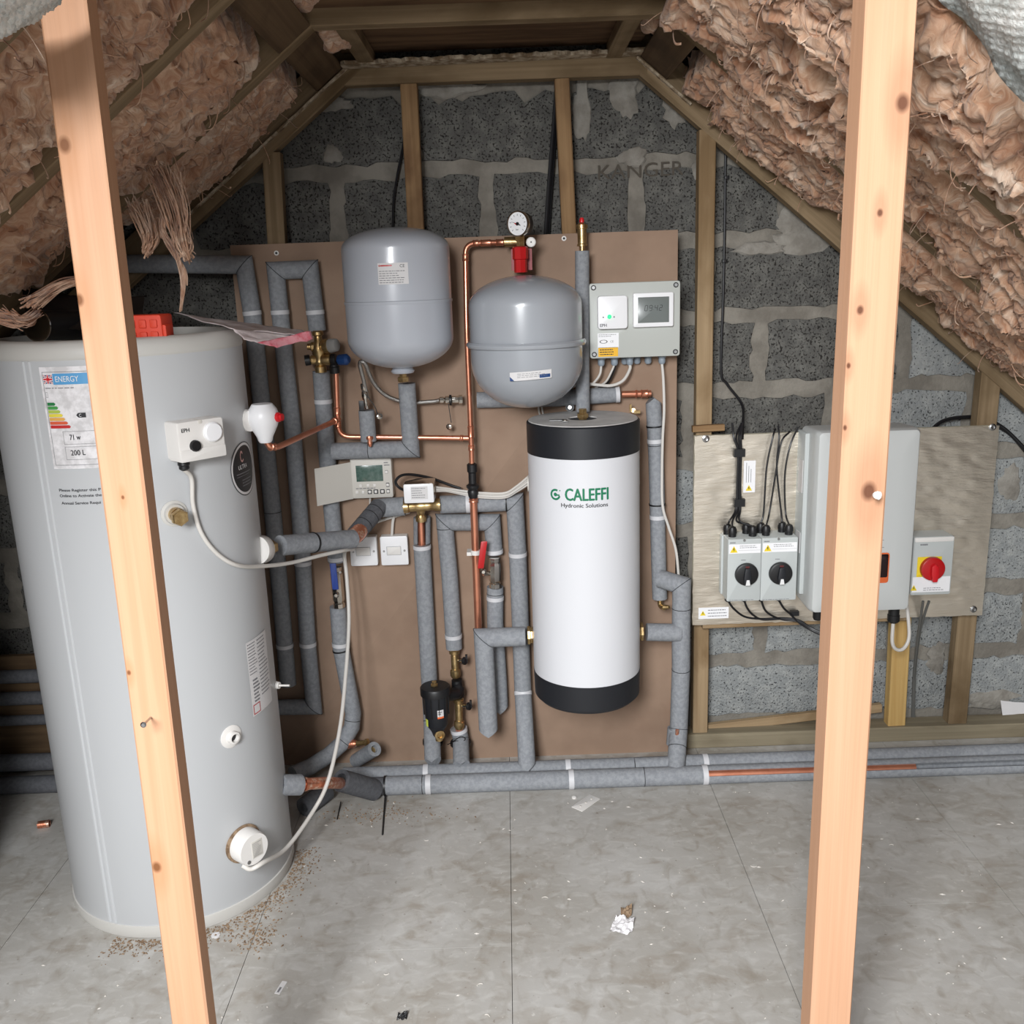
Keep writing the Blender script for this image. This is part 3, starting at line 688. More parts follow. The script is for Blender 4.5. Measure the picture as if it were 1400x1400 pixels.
batt(1.06, 1.49, 'R', 1.8, 'mineral wool in the right slope beside the silver membrane', 0.04, -0.01, 83)
def wool_tuft(c, rx, ry, rz, seed, label):
    q = MB(); n, m_ = 40, 28; vs = []
    for i in range(m_ + 1):
        for j in range(n):
            t = math.pi * i / m_; w = 2 * math.pi * j / n; x, y, z = math.sin(t) * math.cos(w), math.sin(t) * math.sin(w), math.cos(t)
            f = 0.62 + 0.75 * float(fbm(np.array(x * 2.3 + z * 1.7 + seed), np.array(y * 2.3 - z * 1.9 + 3), seed, 4))
            vs.append((c[0] + rx * x * f, c[1] + ry * y * f, c[2] + rz * z * f))
    fs = [(i * n + j, i * n + (j + 1) % n, (i + 1) * n + (j + 1) % n, (i + 1) * n + j) for i in range(m_) for j in range(n)]
    return tag(part('insulation_tuft', q.add(vs, fs), M['wool']), label, 'insulation')
wool_tuft((-0.44, 2.35, 2.21), 0.07, 0.10, 0.05, 2, 'pinkish wool tuft in the top left corner by the second tie')
wool_tuft((-0.41, 2.62, 2.19), 0.06, 0.10, 0.06, 4, 'wool tuft behind the second tie at the top left')
wool_tuft((0.30, 2.62, 2.225), 0.08, 0.06, 0.035, 6, 'wool tuft hanging behind the second tie at the top right')
wool_tuft((0.42, 2.64, 2.20), 0.05, 0.10, 0.06, 9, 'wool tuft in the top right corner under the sloping rafter')
# strands hanging from the left bay
q = MB(); r = random.Random(5)
for (pts, w, cnt) in (([(222, 235, 2.24), (240, 285, 2.22), (250, 330, 2.2), (256, 352, 2.2)], 0.026, 46), ([(235, 262, 2.24), (222, 310, 2.22), (240, 345, 2.2), (250, 385, 2.2), (247, 425, 2.2)], 0.006, 9), ([(215, 300, 2.25), (232, 335, 2.22), (252, 370, 2.2), (254, 388, 2.2)], 0.006, 10), ([(190, 280, 2.25), (205, 320, 2.23), (200, 345, 2.22)], 0.022, 26), ([(40, 415, 1.9), (80, 392, 1.95), (118, 382, 2.0)], 0.016, 22), ([(0, 430, 1.9), (30, 440, 1.9), (50, 428, 1.95)], 0.02, 22)):
    for k in range(cnt * 3):
        n_ = len(pts); P_ = []
        off = V((r.gauss(0, 1), r.gauss(0, 1), r.gauss(0, 0.6))) * w * 0.55
        for i_, p in enumerate(pts):
            t = 1.0 - 0.75 * i_ / (n_ - 1); P_.append(P(*p) + off * t + V((r.gauss(0, 1), r.gauss(0, 1), r.gauss(0, 1))) * w * 0.22)
        q.tube(P_[:max(2, n_ - (k % 3 == 0))], r.uniform(0.0005, 0.0018), 4, 5, ry=r.uniform(0.0008, 0.0035))
tag(part('wool_strand', q, M['wool']), 'torn wool strands hanging from the left slope above the red block', 'insulation')['kind'] = 'stuff'

# silver bubble membrane curling in at both top corners
def membrane(name, quad, label, seed, nu=70, nv=40, amp=0.010):
    a, b, c, d = [V(p) for p in quad]; vs = []
    N_ = (b - a).cross(d - a).normalized()
    for j in range(nv + 1):
        for i in range(nu + 1):
            u, v = i / nu, j / nv; p = a * (1 - u) * (1 - v) + b * u * (1 - v) + c * u * v + d * (1 - u) * v
            h = amp * (2 * float(fbm(np.array(u * 3), np.array(v * 3), seed, 2)) - 1) * 2 + 0.0022 * math.sin(u * 95) * math.sin(v * 60) + 0.03 * math.sin(math.pi * v) * 0.6
            vs.append(p + N_ * h)
    fs = [(j * (nu + 1) + i, j * (nu + 1) + i + 1, (j + 1) * (nu + 1) + i + 1, (j + 1) * (nu + 1) + i) for j in range(nv) for i in range(nu)]
    o = part(name, MB().add(vs, fs), M['bubble']); s_ = o.modifiers.new('thick', 'SOLIDIFY'); s_.thickness = 0.004
    return tag(o, label, 'membrane')
membrane('foil_membrane', [P(-60, 95, 1.22), P(100, -12, 1.22), P(60, -90, 1.02), P(-140, 30, 1.0)], 'silver bubble membrane curling in at the top left corner', 3)
membrane('foil_membrane', [P(1262, -30, 1.35), P(1412, 168, 1.35), P(1560, 80, 1.12), P(1400, -130, 1.12)], 'silver quilted membrane hanging at the top right corner', 8)

# ------------------------------------------------------------------ mounting boards
BY = 2.88
bx0, bx1, bz1 = P(314, 333, BY).x, P(927, 312, BY).x, P(700, 322, BY).z
mdf = tag(part('backing_board', MB().rbox(wall_fr(2.899), bx0, bx1, 0.0, bz1, 0, 0.019, 0.001, 0.0006), M['mdf'], origin=(0, 2.89, 0)), 'large brown fibreboard panel carrying the pipework and grey vessels', 'board')
for i, (px, py, lab) in enumerate(((378, 346, 'small pale washer head screw near the top left of the brown board'), (771, 326, 'small screw head near the top of the brown board between gauge and air vent'))):
    p = P(px, py, BY); r_ = root('screw', (p.x, BY, p.z), lab, 'screw')
    part('washer', MB().ring(p, p + V((0, -0.0015, 0)), 0.007, 0.003, 20), M['white'], r_); part('head', MB().cyl(p, p + V((0, -0.003, 0)), 0.0034, 12), M['ink'], r_)

FY = 2.865
fx0, fx1, fz0, fz1 = 0.565, 1.494, 0.452, 1.064
fb = root('foil_board', ((fx0 + fx1) / 2, FY, fz0), 'silver foil faced insulation board behind the inverter and isolators', 'board')
nu, nv = 150, 100; vs = []
for j in range(nv + 1):
    for i in range(nu + 1):
        u, v = i / nu, j / nv; x = fx0 + (fx1 - fx0) * u; z = fz0 + (fz1 - fz0) * v
        e = min(u, 1 - u, v, 1 - v); k_ = min(1, e * 12)
        h = (0.0035 * (float(vnoise(np.array(x * 9), np.array(z * 13 + x * 4), 3)) - 0.5) + 0.0022 * (float(vnoise(np.array(x * 30 + z * 10), np.array(z * 55), 4)) - 0.5)) * k_
        ex = (0.003 * (float(vnoise(np.array(z * 60), np.array(x * 60), 9)) - 0.5) if e < 1e-6 else 0)
        vs.append((x + ex, FY - 0.002 - h, z + ex))
fs = [(j * (nu + 1) + i, j * (nu + 1) + i + 1, (j + 1) * (nu + 1) + i + 1, (j + 1) * (nu + 1) + i) for j in range(nv) for i in range(nu)]
part('foil_face', MB().add(vs, fs), M['foil'], fb, True)
part('foam_core', MB().rbox(wall_fr(2.886), fx0 + 0.001, fx1 - 0.001, fz0 + 0.001, fz1 - 0.001, 0, 0.0205, 0.001, 0.0005), M['foil_edge'], fb)
for px, py in ((965, 600), (1357, 584), (1331, 833)):
    p = P(px, py, FY - 0.003); q = MB().lathe([(0.011, 0), (0.011, 0.001), (0.006, 0.003), (0.004, 0.0022), (0, 0.002)], p, (0, -1, 0), 24)
    part('washer', q, M['steel'], fb)

# ------------------------------------------------------------------ pipework helpers
def pp(pts, Y): return [P(p[0], p[1], p[2] if len(p) > 2 else Y) for p in pts]
def nearest(path, c):
    best = None
    for a, b2 in zip(path[:-1], path[1:]):
        d = b2 - a; t = max(0, min(1, (c - a).dot(d) / d.length_squared)); q = a + d * t
        if best is None or (q - c).length < best[0]: best = ((q - c).length, q, d.normalized())
    return best[1], best[2]
def lagged(label, path, r, tapes=(), ties=(), joints=(), vend=None, vstart=None, m='foam', Y=2.84, open_end=False, group=None, bore=None):
    q = MB().sweep(path, r, 28, vend, vstart)
    a = np.array(q.v); rt = root('lagged_pipe', ((a[:, 0].min() + a[:, 0].max()) / 2, a[:, 1].mean(), a[:, 2].min()), label, 'pipe', group)
    part('foam_sleeve', q, M[m], rt)
    for i_ in range(1, len(path) - 1):
        d1 = (V(path[i_]) - V(path[i_ - 1])).normalized(); d2 = (V(path[i_ + 1]) - V(path[i_])).normalized()
        if d1.dot(d2) > 0.9: continue
        nn = (d1 + d2).normalized(); t_ = V((0, 1, 0)) if abs(d1.y) < 0.9 else V((0, 0, 1)); e1 = d1.cross(t_).normalized(); e2 = d1.cross(e1); el_ = []
        for k_ in range(29):
            w_ = 2 * math.pi * k_ / 28; q_ = (e1 * math.cos(w_) + e2 * math.sin(w_)) * (r + 0.0001); el_.append(V(path[i_]) + q_ - d1 * (q_.dot(nn) / d1.dot(nn)))
        part('mitre_joint', MB().tube(el_, 0.0011, 5, 0), M['joint'], rt)
    for t in tapes:
        c, d = nearest(path, P(t[0], t[1], t[2] if len(t) > 2 else Y)); w = 0.006
        part('tape_band', MB().ring(c - d * w, c + d * w, r + 0.0014, r - 0.001, 28), M['tape'], rt)
    for t in ties:
        c, d = nearest(path, P(t[0], t[1], t[2] if len(t) > 2 else Y)); w = 0.0022
        part('cable_tie', MB().ring(c - d * w, c + d * w, r + 0.0022, r - 0.001, 28), M['black'], rt)
    for t in joints:
        c, d = nearest(path, P(t[0], t[1], t[2] if len(t) > 2 else Y)); w = 0.0009
        part('sleeve_joint', MB().ring(c - d * w, c + d * w, r + 0.0006, r - 0.003, 28), M['black'], rt)
    return rt
def copper(label, pts, r, collars=(), m='copper', fil=0.025, name='copper_pipe'):
    path = fillet(pts, fil) if fil else [V(p) for p in pts]
    q = MB().tube(path, r, 16, 0); a = np.array(q.v)
    rt = root(name, ((a[:, 0].min() + a[:, 0].max()) / 2, a[:, 1].mean(), a[:, 2].min()), label, 'pipe'); part('tube', q, M[m], rt)
    base = [V(p) for p in pts]
    for c in collars:
        c0, d = nearest(base, c[0]); L = c[1] / 2
        part('fitting_collar', MB().lathe([(r, -L), (r * 1.32, -L + 0.0015), (r * 1.18, -L + 0.004), (r * 1.18, L - 0.004), (r * 1.32, L - 0.0015), (r, L)], c0, d, 20), M[m], rt)
    return rt
X_, Y_, Z_ = V((1, 0, 0)), V((0, 1, 0)), V((0, 0, 1))

# ------------------------------------------------------------------ lagged pipes on the board (left to right)
PY = 2.845
lagged('dark lagged pipe coming in from the left and dropping behind the tall cylinder', pp([(120, 360), (334, 362), (345, 430), (364, 614), (372, 690), (385, 830), (394, 936)], PY), 0.026, tapes=[(346, 428), (390, 883)], joints=[(374, 700)])
lagged('lagged pipe looping over at top left then down beside the tall cylinder', pp([(434, 452), (424, 368), (377, 370), (389, 486), (400, 586), (411, 720), (421, 881), (429, 966), (330, 968)], PY), 0.0255, tapes=[(431, 427), (384, 427), (413, 770), (421, 881)])
lagged('lagged riser under the brass mixing valve, passing behind the white programmer', pp([(439, 507), (447, 620), (453, 690), (460, 768)], PY), 0.0255, tapes=[(441, 549), (459, 764)], ties=[(452, 672)])
lagged('lagged pipe below the blue lever valve, bending to the cylinder foot', pp([(462, 829), (466, 885), (483, 975), (481, 994, 2.835), (470, 1014, 2.82), (450, 1032, 2.79), (425, 1048, 2.75), (400, 1059, 2.70)], PY), 0.026, tapes=[(466, 881)], ties=[(467, 889)], joints=[(480, 984)])
lagged('lagged L-shaped pipe dropping from the left grey vessel', [P(556, 524, 2.80), P(562, 614, 2.80), P(455, 617, 2.82)], 0.0255, joints=[(505, 616, 2.81)])
lagged('short lagged stub with copper end left of the vessel drop', pp([(501, 561), (504, 603)], 2.79), 0.0235, Y=2.79)
vs_ = P(383, 746, 2.44); ve_ = P(482, 737, 2.66)
lagged('lagged coil feed leaving the cylinder flange towards the fused spurs', [vs_, ve_], 0.0275, ties=[(425, 744, 2.54)], Y=2.54)
lagged('diagonal dark scuffed lagging rising to the motorised valve', [P(486, 731, 2.70), P(519, 692, 2.81)], 0.0275, m='foam_dark', joints=[(497, 718, 2.74), (505, 707, 2.77), (512, 699, 2.79)])
lagged('level lagged pipe left of the brass motorised valve', pp([(514, 695), (553, 692)], 2.82), 0.029, Y=2.82)
lagged('level lagged pipe right of the motorised valve, turning down behind the copper', [P(602, 690, 2.83), P(704, 686, 2.83), P(708, 758, 2.835), P(715, 945, 2.835), P(721, 1056, 2.715)], 0.0275, tapes=[(640, 689, 2.83), (710, 757, 2.835), (716, 947, 2.82)], ties=[(692, 687, 2.83)], vend=0.95, Y=2.83)
lagged('lagged pipe under the motorised valve running down behind the black filter', pp([(577, 747), (586, 914), (590, 985), (592, 1047, 2.722)], PY), 0.0265, tapes=[(577, 748)], vend=0.9)
sl = root('split_lagging', P(577, 743, PY), 'split open grey lagging around bare copper below the motorised valve', 'pipe')
q = MB(); a, b_ = P(577, 707, PY), P(577, 742, PY); vs = []; fs = []
for k in range(21):
    w = math.radians(-55 + 290 * k / 20) + math.pi / 2 * 0 + math.radians(0)
    w = math.radians(-60 - 0) + math.radians(300) * k / 20 
    for rr in (0.0255, 0.019):
        for c in (a, b_): vs.append(c + V((math.cos(w), math.sin(w), 0)) * rr)
# opening faces the room (-Y): rotate so the gap is centred on -Y
vs = []
for k in range(21):
    w = math.radians(-90 + 40) + math.radians(280) * k / 20
    for rr in (0.0265, 0.0195):
        for c in (a, b_): vs.append(c + V((math.cos(w), math.sin(w), 0)) * rr)
for k in range(20):
    o_ = 4 * k; fs += [(o_, o_ + 4, o_ + 5, o_ + 1), (o_ + 2, o_ + 3, o_ + 7, o_ + 6), (o_, o_ + 2, o_ + 6, o_ + 4), (o_ + 1, o_ + 5, o_ + 7, o_ + 3)]
fs += [(0, 1, 3, 2), (80, 82, 83, 81)]
part('foam_sleeve', q.add(vs, fs), M['foam'], sl, True)
part('tube', MB().cyl(P(575, 703, PY), P(577, 748, PY), 0.0115, 18), M['copper'], sl)
lagged('lagged loop dropping from under the level pipe to the upper filter valve', pp([(676, 757), (673, 714, 2.845), (608, 714), (615, 790), (621, 886)], PY), 0.0262, tapes=[(620, 870), (676, 754)], joints=[(612, 722)])
lagged('short lagged pipe between the lower filter valve and the floor pipe', pp([(627, 996), (630, 1010), (631, 1052, 2.722)], 2.83), 0.0265, tapes=[(627, 998, 2.83)], vend=0.9, Y=2.83)
lagged('lagged pipe below the red lever valve, running down behind the port pipe', pp([(677, 802), (677, 850), (682, 930), (684, 972)], PY), 0.0262, tapes=[(677, 818)], joints=[(677, 812)], vend=0.7)
lagged('lagged pipe from the left port of the white tank, turned down', pp([(718, 870), (661, 872), (668, 1003)], 2.74), 0.0295, vend=0.55, Y=2.74)
lagged('upright lagged pipe under the brass air vent beside the control box', [P(796, 343, 2.80), P(796, 470, 2.80), P(797, 563, 2.78)], 0.0205, m='foam')
lagged('level lagged pipe passing behind the right grey vessel', pp([(652, 547), (760, 545), (845, 539)], 2.852), 0.024, tapes=[(844, 539)], Y=2.852)
lagged('long lagged downpipe right of the white tank with cable tied along it', pp([(893, 543), (897, 625), (900, 750), (902, 818)], PY), 0.0235, tapes=[(895, 603), (899, 707)], ties=[(898, 690), (894, 583)], vstart=0.8, joints=[(895, 609)])
lagged('lagged offset stepping from the downpipe to the tank return', [P(902, 791, 2.82), P(932, 800, 2.78), P(931, 868, 2.77), P(931, 912, 2.775), P(928, 996, 2.79), P(923, 1062, 2.675)], 0.0285, joints=[(932, 832, 2.775), (930, 915, 2.775), (926, 1028, 2.77)], Y=2.78)
lagged('short lagged pipe from the right port of the white tank', pp([(884, 864), (930, 865)], 2.76), 0.0275, Y=2.76)
# torn lagging with bare copper
for (px, py, s, lab) in ((925, 1007, 0.014, 'torn lagging patch'), (921, 863, 0.006, 'nick')):
    pass
cb = copper('bare torn patch of copper at the foot of the right return pipe', [P(926, 998, 2.752), P(925, 1014, 2.755)], 0.006, m='copper_worn', fil=0)
p = P(925, 1006, 2.79)
tag(part('lagging_cuff', MB().cyl(P(926, 996, 2.79), P(924, 1018, 2.785), 0.0315, 28, 0.031), M['foam'], None), 'wider torn lagging cuff low on the right return pipe', 'pipe')

# floor pipes
def fp(px, py, z=0.029): return FL(px, py, z)
def lag_line(label, a, b2, r, tapes=(), joints=(), m='foam', group=None):
    q = MB().sweep([a, b2], r, 28); rt = root('lagged_pipe', ((a.x + b2.x) / 2, (a.y + b2.y) / 2, min(a.z, b2.z) - r), label, 'pipe', group); part('foam_sleeve', q, M[m], rt)
    d = (b2 - a).normalized()
    for px, py in tapes:
        c, _ = nearest([a, b2], FL(px, py, a.z)); part('tape_band', MB().ring(c - d * 0.008, c + d * 0.008, r + 0.0018, r - 0.001, 28), M['tape'], rt)
    for px, py in joints:
        c, _ = nearest([a, b2], FL(px, py, a.z)); part('sleeve_joint', MB().ring(c - d * 0.001, c + d * 0.001, r + 0.0006, r - 0.003, 28), M['black'], rt)
    return rt
YF, YB = 2.672, 2.738
xa, xb, xc, xd = fp(525, 1079).x, fp(585, 1078).x, fp(963, 1056).x, 2.3
lag_line('front lagged floor pipe running along the board foot below the white tank', V((xa, YF, 0.029)), V((xc, YF, 0.029)), 0.029, tapes=[(585, 1078), (781, 1066), (962, 1056)], joints=[(880, 1061), (577, 1078)])
lag_line('rear lagged floor pipe running along the board foot', V((fp(470, 1060).x, YB, 0.03)), V((fp(915, 1040).x + 0.03, YB, 0.03)), 0.028, tapes=[(583, 1054), (776, 1046)])
rr_ = lag_line('rear lagged floor pipe running on to the right wall', V((fp(918, 1040).x + 0.03, YB, 0.03)), V((2.3, YB, 0.03)), 0.030, tapes=[(961, 1037)], m='foam')
q = MB(); 
sleeve = root('lagged_pipe', (1.5, YF, 0), 'front floor pipe on the right with split lagging showing a copper stripe', 'pipe')
vs = []; fs = []; K = 30; x0, x1 = xc + 0.002, 2.3
for k in range(K + 1):
    w = math.radians(-198) + math.radians(322) * k / K
    for rr2 in (0.029, 0.021):
        for x in (x0, x1):
            gap = 0
            vs.append((x, YF + math.cos(w) * rr2, 0.029 + math.sin(w) * rr2))
for k in range(K):
    o_ = 4 * k; fs += [(o_, o_ + 1, o_ + 5, o_ + 4), (o_ + 2, o_ + 6, o_ + 7, o_ + 3), (o_, o_ + 4, o_ + 6, o_ + 2), (o_ + 1, o_ + 3, o_ + 7, o_ + 5)]
fs += [(0, 2, 3, 1), (4 * K, 4 * K + 1, 4 * K + 3, 4 * K + 2)]
part('foam_sleeve', MB().add(vs, fs), M['foam'], sleeve)
part('tube', MB().cyl((x0, YF - 0.006, 0.032), (fp(1115, 1050).x + 0.3, YF - 0.002, 0.030), 0.0205, 24), M['copper'], sleeve)
ex = root('lagged_pipe', fp(915, 1042, 0.0), 'open end of grey lagging lying on the rear floor pipe', 'pipe')
a = FL(868, 1042, 0.058); a = V((a.x, YB - 0.022, 0.058)); b_ = V((fp(915, 1040).x + 0.015, YB - 0.022, 0.056))
a.z = b_.z = 0.046
part('foam_sleeve', MB().ring(a, b_, 0.0235, 0.014, 26), M['foam'], ex)
# vertical clip between the two pipes (white tape tails)
# left of the cylinder: dark pipes along the wall foot
for (py, z, lab) in ((925, None, 'dark lagged pipe far left, topmost of four behind the cylinder'), (955, None, 'dark lagged pipe far left, second from the top behind the cylinder'), (985, None, 'thin dark lagged pipe far left, third from the top behind the cylinder')):
    c = P(20, py, 2.86); lag_line(lab, V((-2.2, 2.86, c.z)), V((-0.82, 2.86, c.z)), 0.022 if py < 970 else 0.017, m='foam_dark')
for (Yp, z, lab) in ((2.80, 0.085, 'dark lagged pipe on the floor at far left, upper of two'), (2.755, 0.03, 'dark lagged pipe on the floor at far left, lower of two')):
    lag_line(lab, V((-2.2, Yp, z)), V((-0.84, Yp, z)), 0.028, m='foam_dark')
tag(part('backing_plank', MB().rbox(wall_fr(2.899), -2.2, bx0 - 0.01, 0.06, 0.42, 0, 0.018, 0.001, 0.0005), M['wood_dark'], origin=(-1.5, 2.89, 0.06)), 'dark plank on the wall foot behind the tall cylinder', 'plank')

# elbow of dark lagging and black offcut near the cylinder foot
a, b_ = P(466, 1067, 2.56), P(512, 1080, 2.655)
el = root('lagged_elbow', V((0, 0, 0)) + (a + b_) / 2, 'open dark grey lagging end swallowing the copper bend by the cylinder foot', 'pipe')
part('foam_sleeve', MB().ring(a, b_, 0.033, 0.021, 30), M['foam_dark'], el)
part('tube', MB().cyl(a + (b_ - a) * 0.3, b_, 0.0212, 20), M['copper'], el)
a, b_ = P(508, 1078, 2.655), V((xa + 0.02, YF, 0.029))
lag_line('short grey lagging between the dark elbow and the front floor pipe', V((P(505, 1080, YF).x, YF, 0.029)), V((xa + 0.002, YF, 0.029)), 0.0275, m='foam_dark')
ho = root('pipe_offcut', FL(420, 1118, 0.0), 'dark hollow lagging offcut on the floor beside the cylinder', 'offcut')
a = FL(416, 1104, 0.03); part('foam_sleeve', MB().ring(a, a + V((0.05, 0.09, 0.0)), 0.030, 0.015, 26), M['foam_dark'], ho)
so = root('lagged_stub', P(495, 1035, 2.80), 'short pale lagging stub with an open end, under a copper drain', 'pipe')
a, b_ = P(512, 1024, 2.76), P(487, 1040, 2.83)
part('foam_sleeve', MB().ring(b_, a, 0.0235, 0.0115, 26), M['foam'], so); part('tube', MB().cyl(b_, a + (b_ - a) * 0.12, 0.0118, 16), M['brass'], so)
dr = root('drain_cock', P(490, 1018, 2.80), 'copper and brass drain fitting poking out low on the brown board', 'fitting')
a, b_ = P(471, 1018, 2.82), P(512, 1014, 2.79); d = b_ - a
part('copper_sleeve', MB().lathe([(0.014, 0), (0.016, 0.004), (0.0135, 0.008), (0.0155, 0.012), (0.0135, 0.018), (0.014, 0.036), (0.009, 0.045)], a, d, 18), M['copper_worn'], dr)
part('brass_spout', MB().lathe([(0.008, 0.04), (0.008, 0.075), (0.012, 0.078), (0.012, 0.086), (0.007, 0.088)], a, d, 16), M['brass'], dr)

# ------------------------------------------------------------------ bare copper
c1 = [P(694, 331, 2.82), P(637, 333, 2.82), P(634, 345, 2.82)]
CY = 2.795
pts = [P(692, 331, 2.83), P(636, 333, 2.815), P(638, 450, CY), P(644, 600, CY - 0.003), P(645, 634, CY - 0.003)]
copper('thin bare copper pipe from the gauge down past the right grey vessel', pts, 0.0076, collars=[(P(683, 331, 2.83), 0.022), (P(664, 332, 2.82), 0.030), (P(650, 333, 2.82), 0.016), (P(635, 352, 2.81), 0.02), (P(644, 590, CY), 0.035), (P(644, 612, CY), 0.016)], fil=0.03)
copper('thicker bare copper pipe below the black coupling, down behind the port pipe', [P(647, 676, CY), P(651, 780, CY), P(655, 885, CY + 0.02), P(661, 990, CY + 0.04)], 0.0112, fil=0, collars=[(P(649, 684, CY), 0.012)])
bc = root('compression_coupling', P(646, 680, CY), 'black plastic coupling between thin and thick copper pipe', 'fitting')
part('coupling_body', MB().lathe([(0.012, 0), (0.0145, 0.006), (0.017, 0.02), (0.014, 0.026), (0.0195, 0.034), (0.0195, 0.04), (0.012, 0.046), (0.012, 0.078), (0.0155, 0.082), (0.0155, 0.104), (0.010, 0.108)], P(647, 681, CY), P(645, 628, CY) - P(647, 681, CY), 12), M['black'], bc)
cc = root('pipe_clip', P(645, 756, CY), 'white plastic clip gripping the copper pipe near the red lever', 'clip')
part('clip_band', MB().ring(P(650, 752, CY), P(650, 758, CY), 0.0145, 0.011, 20), M['white'], cc); part('clip_foot', MB().box(P(643, 755, CY + 0.02), (0.02, 0.04, 0.011)), M['white'], cc)
copper('copper pipe under the blue cap, bending right to the bare riser', [P(459, 504, 2.80), P(461, 560, 2.80), P(463, 597, 2.80), P(643, 599, 2.80)], 0.0078, collars=[(P(461, 562, 2.80), 0.022), (P(462, 580, 2.80), 0.018), (P(462, 573, 2.8), 0.008), (P(631, 599, 2.80), 0.01)], fil=0.035)
copper('sloping copper discharge pipe from the white relief valve', [P(363, 602, 2.36), P(369, 611, 2.36), P(380, 611, 2.39), P(459, 575, 2.785)], 0.0078, collars=[(P(372, 611, 2.37), 0.02), (P(456, 576, 2.775), 0.014)], fil=0.008)
cs = root('copper_end', P(505, 610, 2.76), 'worn copper tip poking from the short lagged stub', 'fitting')
part('tip', MB().lathe([(0.011, 0), (0.0115, 0.006), (0.008, 0.012), (0.008, 0.018), (0.004, 0.03)], P(505, 597, 2.775), (0.05, -0.25, -1), 16), M['copper_worn'], cs)
copper('short bright copper link at the right end of the level pipe', [P(850, 539, 2.845), P(890, 538, 2.845)], 0.0098, collars=[(P(870, 538, 2.845), 0.006), (P(881, 538, 2.845), 0.022)], fil=0)

# cylinder outlet bend
st = root('copper_bend', P(435, 1071, 2.45), 'fat worn copper bend leaving the cylinder foot into dark lagging', 'pipe')
a = P(384, 1073, 2.335); b_ = P(410, 1073, 2.37)
part('foam_collar', MB().ring(a, b_, 0.0285, 0.017, 28), M['foam'], st)
path = fillet([P(405, 1073, 2.365), P(446, 1070, 2.43), P(470, 1071, 2.58)], 0.05)
part('tube', MB().tube(path, 0.0165, 20, 0), M['copper_worn'], st)
for f in (0.22, 0.5):
    c = path[0] + (path[1] - path[0]) * f if f < 1 else path[1]; d = (path[1] - path[0]).normalized()
    part('solder_ring', MB().ring(c - d * 0.004, c + d * 0.004, 0.0195, 0.0165, 20), M['copper_worn'], st)

# ------------------------------------------------------------------ tall hot water cylinder
CX, CYY, CR = -0.93, 2.32, 0.285
def chit(px, py, cx=CX, cy=CYY, r=CR):
    d = ray(px, py); a = d.x ** 2 + d.y ** 2; b2 = -2 * (d.x * cx + d.y * cy); c = cx * cx + cy * cy - r * r; D = max(b2 * b2 - 4 * a * c, 0)
    t = (-b2 - math.sqrt(D)) / 2 / a; p = CAM + d * t; return r * math.atan2(p.x - cx, cy - p.y), p.z
def cfr(u, z, cx=CX, cy=CYY, r=CR, off=0.0):
    t = u / r; N_ = V((math.sin(t), -math.cos(t), 0)); return Fr(V((cx, cy, z)) + N_ * (r + off), (math.cos(t), math.sin(t), 0), (0, 0, 1), N_)
hc = root('hot_water_cylinder', (CX, CYY, 0), 'tall white floor-standing hot water cylinder at the left', 'cylinder')
part('jacket', MB().lathe([(CR - 0.004, 0.02), (CR, 0.03), (CR, 1.42)], (CX, CYY, 0), seg=120), M['cyl'], hc)
part('base_ring', MB().lathe([(CR - 0.02, 0), (CR + 0.001, 0.001), (CR + 0.004, 0.012), (CR + 0.003, 0.032), (CR - 0.006, 0.036)], (CX, CYY, 0), seg=120), M['cyl_rim'], hc)
part('top_rim', MB().lathe([(CR - 0.03, 1.36), (CR + 0.001, 1.418), (CR + 0.0022, 1.422), (CR + 0.001, 1.438), (CR - 0.004, 1.449), (CR - 0.012, 1.455), (CR - 0.03, 1.456), (CR - 0.033, 1.45), (CR - 0.034, 1.43)], (CX, CYY, 0), seg=120), M['cyl_rim'], hc)
part('top_lid', MB().lathe([(0.05, 1.40), (CR - 0.036, 1.40), (CR - 0.037, 1.437), (0.05, 1.44), (0.0, 1.44)], (CX, CYY, 0), seg=80), M['offwhite'], hc)
PC = on_cyl(CX, CYY, CR)
useam, _ = chit(70, 722)
q = MB()
for du in (-0.008, 0.008):
    vs = []
    for k in range(41):
        z = 0.037 + (1.415 - 0.037) * k / 40
        for a, n_ in ((-0.0045, -0.001), (-0.002, 0.0022), (0.002, 0.0022), (0.0045, -0.001)): vs.append(PC(useam + du + a, z, n_))
    fs = [(4 * k + a, 4 * k + a + 1, 4 * k + a + 5, 4 * k + a + 4) for k in range(40) for a in range(3)]; q.add(vs, fs)
part('jacket_seam', q, M['cyl'], hc)
# energy label
ue, ze = chit(53, 502); ub, zb = chit(80, 641)
ue = (ue + ub) / 2; EW, EH = 0.118, ze - zb; zb = ze - EH / 1.3; PCE = lambda u, v, n=0: PC(ue + (u - ue) * 1.12, ze - (ze - v) * 1.3, n); r_ = random.Random(3)
el_ = part('energy_label', sheet(MB(), PCE, ue - 0.004, ue + EW, zb, ze, 16, 1, 0.0006), M['paper_sheen'], hc, label='printed energy rating label in a clear sleeve')
lab = hc
q = MB(); frame_line(q, PCE, ue + 0.001, ue + EW - 0.006, zb + 0.006, ze - 0.008, 0.0008, 0.0012); part('label_border', q, M['ink_grey'], el_, False)
q = MB(); sheet(q, PCE, ue + 0.022, ue + EW - 0.006, ze - 0.029, ze - 0.011, 8, 1, 0.0012); part('label_banner', q, mat('label_blue', srgb(86, 156, 206), 0.4), el_, False)
lettering('ENERGY', ue + 0.026, ze - 0.0245, 0.0095, lambda u, v, n=0: PCE(u, v, n + 0.0016), M['ink_white'], el_, w=0.045)
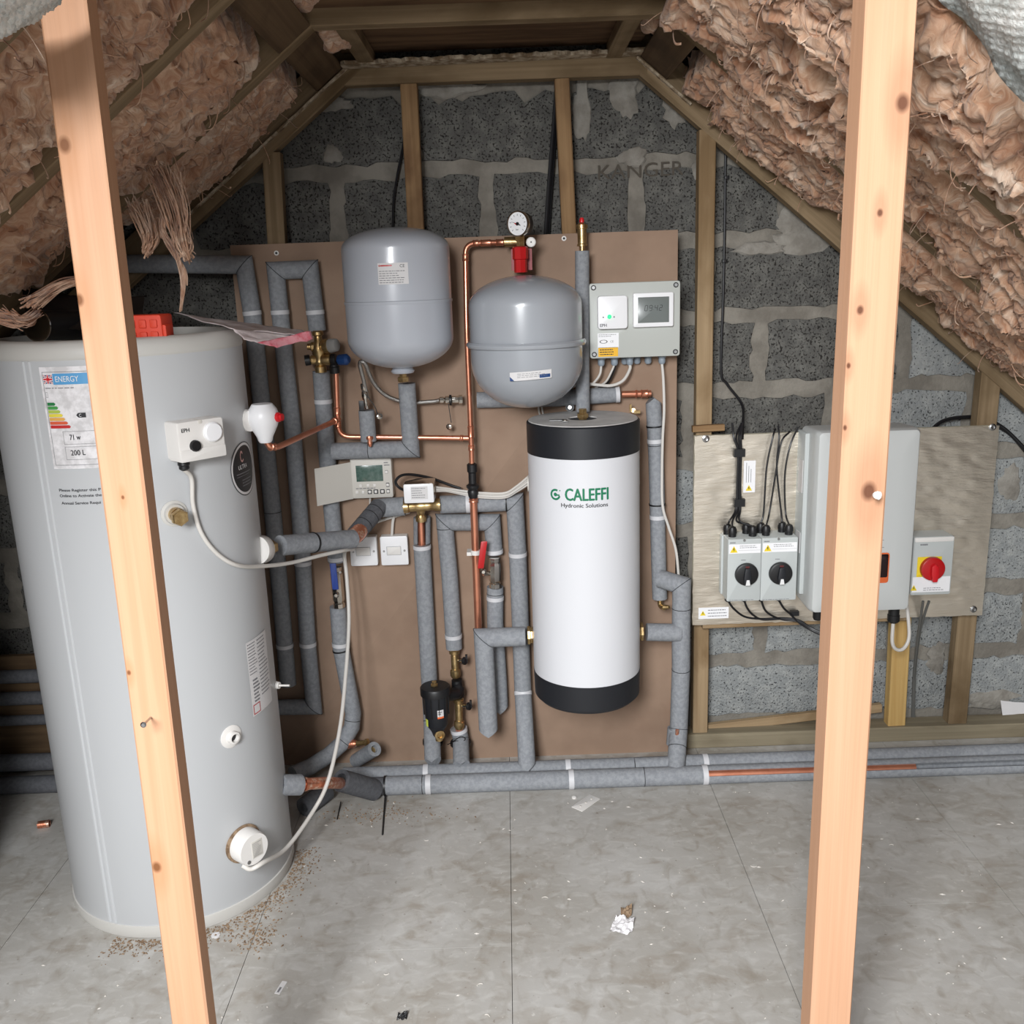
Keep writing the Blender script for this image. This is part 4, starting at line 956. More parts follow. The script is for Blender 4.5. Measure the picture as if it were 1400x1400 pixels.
q = MB(); sheet(q, PCE, ue + 0.003, ue + 0.021, ze - 0.027, ze - 0.013, 4, 1, 0.0013); part('flag_field', q, mat('flag_blue', srgb(40, 46, 110), 0.5), el_, False)
def uline(q, u0, v0, u1, v1, t, n):
    d = V((u1 - u0, v1 - v0)).normalized(); nx, ny = -d.y * t / 2, d.x * t / 2
    q.add([PCE(u0 + nx, v0 + ny, n), PCE(u0 - nx, v0 - ny, n), PCE(u1 - nx, v1 - ny, n), PCE(u1 + nx, v1 + ny, n)], [(0, 1, 2, 3)])
fx0_, fx1_, fy0_, fy1_ = ue + 0.003, ue + 0.021, ze - 0.027, ze - 0.013; fcx, fcy = (fx0_ + fx1_) / 2, (fy0_ + fy1_) / 2
q = MB(); uline(q, fx0_, fy0_, fx1_, fy1_, 0.003, 0.0015); uline(q, fx0_, fy1_, fx1_, fy0_, 0.003, 0.0015); uline(q, fcx, fy0_, fcx, fy1_, 0.0048, 0.0015); uline(q, fx0_, fcy, fx1_, fcy, 0.0048, 0.0015); part('flag_white_cross', q, M['ink_white'], el_, False)
q = MB(); uline(q, fx0_, fy0_, fx1_, fy1_, 0.001, 0.0017); uline(q, fx0_, fy1_, fx1_, fy0_, 0.001, 0.0017); uline(q, fcx, fy0_, fcx, fy1_, 0.0026, 0.0017); uline(q, fx0_, fcy, fx1_, fcy, 0.0026, 0.0017); part('flag_red_cross', q, M['red_bright'], el_, False)
q = MB(); greek(q, PCE, ue + 0.004, ue + EW - 0.03, ze - 0.036, ze - 0.033, 1, 0.0012, 2); frame_line(q, PCE, ue + 0.003, ue + 0.007, ze - 0.05, ze - 0.041, 0.0005, 0.0012); part('label_small_print', q, M['ink_grey'], el_, False)
for k, (c_, L_) in enumerate(zip((srgb(38, 120, 66), srgb(70, 150, 76), srgb(170, 190, 82), srgb(222, 206, 72), srgb(222, 166, 84), srgb(212, 92, 60), srgb(190, 44, 44)), (0.017, 0.0215, 0.025, 0.0285, 0.032, 0.0365, 0.041))):
    v1 = ze - 0.058 - k * 0.0063; v0 = v1 - 0.0052; u0 = ue + 0.003
    q = sheet(MB(), PCE, u0, u0 + L_ - 0.003, v0, v1, 6, 1, 0.0013); poly(q, PCE, [(u0 + L_ - 0.003, v0), (u0 + L_, (v0 + v1) / 2), (u0 + L_ - 0.003, v1)], 0.0013); part('rating_arrow', q, mat('rating_%d' % k, c_, 0.5), el_, False)
v_ = ze - 0.080; u_ = ue + 0.057
part('rating_pointer', poly(MB(), PCE, [(u_, v_), (u_ + 0.004, v_ - 0.004), (u_ + 0.018, v_ - 0.004), (u_ + 0.018, v_ + 0.004), (u_ + 0.004, v_ + 0.004)], 0.0013), M['ink'], el_, False)
lettering('C', u_ + 0.005, v_ - 0.0025, 0.005, lambda u, v, n=0: PCE(u, v, n + 0.0016), M['ink_white'], el_)
q = MB(); frame_line(q, PCE, ue + 0.026, ue + EW - 0.012, ze - 0.128, ze - 0.106, 0.0006, 0.0012); frame_line(q, PCE, ue + 0.026, ue + EW - 0.012, ze - 0.154, ze - 0.132, 0.0006, 0.0012); part('label_panel', q, M['ink_grey'], el_, False)
PT = lambda u, v, n=0: PCE(u, v, n + 0.0014)
lettering('71 w', ue + 0.038, ze - 0.1205, 0.0092, PT, M['ink'], el_, w=0.021, bold=0.0002); lettering('200 L', ue + 0.036, ze - 0.1465, 0.0092, PT, M['ink'], el_, w=0.028, bold=0.0002)
u_, z_ = chit(81, 672)
for k, t_ in enumerate(('Please Register this P', 'Online to Activate the', 'Annual Service Requi')):
    lettering(t_, u_ + (0.002 if k == 2 else 0), z_ - k * 0.0125 - (0.004 if k == 2 else 0), 0.0064, PC, M['ink'], hc, w=0.094 if k < 2 else 0.088, bold=0.0002)
# thermostat box
u_, z_ = chit(270, 599, r=CR + 0.03); u_ = u_ * CR / (CR + 0.03)
th = root('cylinder_thermostat', cfr(u_, z_).o, 'white thermostat box with a dial and black reset button on the tall cylinder', 'thermostat')
f_ = cfr(u_, z_)
part('case', MB().rbox(f_, -0.056, 0.058, -0.044, 0.042, -0.006, 0.047, 0.006, 0.003), M['white'], th)
part('lower_lip', MB().rbox(f_, -0.055, 0.057, -0.046, -0.020, 0.0, 0.0495, 0.003, 0.0015), M['white'], th)
part('top_notch', MB().rbox(f_, -0.004, 0.006, 0.034, 0.0425, 0.02, 0.0478, 0.003, 0.0005), M['offwhite'], th)
part('dial', MB().lathe([(0.0225, 0), (0.0225, 0.007), (0.019, 0.011), (0.008, 0.0115), (0, 0.0115)], f_.pt(0.028, 0.012, 0.045), f_.N, 36), M['white2'], th)
q = MB()
for k in range(7):
    a = math.radians(20 + k * 22); c = (0.028 + 0.016 * math.cos(a), 0.012 + 0.016 * math.sin(a)); q.box(f_.pt(c[0], c[1], 0.0545), (0.002, 0.001, 0.003))
part('dial_marks', q, M['ink'], th, False)
part('reset_button', MB().lathe([(0.013, 0), (0.013, 0.006), (0.011, 0.010), (0, 0.010)], f_.pt(-0.018, -0.013, 0.045), f_.N, 24), M['black'], th)
lettering('EPH', -0.047, 0.020, 0.0085, on_fr(Fr(f_.pt(0, 0, 0.047), f_.U, f_.V, f_.N)), M['ink'], th, bold=0.0003)
part('cable_gland', MB().lathe([(0.0125, 0), (0.0135, -0.01), (0.0115, -0.012), (0.0115, -0.019), (0.007, -0.023)], f_.pt(-0.036, -0.045, 0.022), (0, 0, 1), 14), M['black'], th)
gl = f_.pt(-0.036, -0.066, 0.022)
def cp(px, py, off): 
    u, z = chit(px, py, r=CR + off); return P(px, py, 0 + 1) if False else cfr(u * CR / (CR + off), z, off=off).o
cbl = MB().tube([gl, cp(262, 655, 0.012), cp(264, 690, 0.008), cp(275, 728, 0.007), cp(297, 757, 0.008), cp(325, 773, 0.012), P(360, 774, 2.30), P(400, 769, 2.42), P(440, 759, 2.52), P(474, 752, 2.62), P(484, 751, 2.80)], 0.0052, 10, 8)
tag(part('thermostat_cable', cbl, M['cable_white']), 'white cable curving from the cylinder thermostat to the fused spurs', 'cable')
# relief valve
rv = root('relief_valve', P(358, 575, 2.33), 'bulbous white relief valve with red cap on the cylinder shoulder', 'valve')
c0 = P(360, 572, 2.335); 
part('wall_flange', MB().cyl(V((-0.655, 2.335, c0.z - 0.003)), V((-0.632, 2.32, c0.z - 0.003)), 0.029, 30, 0.026), M['white'], rv)
k_ = 1.0
part('valve_body', MB().lathe([(0.014, -0.060), (0.0175, -0.055), (0.020, -0.046), (0.034, -0.018), (0.0385, -0.004), (0.0385, 0.008), (0.035, 0.022), (0.025, 0.036), (0.0, 0.037)], c0, (0, 0, 1), 16), M['white2'], rv)
part('red_cap', MB().lathe([(0.012, 0), (0.012, 0.008), (0.009, 0.010), (0.009, 0.016), (0.0, 0.016)], c0 + V((0.035, -0.008, 0.003)), (1, -0.25, 0), 10), M['red_bright'], rv)
# black oval badge, wraps round the edge
u_l, z_b = chit(315, 648); br = 0.066; ubc = u_l + br
def disc(q, place, cu, cv, r0, r1, n_, m_=48):
    vs = [place(cu + r0 * math.cos(2 * math.pi * k / m_), cv + r0 * math.sin(2 * math.pi * k / m_), n_) for k in range(m_)] + [place(cu + r1 * math.cos(2 * math.pi * k / m_), cv + r1 * math.sin(2 * math.pi * k / m_), n_) for k in range(m_)]
    return q.add(vs, [(k, (k + 1) % m_, m_ + (k + 1) % m_, m_ + k) for k in range(m_)])
bq = MB()
for a, b2 in ((0.0001, 0.02), (0.02, 0.04), (0.04, 0.0575)): disc(bq, PC, ubc, z_b, a, b2, 0.0006)
bd = part('badge', bq, M['black'], hc, label='round black badge with pale ring')
part('badge_ring', disc(MB(), PC, ubc, z_b, 0.0575, 0.0635, 0.0006), M['paper'], bd); part('badge_edge', disc(MB(), PC, ubc, z_b, 0.0635, br, 0.0006), M['black'], bd)
lettering('ULTRA', ubc - 0.034, z_b + 0.002, 0.011, lambda u, v, n=0: PC(u, v, n + 0.0008), M['ink_white'], bd, w=0.046)
q = MB(); sheet(q, PC, ubc - 0.044, ubc + 0.03, z_b - 0.0095, z_b - 0.0075, 8, 1, 0.0008); sheet(q, PC, ubc - 0.044, ubc + 0.02, z_b - 0.0155, z_b - 0.0145, 8, 1, 0.0008); greek(q, PC, ubc - 0.02, ubc + 0.035, z_b - 0.043, z_b - 0.022, 3, 0.0008, 4, 0.35); part('badge_print', q, M['ink_grey'], bd, False)
q = MB()
for a in range(26):
    t = math.radians(40 + a * 11); r2 = 0.005 + 0.004 * a / 26; b3 = (ubc - 0.012 + r2 * math.cos(t), z_b + 0.034 + 1.7 * r2 * math.sin(t)); sheet(q, PC, b3[0] - 0.0013, b3[0] + 0.0013, b3[1] - 0.002, b3[1] + 0.002, 1, 1, 0.0008)
part('badge_emblem', q, mat('badge_pink', srgb(214, 168, 160), 0.5), bd, False)
# brass boss
u_, z_ = chit(238, 702); f_ = cfr(u_, z_)
bs = root('brass_plug', f_.o, 'brass hexagonal plug with pale ring on the cylinder front', 'fitting')
part('collar', MB().lathe([(0.030, -0.004), (0.030, 0.002), (0.024, 0.004), (0.022, 0.012)], f_.o, f_.N, 30), M['cyl_rim'], bs)
part('neck', MB().cyl(f_.pt(0, 0, 0.0), f_.pt(0, 0, 0.03), 0.017, 20), M['brass'], bs)
part('hex_head', MB().lathe([(0.019, 0.022), (0.0195, 0.024), (0.0195, 0.036), (0.017, 0.039), (0, 0.039)], f_.pt(0.0, -0.002, 0.01), f_.N, 6), M['brass'], bs)
# coil feed flange and nuts
c0 = V((-0.648, 2.36, P(362, 748, 2.38).z)); dd_ = (vs_ - c0).normalized()
fg = root('coil_flange', c0, 'white flange with brass nut where the upper pipe leaves the cylinder', 'fitting')
part('flange', MB().lathe([(0.036, -0.02), (0.036, 0.006), (0.031, 0.013), (0.014, 0.013)], c0, dd_, 32), M['white'], fg)
part('washer', MB().cyl(c0 + dd_ * 0.012, c0 + dd_ * 0.022, 0.0165, 20), M['chrome'], fg)
part('nut', MB().lathe([(0.015, 0.018), (0.0195, 0.019), (0.0195, 0.031), (0.016, 0.033), (0.0195, 0.036), (0.0195, 0.05), (0.015, 0.052)], c0, dd_, 6), M['brass'], fg)
el2 = root('copper_elbow', P(484, 733, 2.69), 'bare copper elbow showing between two sleeves of lagging', 'fitting')
part('elbow', MB().tube(fillet([P(470, 739, 2.63), P(486, 733, 2.68), P(494, 722, 2.725)], 0.02), 0.0245, 18, 0), M['copper_worn'], el2)
# data label with red square
u0, z0 = chit(335, 880); u1, z1 = chit(351, 978)
q = sheet(MB(), PC, u0 + 0.0, u0 + 0.10, z1 + 0.002, z0, 12, 1, 0.0005); dl = part('data_label', q, M['paper'], hc, label='tall printed data label with a red square')
q = MB(); greek(q, PC, u0 + 0.004, u0 + 0.04, z1 + 0.11, z0 - 0.004, 11, 0.0009, 8, 0.3); greek(q, PC, u0 + 0.045, u0 + 0.095, z1 + 0.04, z0 - 0.004, 16, 0.0009, 5, 0.3); greek(q, PC, u0 + 0.012, u0 + 0.042, z1 + 0.035, z1 + 0.10, 7, 0.0009, 15, 0.5); part('label_print', q, M['ink_grey'], dl, False)
q = MB(); frame_line(q, PC, u0 + 0.004, u0 + 0.032, z1 + 0.006, z1 + 0.032, 0.0022, 0.001); part('red_square', q, M['red'], dl, False)
# spare white boss with dark hole
u_, z_ = chit(316, 1007); f_ = cfr(u_, z_)
hb = part('spare_boss', MB().lathe([(0.029, -0.006), (0.029, 0.001), (0.024, 0.003), (0.016, 0.004), (0.015, 0.016), (0.0105, 0.017), (0.010, 0.004), (0, 0.003)], f_.o, f_.N, 36), M['white'], hc, label='round white boss with an open hole')
part('boss_hole', MB().cyl(f_.pt(0, 0, 0.004), f_.pt(0, 0, 0.006), 0.0098, 24), M['black'], hb)
# immersion heater
u_, z_ = chit(333, 1153); f_ = cfr(u_, z_)
im = root('immersion_heater', f_.o, 'round white immersion heater cap low on the cylinder', 'heater')
part('gasket', MB().lathe([(0.050, -0.008), (0.050, 0.002), (0.046, 0.004), (0.04, 0.004)], f_.o, f_.N, 40), M['dust'], im)
part('cap', MB().lathe([(0.044, 0), (0.043, 0.040), (0.0405, 0.045), (0, 0.045)], f_.o, f_.N, 48), M['white'], im)
part('rating_plate', MB().rbox(f_, -0.008, 0.024, -0.024, 0.022, 0.0445, 0.0456, 0.002, 0.0003), M['offwhite'], im)
part('cap_screw', MB().cyl(f_.pt(-0.02, -0.026, 0.044), f_.pt(-0.02, -0.026, 0.047), 0.005, 14), M['steel'], im)
q = MB(); greek(q, on_fr(Fr(f_.pt(0, 0, 0.0457), f_.U, f_.V, f_.N)), -0.006, 0.022, -0.021, 0.019, 9, 0.0, 3, 0.35); part('plate_print', q, M['ink_grey'], im, False)
q = MB().tube([f_.pt(-0.030, -0.035, 0.030), f_.pt(-0.016, -0.047, 0.045), f_.pt(0.022, -0.045, 0.05), P(393, 1158, 2.25), P(430, 1106, 2.38), P(449, 1066, 2.41), P(464, 1000, 2.50), P(472, 930, 2.60), P(477, 850, 2.70), P(474, 790, 2.74), P(471, 757, 2.77), P(478, 748, 2.82)], 0.0058, 10, 8)
tag(part('heater_cable', q, M['cable_white']), 'long white cable rising from the immersion heater past the blue lever valve', 'cable')
p_ = P(383, 936, 2.36)
tp = root('drain_pin', p_, 'small white stub on the cylinder side beside the data label', 'fitting')
part('collar', MB().cyl(V((-0.655, 2.36, p_.z)), V((-0.636, 2.355, p_.z)), 0.012, 18, 0.009), M['white'], tp); part('pin', MB().cyl(V((-0.64, 2.355, p_.z)), V((-0.608, 2.35, p_.z + 0.001)), 0.0028, 10), M['white'], tp)
# things on the cylinder top
o0 = P(200, 437, 2.15)
rb = root('red_block', (o0.x, 2.15, 1.44), 'orange-red moulded plastic block lying on the cylinder top behind the left post', 'block')
fr_ = Fr((o0.x, 2.12, 1.44), (1, 0, 0), (0, 0, 1), (0, -1, 0))
part('block_body', MB().rbox(fr_, -0.05, 0.043, 0.0, 0.062, -0.07, 0.0, 0.006, 0.003), M['orange_red'], rb)
for k in range(2):
    for j in range(3): part('moulded_rib', MB().rbox(fr_, -0.03 + j * 0.024, -0.014 + j * 0.024, 0.008 + k * 0.026, 0.026 + k * 0.026, -0.001, 0.004, 0.003, 0.0015), M['orange_red'], rb)
part('side_lug', MB().rbox(fr_, 0.04, 0.05, 0.012, 0.04, -0.05, -0.004, 0.004, 0.002), M['orange_red'], rb)
# bagged documents
def crumple(fn, nu, nv, seed, amp):
    vs = []
    for j in range(nv + 1):
        for i in range(nu + 1):
            u, v = i / nu, j / nv; p = fn(u, v); vs.append(p + V((0, 0, amp * (float(fbm(np.array(u * 5), np.array(v * 5), seed, 3)) - 0.45) * 2)))
    return MB().add(vs, [(j * (nu + 1) + i, j * (nu + 1) + i + 1, (j + 1) * (nu + 1) + i + 1, (j + 1) * (nu + 1) + i) for j in range(nv) for i in range(nu)])
def quad(a, b2, c, d, sag=0.0):
    a, b2, c, d = V(a), V(b2), V(c), V(d); return lambda u, v: a * (1 - u) * (1 - v) + b2 * u * (1 - v) + c * u * v + d * (1 - u) * v + V((0, 0, -sag * math.sin(math.pi * u)))
dc = root('document_bag', (-0.72, 2.26, 1.456), 'crumpled clear bag of papers draped over the cylinder rim', 'papers')
A, B_, C_, D_ = V((-0.86, 2.36, 1.470)), V((-0.515, 2.37, 1.462)), V((-0.49, 2.16, 1.425)), V((-0.70, 2.08, 1.464))
pa = part('upper_sheet', crumple(quad(P(236, 428, 2.40), P(412, 452, 2.42), P(428, 462, 2.20), P(318, 450, 2.10)), 36, 18, 4, 0.006), M['doc'], dc); pa.modifiers.new('t', 'SOLIDIFY').thickness = 0.0015
pb = part('lower_fold', crumple(quad(P(318, 450, 2.10), P(428, 463, 2.20), P(378, 474, 2.12), P(334, 464, 2.08)), 24, 12, 9, 0.004), M['doc'], dc); pb.modifiers.new('t', 'SOLIDIFY').thickness = 0.0015
pc_ = part('red_printed_edge', crumple(quad(P(352, 469, 2.09), P(424, 452, 2.185), P(428, 464, 2.19), P(378, 475, 2.11)), 16, 6, 12, 0.003), M['doc_red'], dc); pc_.modifiers.new('t', 'SOLIDIFY').thickness = 0.0015
# dark tube with metal ring
p_ = P(48, 442, 2.2)
tb = root('ducting_end', (p_.x, 2.2, 1.44), 'dark tube with a thin metal ring on the cylinder top at far left', 'tube')
c0 = P(50, 445, 2.2); ax = V((-0.25, -0.9, 0.05)).normalized()
part('tube_wall', MB().ring(c0, c0 - ax * 0.14, 0.034, 0.030, 30), M['black'], tb); part('metal_ring', MB().ring(c0 + ax * 0.001, c0 - ax * 0.003, 0.037, 0.0335, 36), M['chrome'], tb)
p_ = P(90, 435, 2.28)
tag(part('dark_bag', crumple(quad(P(30, 395, 2.42), P(200, 400, 2.45), P(190, 455, 2.25), P(40, 455, 2.25)), 30, 20, 22, 0.02), M['void']), 'dark crumpled sheet behind the tube on the cylinder top', 'sheet')

# ------------------------------------------------------------------ grey expansion vessels
def vessel(name, cx, cy, prof, m, label):
    rt = root(name, (cx, cy, prof[0][1]), label, 'vessel'); return rt
V1X, V1Y, V1R = -0.296, 2.722, 0.1485
z = lambda px, py, Y: P(px, py, Y).z
zt1, zb1 = z(545, 311, 2.74), z(552, 505, 2.72)
sh1, lo1 = z(474, 338, V1Y), z(484, 474, V1Y)
zs1 = z(546, 413, V1Y - V1R)
def dome(R, z0, z1, n=10, p=2.3):
    """superellipse dome from r=R at z0 to r=0 at z1"""
    out = []
    for k in range(n + 1):
        a = math.pi / 2 * k / n; out.append((R * math.cos(a) ** (2 / p), z0 + (z1 - z0) * math.sin(a) ** (2 / p)))
    return out
v1 = root('expansion_vessel', (V1X, V1Y, zb1), 'left grey expansion vessel with a plain seam and a white data sticker', 'vessel')
part('lower_shell', MB().lathe(list(reversed(dome(V1R, lo1 + 0.02, zb1 + 0.004, 14, 2.0))) + [(V1R, zs1 - 0.002)], (V1X, V1Y, 0), seg=72), M['tank'], v1)
part('upper_shell', MB().lathe([(V1R + 0.0015, zs1 - 0.006), (V1R + 0.0022, zs1 - 0.003), (V1R + 0.0022, zs1 + 0.001), (V1R, zs1 + 0.003)] + dome(V1R, sh1 - 0.01, zt1, 14, 2.1), (V1X, V1Y, 0), seg=72), M['tank'], v1)
part('bottom_flange', MB().lathe([(0.0, zb1 - 0.010), (0.030, zb1 - 0.010), (0.034, zb1 - 0.004), (0.028, zb1 + 0.004), (0.026, zb1 + 0.014)], (V1X - 0.0, V1Y, 0), seg=32), M['tank'], v1)
part('brass_union', MB().lathe([(0.014, zb1 - 0.036), (0.017, zb1 - 0.034), (0.017, zb1 - 0.022), (0.011, zb1 - 0.020), (0.011, zb1 - 0.008)], (V1X - 0.0, V1Y, 0), seg=6), M['brass'], v1)
P1 = on_cyl(V1X, V1Y, V1R, 0.001); c1 = lambda px, py: chit(px, py, V1X, V1Y, V1R)
(ua, za), (ub_, zb_) = c1(516, 360), c1(559, 388)
st1 = part('data_sticker', sheet(MB(), P1, ua, ub_, zb_, za, 10, 1, 0), M['paper'], v1, label='white data sticker')
q = MB(); greek(q, P1, ua + 0.003, ub_ - 0.003, zb_ + 0.002, za - 0.018, 6, 0.0004, 3, 0.3); part('sticker_print', q, M['ink_grey'], st1, False)
q = MB(); sheet(q, P1, ua + 0.008, ua + 0.038, za - 0.0085, za - 0.005, 3, 1, 0.0004); disc(q, P1, ua + 0.005, za - 0.0068, 0.001, 0.0025, 0.0004, 14); part('red_print', q, M['red'], st1, False)
lettering('CE', ub_ - 0.022, za - 0.012, 0.008, lambda u, v, n=0: P1(u, v, n + 0.0004), M['ink'], st1)

V2X, V2Y, V2R = 0.0565, 2.70, 0.157
zt2, zb2, sh2, lo2, zs2 = z(716, 376, 2.72), z(722, 558, 2.68), z(645, 412, V2Y), z(650, 512, V2Y), z(718, 474, V2Y - V2R)
v2 = root('expansion_vessel', (V2X, V2Y, zb2), 'right grey expansion vessel with a flanged waist and a slanted white sticker', 'vessel')
part('lower_shell', MB().lathe(list(reversed(dome(V2R, lo2 + 0.035, zb2, 14, 2.05))) + [(V2R, zs2 - 0.002)], (V2X, V2Y, 0), seg=72), M['tank2'], v2)
part('upper_shell', MB().lathe([(V2R, zs2)] + dome(V2R, sh2 - 0.015, zt2, 14, 2.0), (V2X, V2Y, 0), seg=72), M['tank2'], v2)
part('waist_flange', MB().lathe([(V2R - 0.002, zs2 - 0.009), (V2R + 0.008, zs2 - 0.008), (V2R + 0.011, zs2 - 0.002), (V2R + 0.011, zs2 + 0.002), (V2R + 0.006, zs2 + 0.008), (V2R - 0.002, zs2 + 0.008)], (V2X, V2Y, 0), seg=72), M['tank2'], v2)
P2 = on_cyl(V2X, V2Y, V2R, 0.001); c2_ = lambda px, py: chit(px, py, V2X, V2Y, V2R)
(ua, za), (ub_, zb_) = c2_(697, 508), c2_(754, 515)
sl2 = lambda u, v, n=0: P2(u, v + (u - ua) * 0.045 * 0 + 0.0, n)
stp = part('slanted_sticker', sheet(MB(), lambda u, v, n=0: P2(u, v + 0.05 * (u - ua), n), ua, ub_, zb_ - 0.008, za - 0.003, 8, 1, 0), M['paper'], v2, label='white sticker with blue corner')
S2 = lambda u, v, n=0: P2(u, v + 0.05 * (u - ua), n + 0.0004)
q = MB(); greek(q, S2, ua + 0.02, ub_ - 0.006, zb_ - 0.002, za - 0.006, 3, 0, 6, 0.25); part('sticker_print', q, M['ink_grey'], stp, False)
q = MB(); sheet(q, S2, ub_ - 0.034, ub_ - 0.004, zb_ - 0.005, zb_ + 0.004, 3, 1); poly(q, S2, [(ua, zb_ - 0.008), (ua + 0.012, zb_ - 0.008), (ua, zb_ + 0.004)]); part('blue_print', q, M['blue2'], stp, False)

# safety group with gauge over the right vessel
sg = root('safety_group', P(714, 375, 2.72), 'red safety valve group on top of the right grey vessel', 'valve')
c_ = P(712, 372, 2.73)
part('red_body', MB().lathe([(0.018, -0.001), (0.018, 0.033), (0.0215, 0.035), (0.0215, 0.066), (0.016, 0.069)], c_ + V((0, -0.01, 0)), (0, 0, 1), 8), M['red'], sg)
part('rear_body', MB().box(c_ + V((0.004, 0.05, 0.034)), (0.058, 0.05, 0.058)), M['red_deep'], sg)
part('brass_stem', MB().lathe([(0.0105, 0.066), (0.0105, 0.082), (0.014, 0.083), (0.014, 0.094), (0.008, 0.095)], c_ + V((0, -0.01, 0)), (0, 0, 1), 6), M['brass'], sg)
part('brass_manifold', MB().cyl(P(690, 331, 2.81), P(724, 330, 2.80), 0.0145, 14), M['brass'], sg)
g0 = P(708, 306, 2.72); gn = V((-0.55, -0.84, 0.0)).normalized()
gg = root('pressure_gauge', g0, 'small round pressure gauge above the red safety valve', 'gauge')
part('gauge_case', MB().lathe([(0.012, -0.034), (0.031, -0.030), (0.0345, -0.004), (0.0345, 0.0)], g0, gn, 40), M['black'], gg)
part('bezel', MB().lathe([(0.0345, -0.008), (0.0355, -0.002), (0.0345, 0.003), (0.031, 0.003), (0.030, 0.0005)], g0, gn, 40), M['chrome'], gg)
gf = Fr(g0, V((0, 0, 1)).cross(gn).normalized(), (0, 0, 1), gn)
part('gauge_face', MB().cyl(g0 - gn * 0.002, g0 + gn * 0.001, 0.0305, 36), M['white2'], gg)
q = MB(); GP = on_fr(gf, 0.0016)
for k in range(11):
    a = math.radians(225 - 27 * k); q.add([GP(math.cos(a) * r1 + s * math.sin(a) * 0.0006, math.sin(a) * r1 - s * math.cos(a) * 0.0006) for r1, s in ((0.021, 1), (0.021, -1), (0.026, -1), (0.026, 1))], [(0, 1, 2, 3)])
part('scale_marks', q, M['ink'], gg, False)
lettering('bar', -0.006, -0.017, 0.005, GP, M['ink'], gg)
q = MB(); a = math.radians(160); poly(q, GP, [(-0.022, 0.007), (0.010, -0.006), (0.008, -0.002)], 0.0006); part('black_needle', q, M['black'], gg, False)
q = MB(); poly(q, GP, [(-0.012, 0.003), (-0.002, -0.005), (0.003, 0.001)], 0.0009); part('red_needle', q, M['red_bright'], gg, False)
part('hub', MB().cyl(g0 + gn * 0.001, g0 + gn * 0.004, 0.0045, 14), M['black'], gg)
part('gauge_stem', MB().cyl(g0 - gn * 0.015 + V((0, 0, -0.03)), g0 - gn * 0.015 + V((0.0, 0, -0.062)), 0.008, 12), M['brass'], gg)
p_ = P(726, 331, 2.74)
gs = part('test_cap', MB().lathe([(0.008, 0.03), (0.0125, 0.03), (0.0135, 0.0), (0.011, -0.002), (0.002, -0.002)], p_, (0, 1, 0), 28), M['white'], sg)
part('cap_dot', MB().cyl(p_ + V((0, -0.0015, 0)), p_ + V((0, -0.003, 0)), 0.0022, 10), M['black'], gs)

# air vent
p_ = P(796, 344, 2.80)
av = root('air_vent', p_, 'brass automatic air vent with a red cap at the top of its pipe', 'valve')
part('vent_body', MB().lathe([(0.0085, -0.002), (0.0085, 0.014), (0.0145, 0.015), (0.0145, 0.020), (0.0125, 0.022), (0.0130, 0.062), (0.0165, 0.063), (0.0165, 0.073), (0.011, 0.075), (0.006, 0.080)], p_, (0, 0, 1), 20), M['brass'], av)
part('red_cap', MB().lathe([(0.0065, 0.076), (0.007, 0.086), (0.005, 0.092), (0, 0.093)], p_, (0, 0, 1), 14), M['red_bright'], av)

# ------------------------------------------------------------------ buffer tank
BX, BYY, BR = 0.2115, 2.70, 0.1605
zf = lambda py: P(798, py, BYY - BR).z
zT, zW, zBk, zE = z(798, 573, BYY), zf(629), zf(941), zf(979)
bt = root('buffer_tank', (BX, BYY, zE), 'white wall-hung buffer tank with black end bands and green lettering', 'tank')
part('jacket', MB().lathe([(BR, zBk - 0.002), (BR, zW + 0.002)], (BX, BYY, 0), seg=96), M['vinyl'], bt)
part('top_band', MB().lathe([(BR - 0.001, zW), (BR + 0.001, zW + 0.0), (BR + 0.0012, zT - 0.003), (BR - 0.002, zT)], (BX, BYY, 0), seg=96), M['black_soft'], bt)
part('bottom_band', MB().lathe([(BR - 0.06, zE - 0.001), (BR - 0.012, zE), (BR - 0.001, zE + 0.012), (BR + 0.001, zBk - 0.0), (BR - 0.001, zBk)], (BX, BYY, 0), seg=96), M['black_soft'], bt)
q = MB(); seg = 72; vs = []
hx = 0.010; rings_ = [(BR - 0.004, 0.004, 0), (BR - 0.006, 0.006, 0), (0.042, 0.006, 1), (0.042, -0.012, 1)]
for R_, h_, off_ in rings_:
    for k in range(seg):
        w = 2 * math.pi * k / seg; vs.append((BX + R_ * math.cos(w), BYY + R_ * math.sin(w) - 0.0 * off_, zT + h_ - 0.003))
fs = [(i * seg + k, i * seg + (k + 1) % seg, (i + 1) * seg + (k + 1) % seg, (i + 1) * seg + k) for i in range(3) for k in range(seg)]
part('lid', q.add(vs, fs), M['lid'], bt); part('lid_opening', MB().cyl((BX, BYY, zT - 0.02), (BX, BYY, zT - 0.012), 0.043, 30), M['black'], bt)
part('vent_union', MB().lathe([(0.013, -0.02), (0.013, 0.004), (0.0175, 0.005), (0.0175, 0.016), (0.012, 0.017), (0.012, 0.03)], (BX, BYY, zT), seg=6), M['brass'], bt)
p_ = P(775, 573, BYY - 0.05)
bk = MB().box((BX - 0.075, BYY - 0.04, zT + 0.006), (0.045, 0.016, 0.002)).box((BX - 0.055, BYY - 0.055, zT + 0.006), (0.014, 0.04, 0.002)); part('lid_bracket', bk, M['steel'], bt, False)
part('bracket_screw', MB().cyl((BX - 0.055, BYY - 0.068, zT + 0.005), (BX - 0.055, BYY - 0.068, zT + 0.011), 0.006, 14), M['chrome'], bt)
